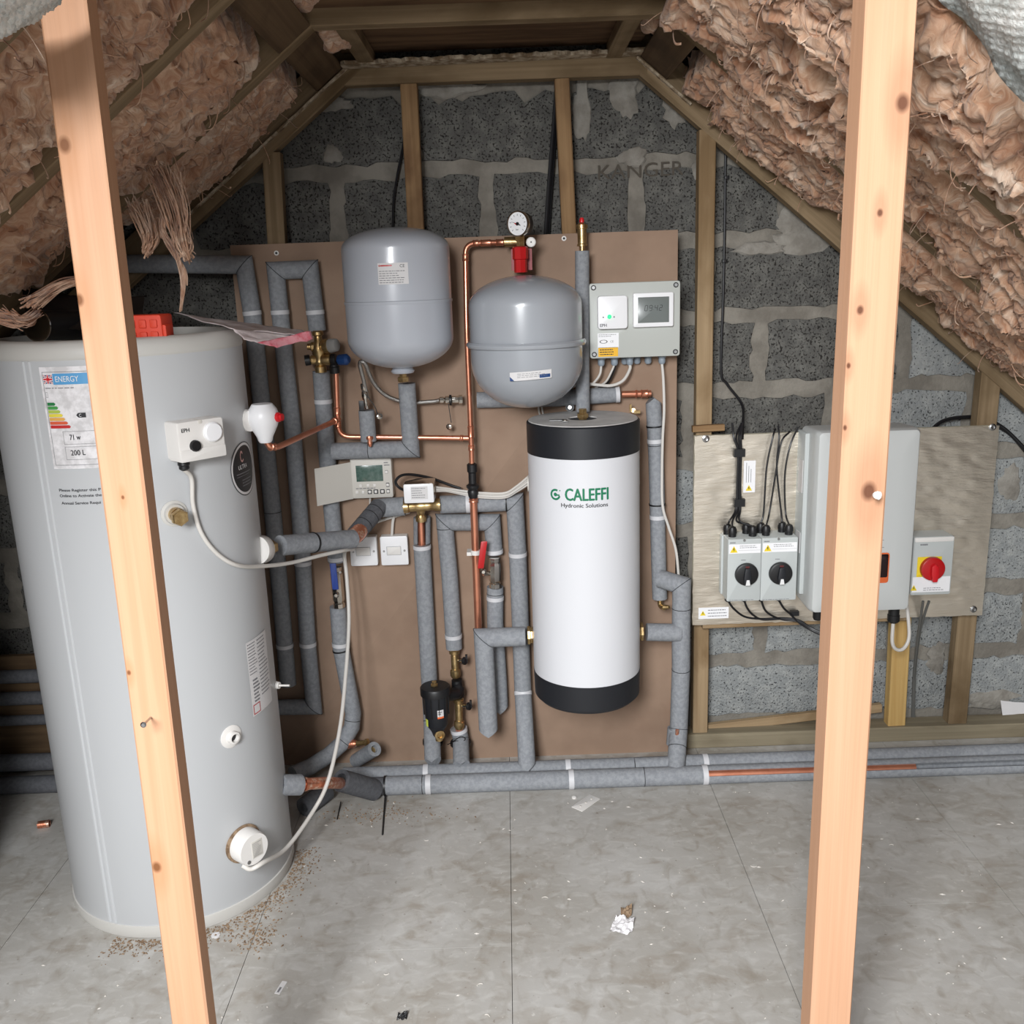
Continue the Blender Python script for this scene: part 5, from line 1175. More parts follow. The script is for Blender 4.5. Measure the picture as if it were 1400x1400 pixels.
for (sx, py, lab2) in ((-1, 871, 'port_union'), (1, 866, 'port_union')):
    cz = z(798 + sx * 75, py, 2.73); x0 = BX + sx * (BR - 0.012); x1 = BX + sx * (BR + 0.018)
    part('port_union', MB().lathe([(0.018, 0), (0.0285, 0.002), (0.030, 0.006), (0.030, 0.012), (0.026, 0.014), (0.026, 0.019), (0.030, 0.021), (0.030, 0.028), (0.024, 0.030)], (x0, 2.745, cz), (sx, 0, 0), 8), M['brass'], bt)
    part('port_cutout', MB().cyl((BX + sx * (BR - 0.02), 2.745, cz - 0.004), (BX + sx * (BR - 0.004), 2.745, cz - 0.004), 0.042, 30), M['black'], bt)
for sx, py in ((-1, 662), (1, 657)):
    cz = z(798 + sx * 75, py, 2.72); part('upper_socket', MB().ring((BX + sx * (BR - 0.02), 2.73, cz), (BX + sx * (BR + 0.003), 2.73, cz), 0.024, 0.012, 24), M['offwhite'], bt); part('port_cutout', MB().cyl((BX + sx * (BR - 0.02), 2.73, cz - 0.004), (BX + sx * (BR - 0.003), 2.73, cz - 0.004), 0.038, 30), M['black'], bt)
part('bottom_clip', MB().tube([(BX - 0.006, BYY - 0.05, zE + 0.002), (BX - 0.008, BYY - 0.052, zE - 0.014), (BX + 0.006, BYY - 0.052, zE - 0.014), (BX + 0.006, BYY - 0.05, zE + 0.002)], 0.0012, 8, 3), M['brass'], bt)
PB = on_cyl(BX, BYY, BR, 0.0008); cb_ = lambda px, py: chit(px, py, BX, BYY, BR)
(ua, za), (ub_, zb_) = cb_(772, 668), cb_(831.5, 684)
zb_ = cb_(800, 684.5)[1]; za = cb_(800, 667.5)[1]
lettering('CALEFFI', ua, zb_, za - zb_, PB, M['green_print'], bt, w=ub_ - ua, bold=0.0013, name='green_lettering')
(uc, zc_), (ud, _) = cb_(767, 694), cb_(831, 694)
zc_ = cb_(800, 694)[1]
lettering('Hydronic Solutions', uc, zc_, 0.0115, PB, M['ink'], bt, w=ud - uc, bold=0.0003, name='grey_lettering')
ul, zl_ = cb_(759.5, 676); q = MB(); m_ = 40; ro, ri = 0.0160, 0.0105
ang = [math.radians(60 + 285 * k / m_) for k in range(m_ + 1)]
vs = [PB(ul + ro * math.cos(a), zl_ + ro * math.sin(a)) for a in ang] + [PB(ul + ri * math.cos(a), zl_ + ri * math.sin(a)) for a in ang]
q.add(vs, [(k, k + 1, m_ + 2 + k, m_ + 1 + k) for k in range(m_)])
disc(q, PB, ul, zl_, 0.0005, 0.0052, 0.0, 24); q.add([PB(ul, zl_ - 0.003), PB(ul + 0.013, zl_ - 0.003), PB(ul + 0.013, zl_ + 0.001), PB(ul, zl_ + 0.001)], [(0, 1, 2, 3)]); disc(q, PB, ul + 0.014, zl_ + 0.012, 0.0002, 0.0018, 0.0, 14)
part('green_emblem', q, M['green_print'], bt, False)

# ------------------------------------------------------------------ valves and fittings on the board
def knob_wheel(rt, c, axis, r=0.013, L=0.024, m='black'):
    axis = V(axis).normalized(); part('handwheel', MB().lathe([(r * 0.7, 0), (r, 0.003), (r, L * 0.6), (r * 0.75, L), (0, L)], c, axis, 12), M[m], rt)
# brass multi valve
MY = 2.80
a, b_ = P(434, 452, MY), P(439, 509, MY); dn = (b_ - a).normalized()
mv = root('mixing_valve', b_, 'brass inlet control valve with grey and blue caps on the left riser', 'valve')
L = (b_ - a).length
part('brass_body', MB().lathe([(0.012, 0), (0.0165, 0.004), (0.0165, 0.012), (0.011, 0.016), (0.013, 0.03), (0.021, 0.045), (0.021, 0.065), (0.016, 0.078), (0.018, 0.09), (0.012, 0.10), (0.017, 0.104), (0.017, L)], a, dn, 16), M['brass'], mv)
c_ = P(437, 475, MY)
part('upper_branch', MB().lathe([(0.016, 0), (0.019, 0.012), (0.0165, 0.014), (0.022, 0.02), (0.022, 0.034), (0.019, 0.036)], c_, V((0.9, -0.35, 0.12)), 18), M['brass'], mv)
part('grey_cap', MB().lathe([(0.020, 0.034), (0.021, 0.038), (0.018, 0.058), (0.015, 0.060)], c_, V((0.9, -0.35, 0.12)), 14), mat('cap_grey', srgb(150, 148, 145), 0.5), mv)
for px, py in ((421, 474), (422, 492)):
    q = P(px, py, MY - 0.006); part('side_port', MB().lathe([(0.011, 0), (0.014, 0.012), (0.014, 0.022), (0.010, 0.024), (0.009, 0.034)], P(436, py, MY), (q - P(436, py, MY)), 14), M['brass'], mv)
part('black_end_cap', MB().cyl(P(424, 492, MY - 0.008), P(417, 493, MY - 0.010), 0.0155, 16), M['black'], mv)
part('lower_port', MB().lathe([(0.014, 0), (0.016, 0.01), (0.016, 0.025), (0.012, 0.027)], P(440, 492, MY - 0.01), (1, -0.1, 0), 14), M['brass'], mv)
c_ = P(456, 493, MY - 0.006)
part('black_branch', MB().lathe([(0.012, 0), (0.017, 0.008), (0.017, 0.020)], P(450, 492, MY - 0.008), (1, -0.1, 0), 14), M['black'], mv)
part('black_neck', MB().lathe([(0.012, 0), (0.013, 0.016), (0.015, 0.018), (0.015, 0.036)], c_, P(458, 510, MY) - c_, 14), M['black'], mv)
part('blue_cap', MB().lathe([(0.014, 0), (0.016, 0.006), (0.017, 0.026), (0.010, 0.034), (0, 0.035)], P(463, 492, MY - 0.012), (1, -0.35, 0.05), 10), M['blue2'], mv)

def lever_valve(label, p_top, p_bot, lever_quad, m, pivot):
    rt = root('lever_valve', p_bot, label, 'valve'); d = p_bot - p_top; L = d.length
    part('valve_body', MB().lathe([(0.013, 0), (0.0175, 0.001), (0.0175, 0.012), (0.014, 0.014), (0.019, 0.022), (0.019, L - 0.026), (0.014, L - 0.016), (0.018, L - 0.013), (0.018, L)], p_top, d, 8), M['chrome'], rt)
    part('spindle', MB().lathe([(0.007, 0), (0.007, 0.018), (0.0095, 0.019), (0.0095, 0.026), (0.005, 0.030)], pivot + V((0, 0.02, 0)), (0, -1, 0), 12), M['chrome'], rt)
    a, b2 = lever_quad; d2 = (b2 - a); u = V((1, 0, 0)); f = Fr(a, u, d2.normalized(), V((0, -1, 0)))
    part('lever', MB().rbox(f, -0.0095, 0.0095, 0.0, d2.length, -0.002, 0.003, 0.003, 0.0015), M[m], rt)
    return rt
LY = 2.815
lever_valve('chrome lever valve with a blue handle on the left riser', P(459, 775, LY), P(464, 830, LY), (P(459, 806, 2.775), P(455, 770, 2.775)), 'blue', P(460, 813, 2.795))
lever_valve('chrome lever valve with a red handle right of the bare copper', P(676, 762, LY), P(677, 803, LY), (P(657, 777, 2.765), P(662, 740, 2.765)), 'red', P(661, 781, 2.79))
q = MB().cyl(P(672, 784, LY), P(661, 784, 2.79), 0.007, 12); tag(part('valve_stem', q, M['chrome']), 'short chrome stem between red lever and its valve', 'fitting')

# motorised valve
hv = root('motorised_valve', P(575, 705, 2.80), 'motorised valve, brass tee under a silver and white actuator box', 'valve')
fM = wall_fr(2.735); x0, zt_ = wp(551, 662, 2.735); x1, zb2_ = wp(594, 687, 2.735)
part('actuator_box', MB().rbox(fM, x0, x1, zb2_, zt_, -0.075, 0, 0.004, 0.002), M['chrome'], hv)
af = part('actuator_face', MB().rbox(fM, x0 + 0.001, x1 - 0.001, zb2_ + 0.001, zt_ - 0.001, -0.001, 0.003, 0.004, 0.001), M['white2'], hv)
q = MB(); sheet(q, on_fr(fM, 0.0035), x0 + 0.022, x1 - 0.018, zb2_ + 0.012, zt_ - 0.008); part('actuator_label', q, M['paper'], af, False)
q = MB(); greek(q, on_fr(fM, 0.0039), x0 + 0.024, x1 - 0.021, zb2_ + 0.014, zt_ - 0.01, 5, 0, 3, 0.25); part('label_print', q, M['ink_grey'], af, False)
a, b_ = P(552, 693, 2.80), P(602, 690, 2.80)
part('brass_run', MB().lathe([(0.020, 0), (0.020, 0.014), (0.016, 0.018), (0.017, 0.04), (0.020, 0.05), (0.017, 0.065), (0.016, 0.09), (0.020, 0.096), (0.020, (b_ - a).length)], a, b_ - a, 12), M['brass'], hv)
part('brass_leg', MB().lathe([(0.016, 0), (0.014, 0.018), (0.011, 0.026), (0.0165, 0.034), (0.0165, 0.048), (0.012, 0.05)], P(575, 692, 2.80), P(576, 714, 2.81) - P(575, 692, 2.80), 12), M['brass'], hv)
# fused spurs
def spur(pxl, pxr, pyt, pyb, label):
    f = wall_fr(2.845); x0, zt_ = wp(pxl, pyt, 2.845); x1, zb2_ = wp(pxr, pyb, 2.845)
    rt = root('fused_spur', ((x0 + x1) / 2, 2.845, zb2_), label, 'socket')
    part('back_box', MB().rbox(f, x0 + 0.001, x1 - 0.001, zb2_ + 0.001, zt_ - 0.001, -0.034, -0.006, 0.003, 0.001), M['white'], rt)
    part('face_plate', MB().rbox(f, x0, x1, zb2_, zt_, -0.007, 0.001, 0.005, 0.0025), M['white2'], rt)
    cx, cz = (x0 + x1) / 2, (zb2_ + zt_) / 2
    part('rocker', MB().rbox(f, cx - 0.022, cx + 0.02, cz - 0.012, cz + 0.013, 0.0, 0.0035, 0.002, 0.001), M['white'], rt)
    q = MB(); frame_line(q, on_fr(f, 0.0008), cx - 0.0235, cx + 0.0215, cz - 0.0135, cz + 0.0145, 0.0008, 0.0006); part('rocker_gap', q, M['ink_grey'], rt, False)
    for s in (-1, 1): part('plate_screw', MB().cyl((cx + s * 0.032, 2.8445, cz), (cx + s * 0.032, 2.8425, cz), 0.0035, 12), M['steel'], rt)
spur(477, 517, 735, 773, 'left white fused spur below the diagonal lagging')
spur(519, 559, 734, 772, 'right white fused spur below the level pipe')
# programmer with open flap
f = wall_fr(2.835); x0, zt_ = wp(478, 627, 2.835); x1, zb2_ = wp(538, 680, 2.835)
pg = root('programmer', ((x0 + x1) / 2, 2.835, zb2_), 'white wall programmer with green display and its flap hanging open', 'controller')
part('case', MB().rbox(f, x0, x1, zb2_, zt_, -0.044, 0, 0.004, 0.003), M['offwhite'], pg)
W_, H_ = x1 - x0, zt_ - zb2_; fx = lambda a: x0 + W_ * a; fz = lambda b2: zb2_ + H_ * b2
part('display', MB().rbox(f, fx(0.13), fx(0.78), fz(0.42), fz(0.82), -0.001, 0.0012, 0.001, 0.0003), M['lcd_green'], pg)
q = MB()
for (a, b2, w, h) in ((0.87, 0.64, 0.035, 0.04), (0.88, 0.32, 0.04, 0.05), (0.88, 0.16, 0.04, 0.05), (0.74, 0.16, 0.055, 0.055), (0.58, 0.16, 0.055, 0.055), (0.43, 0.16, 0.05, 0.055)): q.rbox(f, fx(a - w), fx(a + w), fz(b2 - h), fz(b2 + h), 0, 0.0016, 0.0015, 0.0005)
part('key_surround', q, M['ink'], pg)
for (a, b2) in ((0.74, 0.16), (0.58, 0.16), (0.43, 0.16), (0.88, 0.32), (0.88, 0.16), (0.87, 0.64), (0.27, 0.16), (0.12, 0.16), (0.22, 0.32), (0.4, 0.32), (0.56, 0.32)):
    part('key', MB().rbox(f, fx(a - 0.033), fx(a + 0.033), fz(b2 - 0.034), fz(b2 + 0.034), 0.0, 0.003, 0.0015, 0.0008), M['white'], pg)
q = MB(); greek(q, on_fr(f, 0.0008), fx(0.82), fx(0.97), fz(0.78), fz(0.9), 2, 0, 2, 0.4); greek(q, on_fr(f, 0.0008), fx(0.1), fx(0.7), fz(0.23), fz(0.27), 1, 0, 5, 0.5); part('key_print', q, M['ink_grey'], pg, False)
q = MB(); h0, h1 = P(479, 632, 2.835), P(483, 682, 2.835); o0, o1 = P(430, 641, 2.765), P(434, 692, 2.765)
w_ = V((0.0, -1, 0)) * 0.002
vs = [h0, h1, o1, o0]; nrm = (h1 - h0).cross(o0 - h0).normalized() * 0.0022
q.add(vs + [v + nrm for v in vs], [(0, 1, 2, 3), (7, 6, 5, 4), (0, 4, 5, 1), (1, 5, 6, 2), (2, 6, 7, 3), (3, 7, 4, 0)]); part('flap', q, M['offwhite'], pg, False)
p_ = P(478.5, 627, 2.834); part('status_lamp', MB().cyl(p_, p_ + V((0, -0.003, 0)), 0.002, 10), mat('lamp_lime', srgb(190, 230, 120), 0.4), pg)

# braided hose and its couplings
q = MB().tube([P(503, 545, 2.80), P(496, 515, 2.77), P(492, 497, 2.75), P(499, 497, 2.745), P(510, 522, 2.78), P(527, 540, 2.81), P(555, 550, 2.835), P(590, 549, 2.835), P(602, 547, 2.83)], 0.0062, 12, 8)
tag(part('braided_hose', q, M['braid']), 'silver braided filling hose looping under the left grey vessel', 'hose')
hc2 = root('hose_valve', P(501, 561, 2.785), 'chrome filling valve with black tag above the short lagged stub', 'valve')
part('valve_body', MB().lathe([(0.006, 0), (0.0085, 0.004), (0.0085, 0.018), (0.006, 0.022), (0.0095, 0.028), (0.0095, 0.045), (0.006, 0.05), (0.007, 0.075)], P(496, 524, 2.785), P(502, 562, 2.785) - P(496, 524, 2.785), 8), M['chrome'], hc2)
part('black_tag', MB().rbox(wall_fr(2.775), P(491, 560, 2.775).x, P(498, 560, 2.775).x, z(495, 563, 2.775), z(495, 548, 2.775), -0.003, 0.0, 0.001, 0.0005), M['black'], hc2)
q = MB().tube([P(494, 533, 2.78), P(503, 543, 2.775), P(512, 555, 2.775), P(516, 566, 2.775)], 0.0013, 6, 5); part('tether', q, M['black'], hc2)
part('hanging_cap', MB().lathe([(0.007, 0), (0.009, 0.002), (0.009, 0.008), (0.006, 0.010)], P(518, 569, 2.78), (0.5, -1, 0.1), 12), M['chrome'], hc2)
hd = root('hose_coupling', P(616, 547, 2.83), 'chrome hose coupling with black ring and dangling cap, left of the bare copper', 'valve')
part('coupling', MB().lathe([(0.006, 0), (0.0095, 0.003), (0.0095, 0.014), (0.007, 0.016), (0.0115, 0.02), (0.0115, 0.03), (0.008, 0.034), (0.011, 0.04), (0.011, 0.058), (0.014, 0.06), (0.014, 0.07)], P(600, 547, 2.83), P(634, 546, 2.835) - P(600, 547, 2.83), 8), M['chrome'], hd)
c_ = P(616, 547, 2.83); part('black_ring', MB().ring(c_ - X_ * 0.003, c_ + X_ * 0.003, 0.016, 0.008, 20), M['black'], hd)
part('tether', MB().tube([P(613, 552, 2.82), P(615, 565, 2.82), P(617, 578, 2.82)], 0.0012, 6, 4), M['black'], hd)
part('hanging_cap', MB().lathe([(0.007, 0), (0.009, 0.002), (0.009, 0.008), (0.006, 0.010)], P(615, 583, 2.825), (-0.3, -1, 0.0), 12), M['chrome'], hd)

# magnetic filter and its valves
MFX = P(596, 960, 2.74).x; zt_, zm, zb2_ = z(593, 937, 2.74), z(598, 985, 2.74), z(600, 1006, 2.74)
mf = root('magnetic_filter', (MFX, 2.74, zb2_), 'black magnetic filter canister with a brass top plug', 'filter')
part('canister', MB().lathe([(0.012, zb2_), (0.015, zb2_ + 0.004), (0.020, zb2_ + 0.02), (0.030, zb2_ + 0.036), (0.034, zb2_ + 0.042), (0.037, zm + 0.03), (0.040, zt_ - 0.024)], (MFX, 2.74, 0), seg=32), M['black_soft'], mf)
part('canister_lid', MB().lathe([(0.040, zt_ - 0.03), (0.047, zt_ - 0.028), (0.047, zt_ - 0.006), (0.044, zt_ - 0.002), (0, zt_)], (MFX, 2.74, 0), seg=32), M['black'], mf)
for k in range(10):
    w = 2 * math.pi * k / 10; part('grip_rib', MB().cyl((MFX + 0.0385 * math.cos(w), 2.74 + 0.0385 * math.sin(w), zm + 0.022), (MFX + 0.040 * math.cos(w), 2.74 + 0.040 * math.sin(w), zt_ - 0.03), 0.002, 8), M['black'], mf)
part('top_plug', MB().lathe([(0.012, 0), (0.012, 0.005), (0.008, 0.007), (0.008, 0.014), (0.005, 0.016)], (MFX - 0.002, 2.74, zt_ - 0.001), seg=6), M['brass'], mf)
part('bottom_port', MB().lathe([(0.016, 0), (0.016, 0.008), (0.010, 0.009), (0.009, 0.004), (0, 0.004)], P(601, 1004, 2.725), (0.25, -1, 0), 8), M['brass'], mf)
part('port_neck', MB().lathe([(0.012, zb2_ - 0.012), (0.012, zb2_ + 0.002)], (MFX + 0.004, 2.735, 0), seg=12), M['brass'], mf)
PMf = on_cyl(MFX, 2.74, 0.0398); q = sheet(MB(), PMf, 0.006, 0.026, zm + 0.024, zm + 0.052, 5, 1); ml = part('canister_label', q, M['paper'], mf)
q = sheet(MB(), PMf, 0.006, 0.026, zm + 0.024, zm + 0.030, 5, 1, 0.0004); part('label_stripe', q, M['orange'], ml); q = MB(); greek(q, PMf, 0.008, 0.022, zm + 0.036, zm + 0.048, 2, 0.0004, 3, 0.5); part('label_print', q, M['ink'], ml, False)
q = sheet(MB(), on_cyl(MFX, 2.74, 0.0345), -0.038, -0.026, zm - 0.008, zm + 0.016, 3, 1, 0.0018); part('yellow_tag', q, mat('tag_lime', srgb(206, 214, 90), 0.5), mf)
part('side_connector', MB().tube([P(606, 950, 2.76), P(622, 948, 2.80), P(627, 940, 2.82)], 0.021, 12, 5), M['black'], mf)
part('side_body', MB().lathe([(0.019, 0), (0.023, 0.006), (0.023, 0.03), (0.018, 0.036), (0.017, 0.06)], P(626, 953, 2.825), P(624, 920, 2.825) - P(626, 953, 2.825), 12), M['black'], mf)
def iso_valve(pt, pb, wheel, label, Y):
    a, b2 = P(*pt, Y), P(*pb, Y); L = (b2 - a).length; rt = root('isolating_valve', b2, label, 'valve')
    part('brass_body', MB().lathe([(0.013, 0), (0.0165, 0.003), (0.0165, 0.013), (0.011, 0.017), (0.0125, 0.022), (0.0125, L - 0.032), (0.0105, L - 0.03), (0.017, L - 0.024), (0.017, L - 0.008), (0.013, L)], a, b2 - a, 10), M['brass'], rt)
    c = P(*wheel, Y - 0.01); part('chrome_stem', MB().cyl(P(wheel[0] - 9, wheel[1], Y), c, 0.006, 12), M['chrome'], rt)
    part('black_handle', MB().lathe([(0.008, 0), (0.0125, 0.003), (0.0125, 0.012), (0.007, 0.016)], c - X_ * 0.004, (1, -0.5, 0), 14), M['black'], rt)
    part('handle_wing', MB().box(c + X_ * 0.009 + Z_ * 0.008 - Y_ * 0.004, (0.007, 0.008, 0.026)), M['black'], rt)
iso_valve((621, 888), (623, 926), (634, 903), 'brass isolating valve above the black filter, its stem pointing right', 2.83)
iso_valve((627, 955), (628, 996), (640, 965), 'brass isolating valve below the black filter, its stem pointing right', 2.81)
part_ = tag(part('copper_sleeve', MB().cyl(P(628, 990, 2.815), P(628, 999, 2.82), 0.0125, 14), M['copper']), 'short copper sleeve under the lower isolating valve', 'fitting')
q = MB()
for k in range(16): pass
loop = [P(617, 1014, 2.80), P(622, 1012, 2.797), P(630, 1007, 2.795), P(636, 1010, 2.797), P(632, 1014, 2.795), P(623, 1013, 2.797), P(612, 1018, 2.82)]
tag(part('wire_loop', MB().tube(loop, 0.0013, 6, 6), M['black']), 'thin black wire tied round the lagging under the black filter', 'wire')
for px, lab in ((583, 'black pipe clip behind the lagging left of the filter foot'), (608, 'black pipe clip behind the lagging below the brass valves')):
    pass
ring_ = MB().ring(P(592, 1012, 2.83), P(592, 1016, 2.83), 0.034, 0.027, 24); tag(part('pipe_clip', ring_, M['black']), 'black pipe clip round the lagging beside the filter foot', 'clip')
ring_ = MB().ring(P(630, 1014, 2.83), P(630, 1018, 2.83), 0.034, 0.027, 24); tag(part('pipe_clip', ring_, M['black']), 'black pipe clip round the lagging below the brass valves', 'clip')
dcv = root('drain_valve', P(903, 828, 2.80), 'small brass drain elbow under the long right downpipe', 'valve')
part('elbow', MB().tube([P(902, 817, 2.835), P(903, 828, 2.83), P(908, 831, 2.80)], 0.008, 12, 5), M['brass'], dcv); part('spout', MB().lathe([(0.006, 0), (0.009, 0.002), (0.007, 0.01), (0.005, 0.02)], P(907, 830, 2.80), (0.7, -0.5, 0.15), 12), M['brass'], dcv)
for (px, py, lab) in ((900, 550, 'small brass wing valve on the board behind the tank lid'),):
    p_ = P(868, 562, 2.84); wv = root('brass_clip', P(866, 562, 2.85), lab, 'fitting')
    part('stud', MB().cyl(P(866, 561, 2.875), P(866, 561, 2.83), 0.007, 10), M['brass'], wv); part('wing', MB().box(P(862, 558, 2.83), (0.006, 0.008, 0.022)), M['brass'], wv); part('wing', MB().box(P(871, 563, 2.83), (0.018, 0.008, 0.009)), M['brass'], wv)
hk = root('pipe_hook', P(779, 557, 2.85), 'grey screw ring on the board just above the white tank', 'fitting')
part('ring', MB().ring(P(779, 557, 2.86), P(779, 557, 2.84), 0.013, 0.008, 22), M['black'], hk); part('screw_head', MB().cyl(P(779, 557, 2.86), P(779, 557, 2.835), 0.006, 14), M['steel'], hk)

# ------------------------------------------------------------------ control box
CBY = 2.79; f = wall_fr(CBY); x0, zt_ = P(806, 388, CBY).x, P(868, 386, CBY).z; x1, zb2_ = P(929, 486, CBY).x, P(868, 488, CBY).z
cbx = root('control_box', ((x0 + x1) / 2, CBY, zb2_), 'grey plastic control enclosure at the top right of the brown board', 'enclosure')
part('case', MB().rbox(f, x0, x1, zb2_, zt_, -0.088, -0.018, 0.006, 0.002), M['grey_box'], cbx)
part('cover', MB().rbox(f, x0 - 0.001, x1 + 0.001, zb2_ - 0.001, zt_ + 0.001, -0.016, 0.0, 0.007, 0.003), M['grey_box'], cbx)
for cx_, cz_ in ((x0 + 0.011, zt_ - 0.011), (x1 - 0.012, zt_ - 0.011), (x0 + 0.011, zb2_ + 0.011), (x1 - 0.012, zb2_ + 0.011)):
    s_ = part('cover_screw', MB().lathe([(0.0075, -0.001), (0.0075, 0.0008), (0.0055, 0.001)], (cx_, CBY, cz_), (0, -1, 0), 20), M['black'], cbx)
    part('screw_head', MB().cyl((cx_, CBY - 0.0008, cz_), (cx_, CBY - 0.003, cz_), 0.0045, 14), M['steel'], s_)
a0, a1, b0, b1 = P(815, 0, CBY).x, 0, 0, 0
xx = lambda px, py: wp(px, py, CBY - 0.02)
(u0, v1_), (u1, v0_) = xx(817, 405), xx(858, 449)
rc = root('wireless_receiver', ((u0 + u1) / 2, CBY, v0_), 'small white receiver with a glowing green light on the control box', 'receiver')
part('case', MB().rbox(f, u0, u1, v0_, v1_, 0.0005, 0.022, 0.008, 0.003), M['white2'], rc)
lx, lz = xx(833, 433); part('green_lamp', MB().sphere((lx, CBY - 0.023, lz), 0.0062, 14), M['led'], rc)
for dx in (-0.0175, 0.0135): part('side_lamp', MB().cyl((lx + dx, CBY - 0.022, lz - 0.001), (lx + dx, CBY - 0.0235, lz - 0.001), 0.0022, 10), M['ink_grey'], rc)
lettering('EPH', u0 + 0.005, v0_ + 0.007, 0.0085, on_fr(f, 0.0228), M['ink_grey'], rc, bold=0.0004)
(u0, v1_), (u1, v0_) = xx(866, 401), xx(921, 446)
tm = root('room_display', ((u0 + u1) / 2, CBY, v0_), 'white framed grey display reading 09:42 on the control box', 'display')
part('frame', MB().rbox(f, u0, u1, v0_, v1_, 0.0005, 0.018, 0.004, 0.003), M['white2'], tm)
part('screen', MB().rbox(f, u0 + 0.013, u1 - 0.013, v0_ + 0.012, v1_ - 0.012, 0.0175, 0.0188, 0.001, 0.0002), M['lcd'], tm)
# seven segment digits
SEG = {'0': 'abcdef', '9': 'abcdfg', '4': 'bcfg', '2': 'abged'}
def seven(ch, u, v, w, h, q, place):
    t = w * 0.17; sk = lambda x, y: place(u + x + y * 0.14, v + y)
    S = {'a': (t, h - t, w - t, h), 'd': (t, 0, w - t, t), 'g': (t, h / 2 - t / 2, w - t, h / 2 + t / 2), 'f': (0, h / 2, t, h - t * .6), 'b': (w - t, h / 2, w, h - t * .6), 'e': (0, t * .6, t, h / 2), 'c': (w - t, t * .6, w, h / 2)}
    for s_ in SEG[ch]:
        a, b2, c, d = S[s_]; q.add([sk(a, b2), sk(c, b2), sk(c, d), sk(a, d)], [(0, 1, 2, 3)])
q = MB(); uu = u0 + 0.031; vv = v0_ + 0.045; pl = on_fr(f, 0.0191)
for ch, du in (('0', 0), ('9', 0.013), ('4', 0.0285), ('2', 0.0415)): seven(ch, uu + du, vv, 0.0088, 0.0165, q, pl)
for dv in (0.004, 0.011): poly(q, pl, circ(uu + 0.0258, vv + dv, 0.0009, 8))
part('digits', q, M['ink'], tm, False)
(u0, v1_), (u1, v0_) = wp(817, 456, CBY), wp(846, 475, CBY)
sk_ = part('maker_sticker', sheet(MB(), on_fr(f), u0, u1, v0_, v1_), M['white2'], cbx); q = MB(); greek(q, on_fr(f, 0.001), u0 + 0.003, u1 - 0.003, v1_ - 0.011, v1_ - 0.002, 2, 0, 3, 0.25)
o_ = (u0 + 0.017, (v0_ + v1_) / 2 - 0.003)
q.add([on_fr(f, 0.001)(o_[0] + r3 * math.cos(2 * math.pi * k / 24), o_[1] + r3 * 0.45 * math.sin(2 * math.pi * k / 24)) for r3 in (0.0115, 0.009) for k in range(24)], [(k, (k + 1) % 24, 24 + (k + 1) % 24, 24 + k) for k in range(24)])
part('sticker_print', q, M['ink'], sk_, False); lettering('CE', u0 + 0.036, o_[1] - 0.003, 0.006, on_fr(f, 0.001), M['ink_grey'], sk_)
(u0, v1_), (u1, v0_) = wp(818, 475.5, CBY), wp(845, 487, CBY)
ys_ = part('warning_sticker', sheet(MB(), on_fr(f), u0, u1, v0_, v1_), M['amber'], cbx); q = MB(); greek(q, on_fr(f, 0.001), u0 + 0.004, u1 - 0.004, v0_ + 0.003, v1_ - 0.003, 3, 0, 5, 0.4); part('sticker_print', q, M['ink'], ys_, False)
gm = mat('gland_grey', srgb(140, 150, 160), 0.5)
GLS = [(822, 0), (840, 0), (854, -0.03), (861, 0), (871, -0.03), (886, -0.02), (905, 0)]
gpos = {}
for px, dy in GLS:
    p_ = P(px, 489, 2.835 - dy); p_.z = zb2_; gpos[px] = p_
    part('cable_gland', MB().lathe([(0.0125, 0.002), (0.0125, -0.008), (0.0095, -0.009), (0.0105, -0.011), (0.0105, -0.022), (0.007, -0.027)], p_, (0, 0, 1), 10), gm, cbx)
def cable(label, pts, r, m, seg=8, sm=7): return tag(part('cable', MB().tube([V(p) for p in pts], r, seg, sm), M[m]), label, 'cable')
dz = V((0, 0, -0.024))
cable('white cable from the leftmost gland of the control box', [gpos[822] + dz, P(820, 512, 2.83), P(811, 524, 2.84), P(800, 530, 2.86), P(786, 540, 2.87)], 0.0035, 'cable_white')
cable('white cable from the second gland of the control box', [gpos[840] + dz, P(836, 508, 2.83), P(828, 522, 2.84), P(815, 530, 2.865), P(800, 545, 2.87)], 0.003, 'cable_white')
cable('black cable beside the second gland of the control box', [gpos[840] + dz + V((0.004, 0, 0)), P(839, 508, 2.838), P(831, 523, 2.85), P(818, 532, 2.868), P(803, 548, 2.872)], 0.003, 'cable_black')
cable('thicker white cable curving from the middle gland behind the tank pipe', [gpos[861] + dz, P(861, 505, 2.83), P(852, 520, 2.82), P(836, 527, 2.82), P(815, 526, 2.83), P(796, 524, 2.85), P(780, 530, 2.868)], 0.0045, 'cable_white')
cable('long white cable hanging from the rightmost gland beside the downpipe', [gpos[905] + dz, P(907, 520, 2.82), P(908, 560, 2.81), P(906, 600, 2.81), P(905, 650, 2.82), P(906, 692, 2.82), P(914, 720, 2.825), P(924, 752, 2.83), P(928, 790, 2.84)], 0.0042, 'cable_white')
for px, lab in ((737, 'left of two white cable ends below the right grey vessel'), (741, 'right of two white cable ends below the right grey vessel')):
    cable(lab, [P(px - 1, 553, 2.87), P(px + (0 if px == 737 else 1), 563, 2.87), P(px + 3, 580, 2.872), P(px - 5, 630, 2.872)], 0.003, 'cable_white')
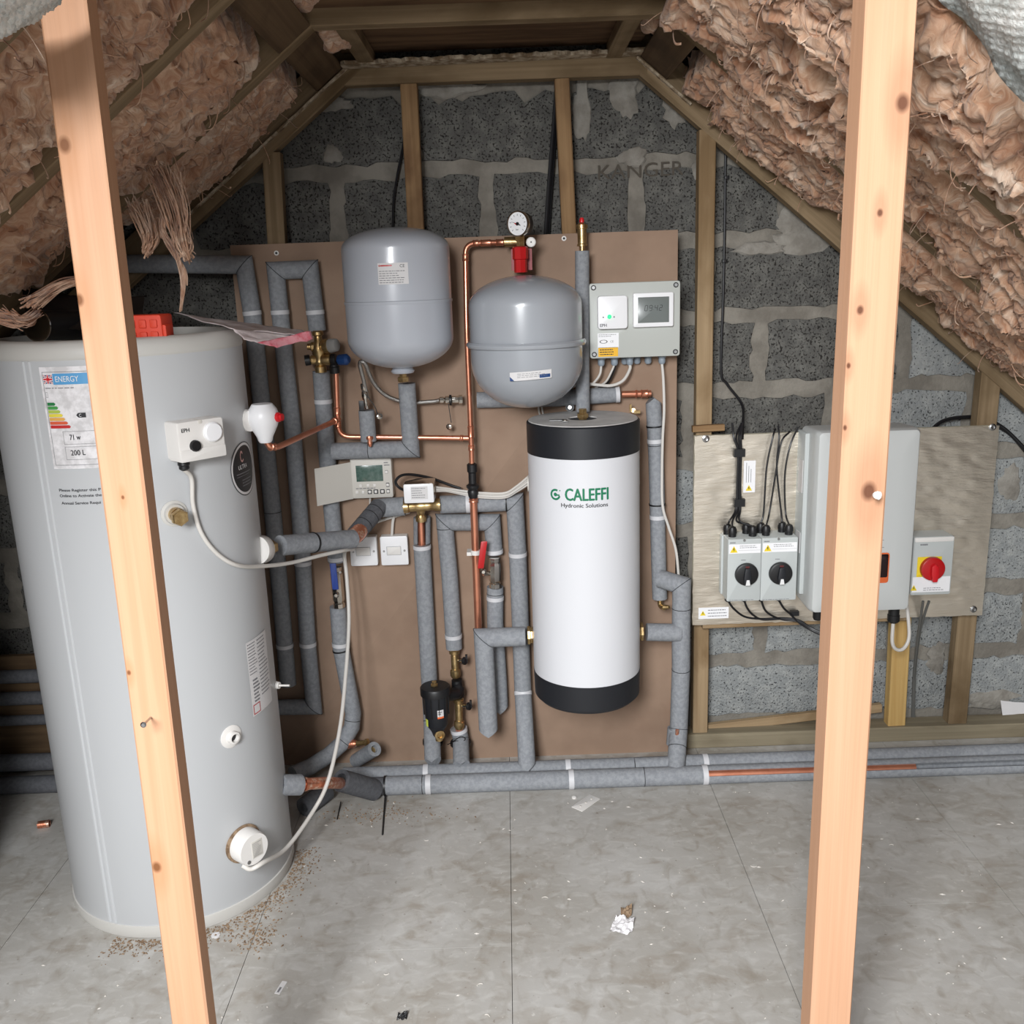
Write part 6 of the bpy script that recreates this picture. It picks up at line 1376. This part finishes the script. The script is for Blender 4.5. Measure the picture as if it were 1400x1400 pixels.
for i, (dy, yy) in enumerate(((0, 0), (3, 0.006), (6, -0.004), (9, 0.004))):
    cable(['topmost white cable of the bundle leaving the motorised valve', 'second white cable of the bundle leaving the motorised valve', 'third white cable of the bundle leaving the motorised valve', 'lowest white cable of the bundle leaving the motorised valve'][i],
          [P(596, 666 + dy * 0.6, 2.78 + yy), P(612, 668 + dy * 0.4, 2.80 + yy), P(640, 672 + dy * 0.6, 2.815 + yy), P(662, 674 + dy * 0.7, 2.79 + yy), P(690, 674 + dy * 0.7, 2.79 + yy), P(706, 665 + dy * 0.8, 2.78 + yy), P(724, 650 + dy * 1.2, 2.76 + yy), P(732, 642 + dy * 1.4, 2.76 + yy)], 0.0034, 'cable_white')
cable('white cable dropping behind the level pipe to the right fused spur', [P(560, 700, 2.85), P(540, 706, 2.862), P(520, 712, 2.865), P(505, 718, 2.868)], 0.0045, 'cable_white')
cable('short white cable entering the top of the right fused spur', [P(540, 700, 2.86), P(537, 714, 2.86), P(536, 730, 2.862), P(536, 736, 2.865)], 0.0045, 'cable_white')
cable('black cable looping beside the silver actuator box', [P(556, 672, 2.80), P(545, 666, 2.79), P(541, 658, 2.79), P(549, 650, 2.80), P(565, 649, 2.82), P(590, 654, 2.84), P(612, 662, 2.85), P(630, 668, 2.85)], 0.0042, 'cable_black')
cable('grey stub of cable under the programmer', [P(506, 681, 2.85), P(506, 690, 2.855), P(508, 700, 2.86)], 0.003, 'cable_white')
q = MB().ring(P(691, 684, 2.805), P(693, 684, 2.805), 0.0, 0.0) if False else None

# ------------------------------------------------------------------ electrics on the foil board
def clr(p): return V(p)
IY = 2.775
for i, (pl, pr, pt_, pb_, lab, lab2) in enumerate(((995.5, 1039, 737, 822, 'left grey isolator with black rotary knob on the foil board', 'left'), (1042, 1088, 735, 821, 'grey isolator with black rotary knob beside the white inverter', 'right'))):
    f = wall_fr(IY); x0, zt_ = P(pl, pt_, IY).x, P((pl + pr) / 2, pt_, IY).z; x1, zb2_ = P(pr, pb_, IY).x, P((pl + pr) / 2, pb_, IY).z
    rt = root('isolator_switch', ((x0 + x1) / 2, IY, zb2_), lab, 'switch')
    part('case', MB().rbox(f, x0 + 0.0, x1 - 0.0, zb2_, zt_, -0.086, 0.0, 0.004, 0.003), M['iso_grey'], rt)
    W_, H_ = x1 - x0, zt_ - zb2_; cx_ = x0 + W_ * (0.56 if i == 0 else 0.53); cz_ = zb2_ + H_ * 0.445
    part('base_lip', MB().rbox(f, x0 - 0.006, x1 - 0.001, zb2_ + 0.004, zt_ - 0.004, -0.087, -0.062, 0.003, 0.001), M['iso_grey'], rt)
    kb = part('rotary_knob', MB().lathe([(0.0345, -0.001), (0.036, 0.003), (0.0345, 0.012), (0.030, 0.014), (0, 0.014)], (cx_, IY, cz_), (0, -1, 0), 40), M['black'], rt)
    part('knob_grip', MB().prism(f, [(cx_ - 0.007, cz_ + 0.022), (cx_ - 0.012, cz_ - 0.010), (cx_ - 0.008, cz_ - 0.030), (cx_ + 0.008, cz_ - 0.030), (cx_ + 0.012, cz_ - 0.010), (cx_ + 0.007, cz_ + 0.022)], 0.013, 0.024, 0.002), M['black_soft'], kb)
    part('white_pointer', MB().prism(f, [(cx_ - 0.0035, cz_ - 0.013), (cx_ - 0.0065, cz_ - 0.030), (cx_ + 0.0075, cz_ - 0.030), (cx_ + 0.0045, cz_ - 0.013)], 0.0235, 0.0248), M['ink_white'], kb, False)
    q = MB(); poly(q, on_fr(f, 0.0142), [(cx_ - 0.006, cz_ + 0.028), (cx_ - 0.003, cz_ + 0.012), (cx_ + 0.004, cz_ + 0.012), (cx_ + 0.007, cz_ + 0.028)]); part('dim_red_mark', q, mat('dim_red%d' % i, srgb(92, 36, 36), 0.5), kb, False)
    stk = part('warning_sticker', sheet(MB(), on_fr(f), x0 + 0.003, x1 - 0.003, zt_ - 0.045, zt_ - 0.016), M['white2'], rt)
    warning_sign(stk, on_fr(f), x0 + 0.018, zt_ - 0.0325, 0.0115, 0.0008)
    q = MB(); greek(q, on_fr(f, 0.001), x0 + 0.036, x1 - 0.012, zt_ - 0.030, zt_ - 0.019, 2, 0, 7, 0.3); sheet(q, on_fr(f, 0.001), x0 + 0.032, x1 - 0.004, zt_ - 0.036, zt_ - 0.0355); part('sticker_print', q, M['ink_grey'], stk, False)
    q = MB(); greek(q, on_fr(f, 0.0008), x0 + 0.006, x0 + 0.026, zt_ - 0.013, zt_ - 0.0085, 1, 0, 11, 0.8); greek(q, on_fr(f, 0.0008), cx_ - 0.016, cx_ + 0.004, cz_ + 0.042, cz_ + 0.046, 1, 0, 2, 0.6); greek(q, on_fr(f, 0.0008), x0 + 0.006, x1 - 0.006, zb2_ + 0.003, zb2_ + 0.006, 1, 0, 9, 0.5); part('case_print', q, M['ink_grey'], rt, False)
    part('cover_screw', MB().cyl((cx_ - 0.008, IY + 0.001, zt_ - 0.004), (cx_ - 0.008, IY - 0.002, zt_ - 0.004), 0.004, 12), M['steel'], rt)
    gx_ = [(x0 + 0.012, 0.02), (x0 + 0.020, -0.012), (x0 + W_ - 0.032, 0.02), (x0 + W_ - 0.020, -0.012)]
    rt_g = []
    for gx0, gdy in gx_:
        g0_ = V((gx0, 2.82 + gdy, zt_)); rt_g.append(g0_); part('top_gland', MB().lathe([(0.012, -0.002), (0.012, 0.010), (0.0135, 0.011), (0.0135, 0.022), (0.010, 0.030), (0.004, 0.033)], g0_, (0, 0, 1), 14), M['black'], rt)
    bg = [V((x0 + 0.014, 2.815, zb2_)), V((x0 + W_ * 0.62, 2.815, zb2_))]
    for g0_ in bg: part('bottom_gland', MB().lathe([(0.0115, 0.002), (0.0115, -0.009), (0.007, -0.014)], g0_, (0, 0, 1), 12), M['black'], rt)
    up = V((0, 0, 0.03)); lo = V((0, 0, -0.012))
    if i == 0:
        for j, (g0_, nme) in enumerate(zip(rt_g, ('first', 'second', 'third', 'fourth'))):
            jx = (-2.2, -0.8, 1.0, 2.4)[j]
            cable(f'{nme} black solar cable from the left, rising from the left isolator', [g0_ + up, P(1004 + jx * 3, 712, 2.82), P(1009 + jx * 1.4, 695, 2.845), P(1010 + jx, 660, 2.85), P(1011 + jx, 618, 2.85), P(1008 + jx * 2.2, 598, 2.85), P((1001, 1014, 1015, 1016)[j], 578, 2.87)], 0.0031, 'cable_black')
        IB = [b3.copy() for b3 in bg]
    else:
        tops = [((1044, 700), (1048, 640), (1056, 600), (1060, 586)), ((1052, 700), (1060, 650), (1068, 605), (1080, 590)), ((1068, 700), (1062, 640), (1065, 600), (1064, 582)), ((1074, 700), (1073, 650), (1080, 610), (1091, 584))]
        for j, (g0_, tt, nme) in enumerate(zip(rt_g, tops, ('first', 'second', 'third', 'fourth'))):
            cable(f'{nme} thin black cable from the left, rising from the isolator beside the inverter', [g0_ + up] + [P(a, b2, 2.845) for a, b2 in tt[:-1]] + [P(*tt[-1], 2.862)], 0.0029, 'cable_black')
        IB += [b3.copy() for b3 in bg]
names = ('leftmost', 'second', 'third', 'fourth')
for j, b3 in enumerate(IB):
    bx_ = (1000, 1018, 1045, 1068)[j]
    tail = [P(1040 + j * 3, 846 + j * 1.0, 2.84), P(1070, 845 + j, 2.84), P(1092, 848 + j, 2.83), P(1108, 858 + j, 2.82), P(1125, 866 + j, 2.80)]
    mid = {0: [P(1003, 832, 2.82), P(1018, 843, 2.83)], 1: [P(1022, 832, 2.82), P(1030, 841, 2.83)], 2: [P(1046, 834, 2.82), P(1056, 842, 2.83)], 3: [P(1072, 832, 2.82), P(1080, 839, 2.83)]}[j]
    cable(f'{names[j]} black cable curving from under the isolators towards the inverter', [b3 + lo] + mid + [t_ for t_ in tail if t_.x > mid[-1].x + 0.02], 0.0034, 'cable_black')
for (py, lab) in ((619, 'upper black clip holding the solar cables above the left isolator'), (687, 'lower black clip holding the solar cables above the left isolator')):
    tag(part('cable_clip', MB().box(P(1010.5, py, 2.85), (0.034, 0.016, 0.024)), M['black'], None, False), lab, 'clip')
tag(part('cable_clip', MB().box(P(1086, 838, 2.845), (0.026, 0.016, 0.015)), M['black'], None, False), 'small black clip on the cables at the lower left of the inverter', 'clip')
# stickers on the foil
def foil_sticker(pl, pt_, pr, pb_, label, vertical=False, seed=1):
    Y = FY - 0.006; x0, zt_ = wp(pl, pt_, Y); x1, zb2_ = wp(pr, pb_, Y); f = wall_fr(Y)
    rt = tag(part('warning_label', MB().rbox(f, x0, x1, zb2_, zt_, 0, 0.0006, 0.001, 0.0001), M['white2'], None, False), label, 'label')
    if vertical: warning_sign(rt, on_fr(f), (x0 + x1) / 2 - 0.001, zb2_ + 0.014, 0.010, 0.0008)
    else: warning_sign(rt, on_fr(f), x0 + 0.014, (zb2_ + zt_) / 2, 0.009, 0.0008)
    q = MB()
    if vertical:
        for k in range(3): sheet(q, on_fr(f, 0.0012), x0 + 0.008 + k * 0.007, x0 + 0.0095 + k * 0.007, zb2_ + 0.032, zt_ - 0.006 - 0.01 * k)
    else: greek(q, on_fr(f, 0.0012), x0 + 0.03, x1 - 0.006, zb2_ + 0.004, zt_ - 0.004, 3, 0, seed, 0.25)
    part('label_print', q, M['ink_grey'], rt, False)
foil_sticker(1017, 630, 1032, 673, 'upright white warning label on the foil above the isolators', True)
foil_sticker(955, 831, 996, 845, 'long white warning label at the lower left corner of the foil board')
# inverter
VY = 2.715; f = wall_fr(VY); x0 = 0.872 + 0.02; x1 = P(1262, 590, VY).x; zt_ = P(1180, 589, VY).z; zb2_ = P(1180, 838, VY).z
iv = root('solar_inverter', ((x0 + x1) / 2, VY, zb2_), 'large white wall inverter with a small orange-rimmed screen', 'inverter')
hw = x1 - x0
outl = rrect(x0, x1, zb2_ + 0.004, zt_, 0.012, 5)
outl = [(u, v - (0.014 * (1 - (2 * (u - (x0 + x1) / 2) / hw) ** 2) if v < zb2_ + 0.05 else 0) + (0.006 * (1 - (2 * (u - (x0 + x1) / 2) / hw) ** 2) if v > zt_ - 0.05 else 0)) for u, v in outl]
q = MB(); k = len(outl); cu = (x0 + x1) / 2; vs = []; cv_ = (zb2_ + zt_) / 2
lv = [(-0.145, 1.0, 0.985), (-0.05, 1.0, 1.0), (-0.028, 1.0, 1.0), (-0.012, 0.985, 0.995), (-0.003, 0.955, 0.985), (0.0, 0.90, 0.965), (0.003, 0.6, 0.7)]
for n_, sx, sz in lv: vs += [f.pt(cu + (u - cu) * sx, cv_ + (v - cv_) * sz, n_) for u, v in outl]
fs = [(i * k + j, i * k + (j + 1) % k, (i + 1) * k + (j + 1) % k, (i + 1) * k + j) for i in range(len(lv) - 1) for j in range(k)] + [tuple(range(k - 1, -1, -1)), tuple((len(lv) - 1) * k + j for j in range(k))]
part('cover', q.add(vs, fs), M['inverter'], iv)
part('heat_sink', MB().rbox(f, x0 - 0.012, x1 - 0.01, zb2_ + 0.04, zt_ - 0.015, -0.148, -0.075, 0.004, 0.002), M['iso_grey'], iv)
px_ = wp(1216, 755, VY); px2 = wp(1190, 797, VY)
sc_ = part('screen_frame', MB().rbox(f, px_[0] - 0.075, px_[0], px2[1], px_[1], 0.0, 0.0055, 0.008, 0.0015), M['orange'], iv); part('screen', MB().rbox(f, px_[0] - 0.07, px_[0] - 0.004, px2[1] + 0.018, px_[1] - 0.004, 0.0, 0.0062, 0.004, 0.0005), mat('screen_dark', srgb(36, 20, 22), 0.15), sc_)
q = MB(); r_ = random.Random(2)
for k_ in range(3): 
    u_, v_ = wp(1208, 738 + 5 * k_, VY); sheet(q, on_fr(f, 0.0036), u_ - 0.045, u_ - (0.01 if k_ == 1 else 0), v_ - 0.0008, v_ + 0.0008)
part('case_print', q, M['ink_grey'], iv, False)
part('side_label', MB().box2((x0 - 0.0135, VY + 0.085, zb2_ + 0.36), (x0 - 0.0115, VY + 0.125, zb2_ + 0.46)), M['paper'], iv); part('side_label', MB().box2((x0 - 0.0135, VY + 0.085, zb2_ + 0.17), (x0 - 0.0115, VY + 0.125, zb2_ + 0.235)), M['paper'], iv)
g0_ = P(1222, 838, VY + 0.06); g0_.z = zb2_ + 0.015
part('cable_plug', MB().lathe([(0.019, 0.01), (0.019, -0.022), (0.0165, -0.024), (0.0165, -0.045), (0.0185, -0.047), (0.0185, -0.066), (0.013, -0.072)], g0_ , (0, 0, 1), 16), M['black'], iv)
g1_ = P(1118, 842, VY + 0.05); part('cable_plug', MB().lathe([(0.015, 0.03), (0.015, -0.005), (0.012, -0.012)], g1_, (0, 0, 1), 14), M['black'], iv)
cable('white cable looping from the plug under the inverter', [g0_ + V((0, 0, -0.07)), P(1220, 878, VY + 0.06), P(1226, 888, VY + 0.065), P(1236, 886, VY + 0.07), P(1243, 870, VY + 0.08), P(1241, 838, VY + 0.10), P(1238, 820, VY + 0.12)], 0.0056, 'cable_white')
# red and yellow isolator
f = wall_fr(IY + 0.01); x0, zt_ = P(1250, 734, IY + 0.01).x, P(1280, 733.5, IY + 0.01).z; x1, zb2_ = P(1299, 812, IY + 0.01).x, P(1280, 813, IY + 0.01).z
AY = IY + 0.01
ai = root('isolator_switch', ((x0 + x1) / 2, AY, zb2_), 'isolator with a red rotary knob on a yellow plate, right of the inverter', 'switch')
part('case', MB().rbox(f, x0, x1, zb2_, zt_ - 0.0, -0.075, 0, 0.005, 0.003), M['iso_grey'], ai)
part('top_ledge', MB().rbox(f, x0 + 0.002, x1 - 0.002, zt_ - 0.016, zt_ - 0.002, -0.001, 0.002, 0.004, 0.001), M['white'], ai)
cx_, cz_ = wp(1277, 779, AY - 0.02)
yp = part('yellow_plate', MB().rbox(f, cx_ - 0.044, cx_ + 0.030, cz_ - 0.028, cz_ + 0.036, 0.0, 0.002, 0.001, 0.0004), M['yellow'], ai)
kb = part('rotary_knob', MB().lathe([(0.036, 0.001), (0.0375, 0.006), (0.036, 0.016), (0.032, 0.018), (0, 0.018)], (cx_, AY, cz_), (0, -1, 0), 40), M['red'], ai)
part('knob_grip', MB().prism(f, [(cx_ - 0.010, cz_ + 0.012), (cx_ - 0.010, cz_ - 0.014), (cx_ - 0.003, cz_ - 0.038), (cx_ + 0.009, cz_ - 0.038), (cx_ + 0.014, cz_ - 0.014), (cx_ + 0.010, cz_ + 0.012), (cx_ + 0.0, cz_ + 0.020)], 0.017, 0.030, 0.003), M['red_bright'], kb)
stk = part('warning_sticker', sheet(MB(), on_fr(f), x0 + 0.004, x1 - 0.004, zb2_ + 0.010, cz_ - 0.0285), M['white2'], ai); warning_sign(stk, on_fr(f), cx_ - 0.050, zb2_ + 0.024, 0.010, 0.0008)
q = MB(); greek(q, on_fr(f, 0.001), cx_ - 0.02, x1 - 0.012, zb2_ + 0.013, zb2_ + 0.026, 2, 0, 6, 0.3); greek(q, on_fr(f, 0.001), x0 + 0.02, x0 + 0.045, zt_ - 0.028, zt_ - 0.021, 1, 0, 4, 0.7); part('case_print', q, M['ink_grey'], ai, False)
for px in (1262, 1271):
    p_ = P(px, 815, AY + 0.04); p_.z = zb2_; part('bottom_gland', MB().lathe([(0.010, 0.002), (0.010, -0.006), (0.0055, -0.011)], p_, (0, 0, 1), 12), M['black'], ai)
cable('grey cable from the red isolator down behind the yellow stud', [P(1262, 822, AY + 0.04), P(1258, 850, 2.86), P(1254, 880, 2.90), P(1249, 930, 2.955), P(1247, 1000, 2.975)], 0.0042, 'cable_grey')
cable('second grey cable under the red isolator, joining the first', [P(1270, 822, AY + 0.04), P(1264, 840, 2.85), P(1257, 868, 2.89), P(1251, 920, 2.95), P(1249, 990, 2.97)], 0.0042, 'cable_grey')

# cables on the gable
cable('thin black cable running down the gable to the foil board, clipped beside the long stud', [P(992, 205, 2.985), P(991, 300, 2.99), P(989, 400, 2.985), P(986, 505, 2.985), P(994, 525, 2.985), P(1014, 552, 2.96), P(1016, 575, 2.90), P(1015, 600, 2.855)], 0.0042, 'cable_black')
for px, py, lab in ((993, 243, 'upper small clip on the thin gable cable'), (990, 357, 'lower small clip on the thin gable cable')):
    tag(part('cable_clip', MB().rbox(wall_fr(2.995), P(px, py, 2.99).x - 0.007, P(px, py, 2.99).x + 0.007, P(px, py, 2.99).z - 0.005, P(px, py, 2.99).z + 0.005, 0, 0.016, 0.002, 0.001), M['black']), lab, 'clip')
cable('thick black cable beside the stud above the right grey vessel', [P(762, 103, 2.96), P(758, 160, 2.96), P(753, 220, 2.96), P(748, 290, 2.96), P(745, 340, 2.96)], 0.0062, 'cable_black')
cable('second thick black cable beside the stud above the right grey vessel', [P(765, 103, 2.972), P(761, 160, 2.972), P(756, 220, 2.972), P(751, 290, 2.972), P(748, 340, 2.972)], 0.0062, 'cable_black')
cable('thin dark cable slanting down behind the stud above the left grey vessel', [P(556, 170, 2.975), P(550, 205, 2.975), P(543, 240, 2.975), P(538, 275, 2.975), P(537, 305, 2.975), P(533, 340, 2.975)], 0.0034, 'cable_black')
cable('black cable arching over the right end of the foil board', [P(1270, 590, 2.93), P(1290, 575, 2.95), P(1320, 570, 2.96), P(1345, 572, 2.97), P(1372, 585, 2.975), P(1400, 612, 2.975), P(1425, 640, 2.98)], 0.0055, 'cable_black')
cable('second black cable beside the one arching over the foil board', [P(1350, 578, 2.985), P(1378, 592, 2.985), P(1402, 618, 2.985), P(1425, 648, 2.985)], 0.004, 'cable_black')
cable('dark cable lying along the sole plate at the right wall foot', [P(1180, 992, 2.95), P(1240, 990, 2.955), P(1300, 993, 2.955), P(1360, 988, 2.95), P(1430, 984, 2.95)], 0.004, 'cable_grey')
q = MB(); a = P(1368, 958, 2.985); b_ = P(1440, 958, 2.985)
tag(part('paper_sheet', crumple(quad(P(1368, 957, 2.985), P(1440, 966, 2.985), P(1436, 1000, 2.93), P(1372, 990, 2.94)), 14, 8, 3, 0.003), M['paper']), 'white sheet of paper propped at the right wall foot', 'paper')

# ------------------------------------------------------------------ bits on the floor
def on_floor(px, py, z0=0.0): return FL(px, py, z0)
a, b_, c, d = on_floor(781, 1103, 0.002), on_floor(806, 1086, 0.002), on_floor(820, 1091, 0.002), on_floor(795, 1110, 0.002)
U_ = (b_ - a); Lp = U_.length; U_.normalize(); V_ = U_.cross(Z_) * -1; V_ = (d - a) - U_ * (d - a).dot(U_); Wp = V_.length; V_.normalize()
pf = Fr(a, U_, V_, (0, 0, 1)); pl_ = root('clip_plate', a, 'pale perforated metal strip lying on the floor below the white tank', 'strip')
part('strip', MB().rbox(pf, 0, Lp, 0, Wp, -0.001, 0.0005, 0.002, 0.0002), M['white'], pl_)
for k in range(3): part('stud_cap', MB().lathe([(0.0035, 0), (0.003, 0.002), (0, 0.002)], pf.pt(Lp * (0.2 + 0.3 * k), Wp * 0.5, 0.0005), (0, 0, 1), 12), M['offwhite'], pl_)
p_ = on_floor(60, 1132); cf = root('copper_offcut', p_, 'tiny copper fitting lying on the dark floor left of the cylinder', 'fitting')
part('sleeve', MB().ring(p_ + V((-0.016, 0, 0.011)), p_ + V((0.016, 0.006, 0.011)), 0.011, 0.009, 18), M['copper_worn'], cf)
p_ = on_floor(295, 1279); tag(part('washer', MB().lathe([(0.003, 0.0), (0.011, 0.0), (0.0108, 0.002), (0.004, 0.0025), (0.003, 0.0)], p_, (0, 0, 1), 22), M['paper']), 'pale round washer on the floor between cylinder and left post', 'washer')
p_ = on_floor(785, 1091); tag(part('plug', MB().lathe([(0.007, 0.0), (0.0075, 0.004), (0.003, 0.006)], p_, (0, 0, 1), 16), M['white']), 'small white plug beside the metal strip on the floor', 'plug')
a = on_floor(375, 1358, 0.001); b_ = on_floor(386, 1341, 0.001)
U_ = (b_ - a).normalized(); pf = Fr(a, U_, U_.cross(Z_), (0, 0, 1)); tg = tag(part('paper_tag', MB().rbox(pf, 0, (b_ - a).length, 0, 0.013, -0.001, 0.0003, 0.001, 0.0001), M['paper'], None, False), 'small white printed tag on the floor right of the left post', 'tag')
q = MB(); sheet(q, on_fr(pf, 0.0006), 0.004, 0.02, 0.004, 0.009); part('tag_print', q, M['ink_grey'], tg, False)
c0 = on_floor(850, 1268)
tag(part('foil_scrap', crumple(quad(c0 + V((-0.035, -0.02, 0.004)), c0 + V((0.02, -0.03, 0.006)), c0 + V((0.035, 0.02, 0.014)), c0 + V((-0.01, 0.03, 0.012))), 14, 12, 5, 0.014), M['paper_sheen'], None, False), 'crumpled scrap of clear film on the open floor', 'scrap')
c0 = on_floor(855, 1251)
tag(part('wool_scrap', crumple(quad(c0 + V((-0.012, -0.01, 0.004)), c0 + V((0.014, -0.012, 0.006)), c0 + V((0.018, 0.012, 0.02)), c0 + V((-0.01, 0.014, 0.014))), 8, 8, 6, 0.012), M['dust']), 'brown wool scrap beside the crumpled film on the floor', 'scrap')
c0 = on_floor(550, 1392); tag(part('dark_scrap', crumple(quad(c0 + V((-0.012, -0.006, 0.003)), c0 + V((0.010, -0.006, 0.003)), c0 + V((0.012, 0.008, 0.008)), c0 + V((-0.01, 0.01, 0.006))), 8, 8, 7, 0.008), M['black'], None, False), 'dark scrap on the floor at the bottom edge', 'scrap')
for (a, b2, r_, lab) in (((466, 1096), (461, 1120), 0.0018, 'short black cable tie tail on the floor near the cylinder foot'), ((527, 1086), (523, 1141), 0.0028, 'long black cable tie tail on the floor below the pipes')):
    tag(part('cable_tie', MB().tube([on_floor(*a, 0.012), on_floor(a[0] * 0.5 + b2[0] * 0.5, a[1] * 0.5 + b2[1] * 0.5, 0.003), on_floor(*b2, 0.002)], r_, 6, 4), M['black']), lab, 'tie')
tag(part('cable_tie', MB().ring(V((P(527, 1078, YF).x - 0.003, YF, 0.029)), V((P(527, 1078, YF).x + 0.003, YF, 0.029)), 0.0315, 0.028, 24), M['black']), 'black cable tie round the front floor pipe below the brown board', 'tie')
# crumbs, shavings and dust too many to count
q = MB(); r = random.Random(11)
for k in range(230):
    x, y = r.uniform(-1.2, 1.7), r.uniform(1.5, 2.62); s = r.uniform(0.0008, 0.0032); an = r.uniform(0, 6.28)
    a = V((math.cos(an), math.sin(an), 0)); b2 = V((-math.sin(an), math.cos(an), 0)); c = V((x, y, 0.0004)); e = r.uniform(1, 3.0)
    q.add([c - a * s * e, c + b2 * s, c + a * s * e, c - b2 * s, c + V((0, 0, s * 0.9))], [(0, 1, 4), (1, 2, 4), (2, 3, 4), (3, 0, 4)])
for k in range(14):
    x, y = r.uniform(-0.4, 1.3), r.uniform(1.6, 2.5); an = r.uniform(0, 6.28); R_ = r.uniform(0.004, 0.010)
    q.tube([V((x + R_ * math.cos(an + t * 0.5), y + R_ * math.sin(an + t * 0.5), 0.0015)) for t in range(5)], 0.0012, 5, 2)
tag(part('floor_crumbs', q, M['scrap'], None, False), 'scattered pale crumbs and shavings on the floor', 'debris')['kind'] = 'stuff'
q = MB()
for k in range(1500):
    an = r.uniform(-1.2, 0.9) - math.pi / 2 + 0.9; R_ = CR + 0.008 + abs(r.gauss(0, 0.032)); x, y = CX + R_ * math.cos(an), CYY + R_ * math.sin(an)
    if k > 1100: x, y = r.gauss(-0.66, 0.03), r.gauss(2.02, 0.025)
    if k > 1300: x, y = r.gauss(-0.42, 0.09), r.gauss(2.56, 0.03)
    s = r.uniform(0.0008, 0.0028); a2 = r.uniform(0, 6.28); a = V((math.cos(a2), math.sin(a2), 0)); b2 = V((-math.sin(a2), math.cos(a2), 0)); c = V((x, y, 0.0004)); e = r.uniform(1, 2.5)
    if math.hypot(x - CX, y - CYY) < CR + 0.005: continue
    q.add([c - a * s * e, c + b2 * s, c + a * s * e, c - b2 * s, c + V((0, 0, s * 1.1))], [(0, 1, 4), (1, 2, 4), (2, 3, 4), (3, 0, 4)])
tag(part('sawdust', q, M['dust'], None, False), 'brown drilling dust round the foot of the tall cylinder', 'dust')['kind'] = 'stuff'
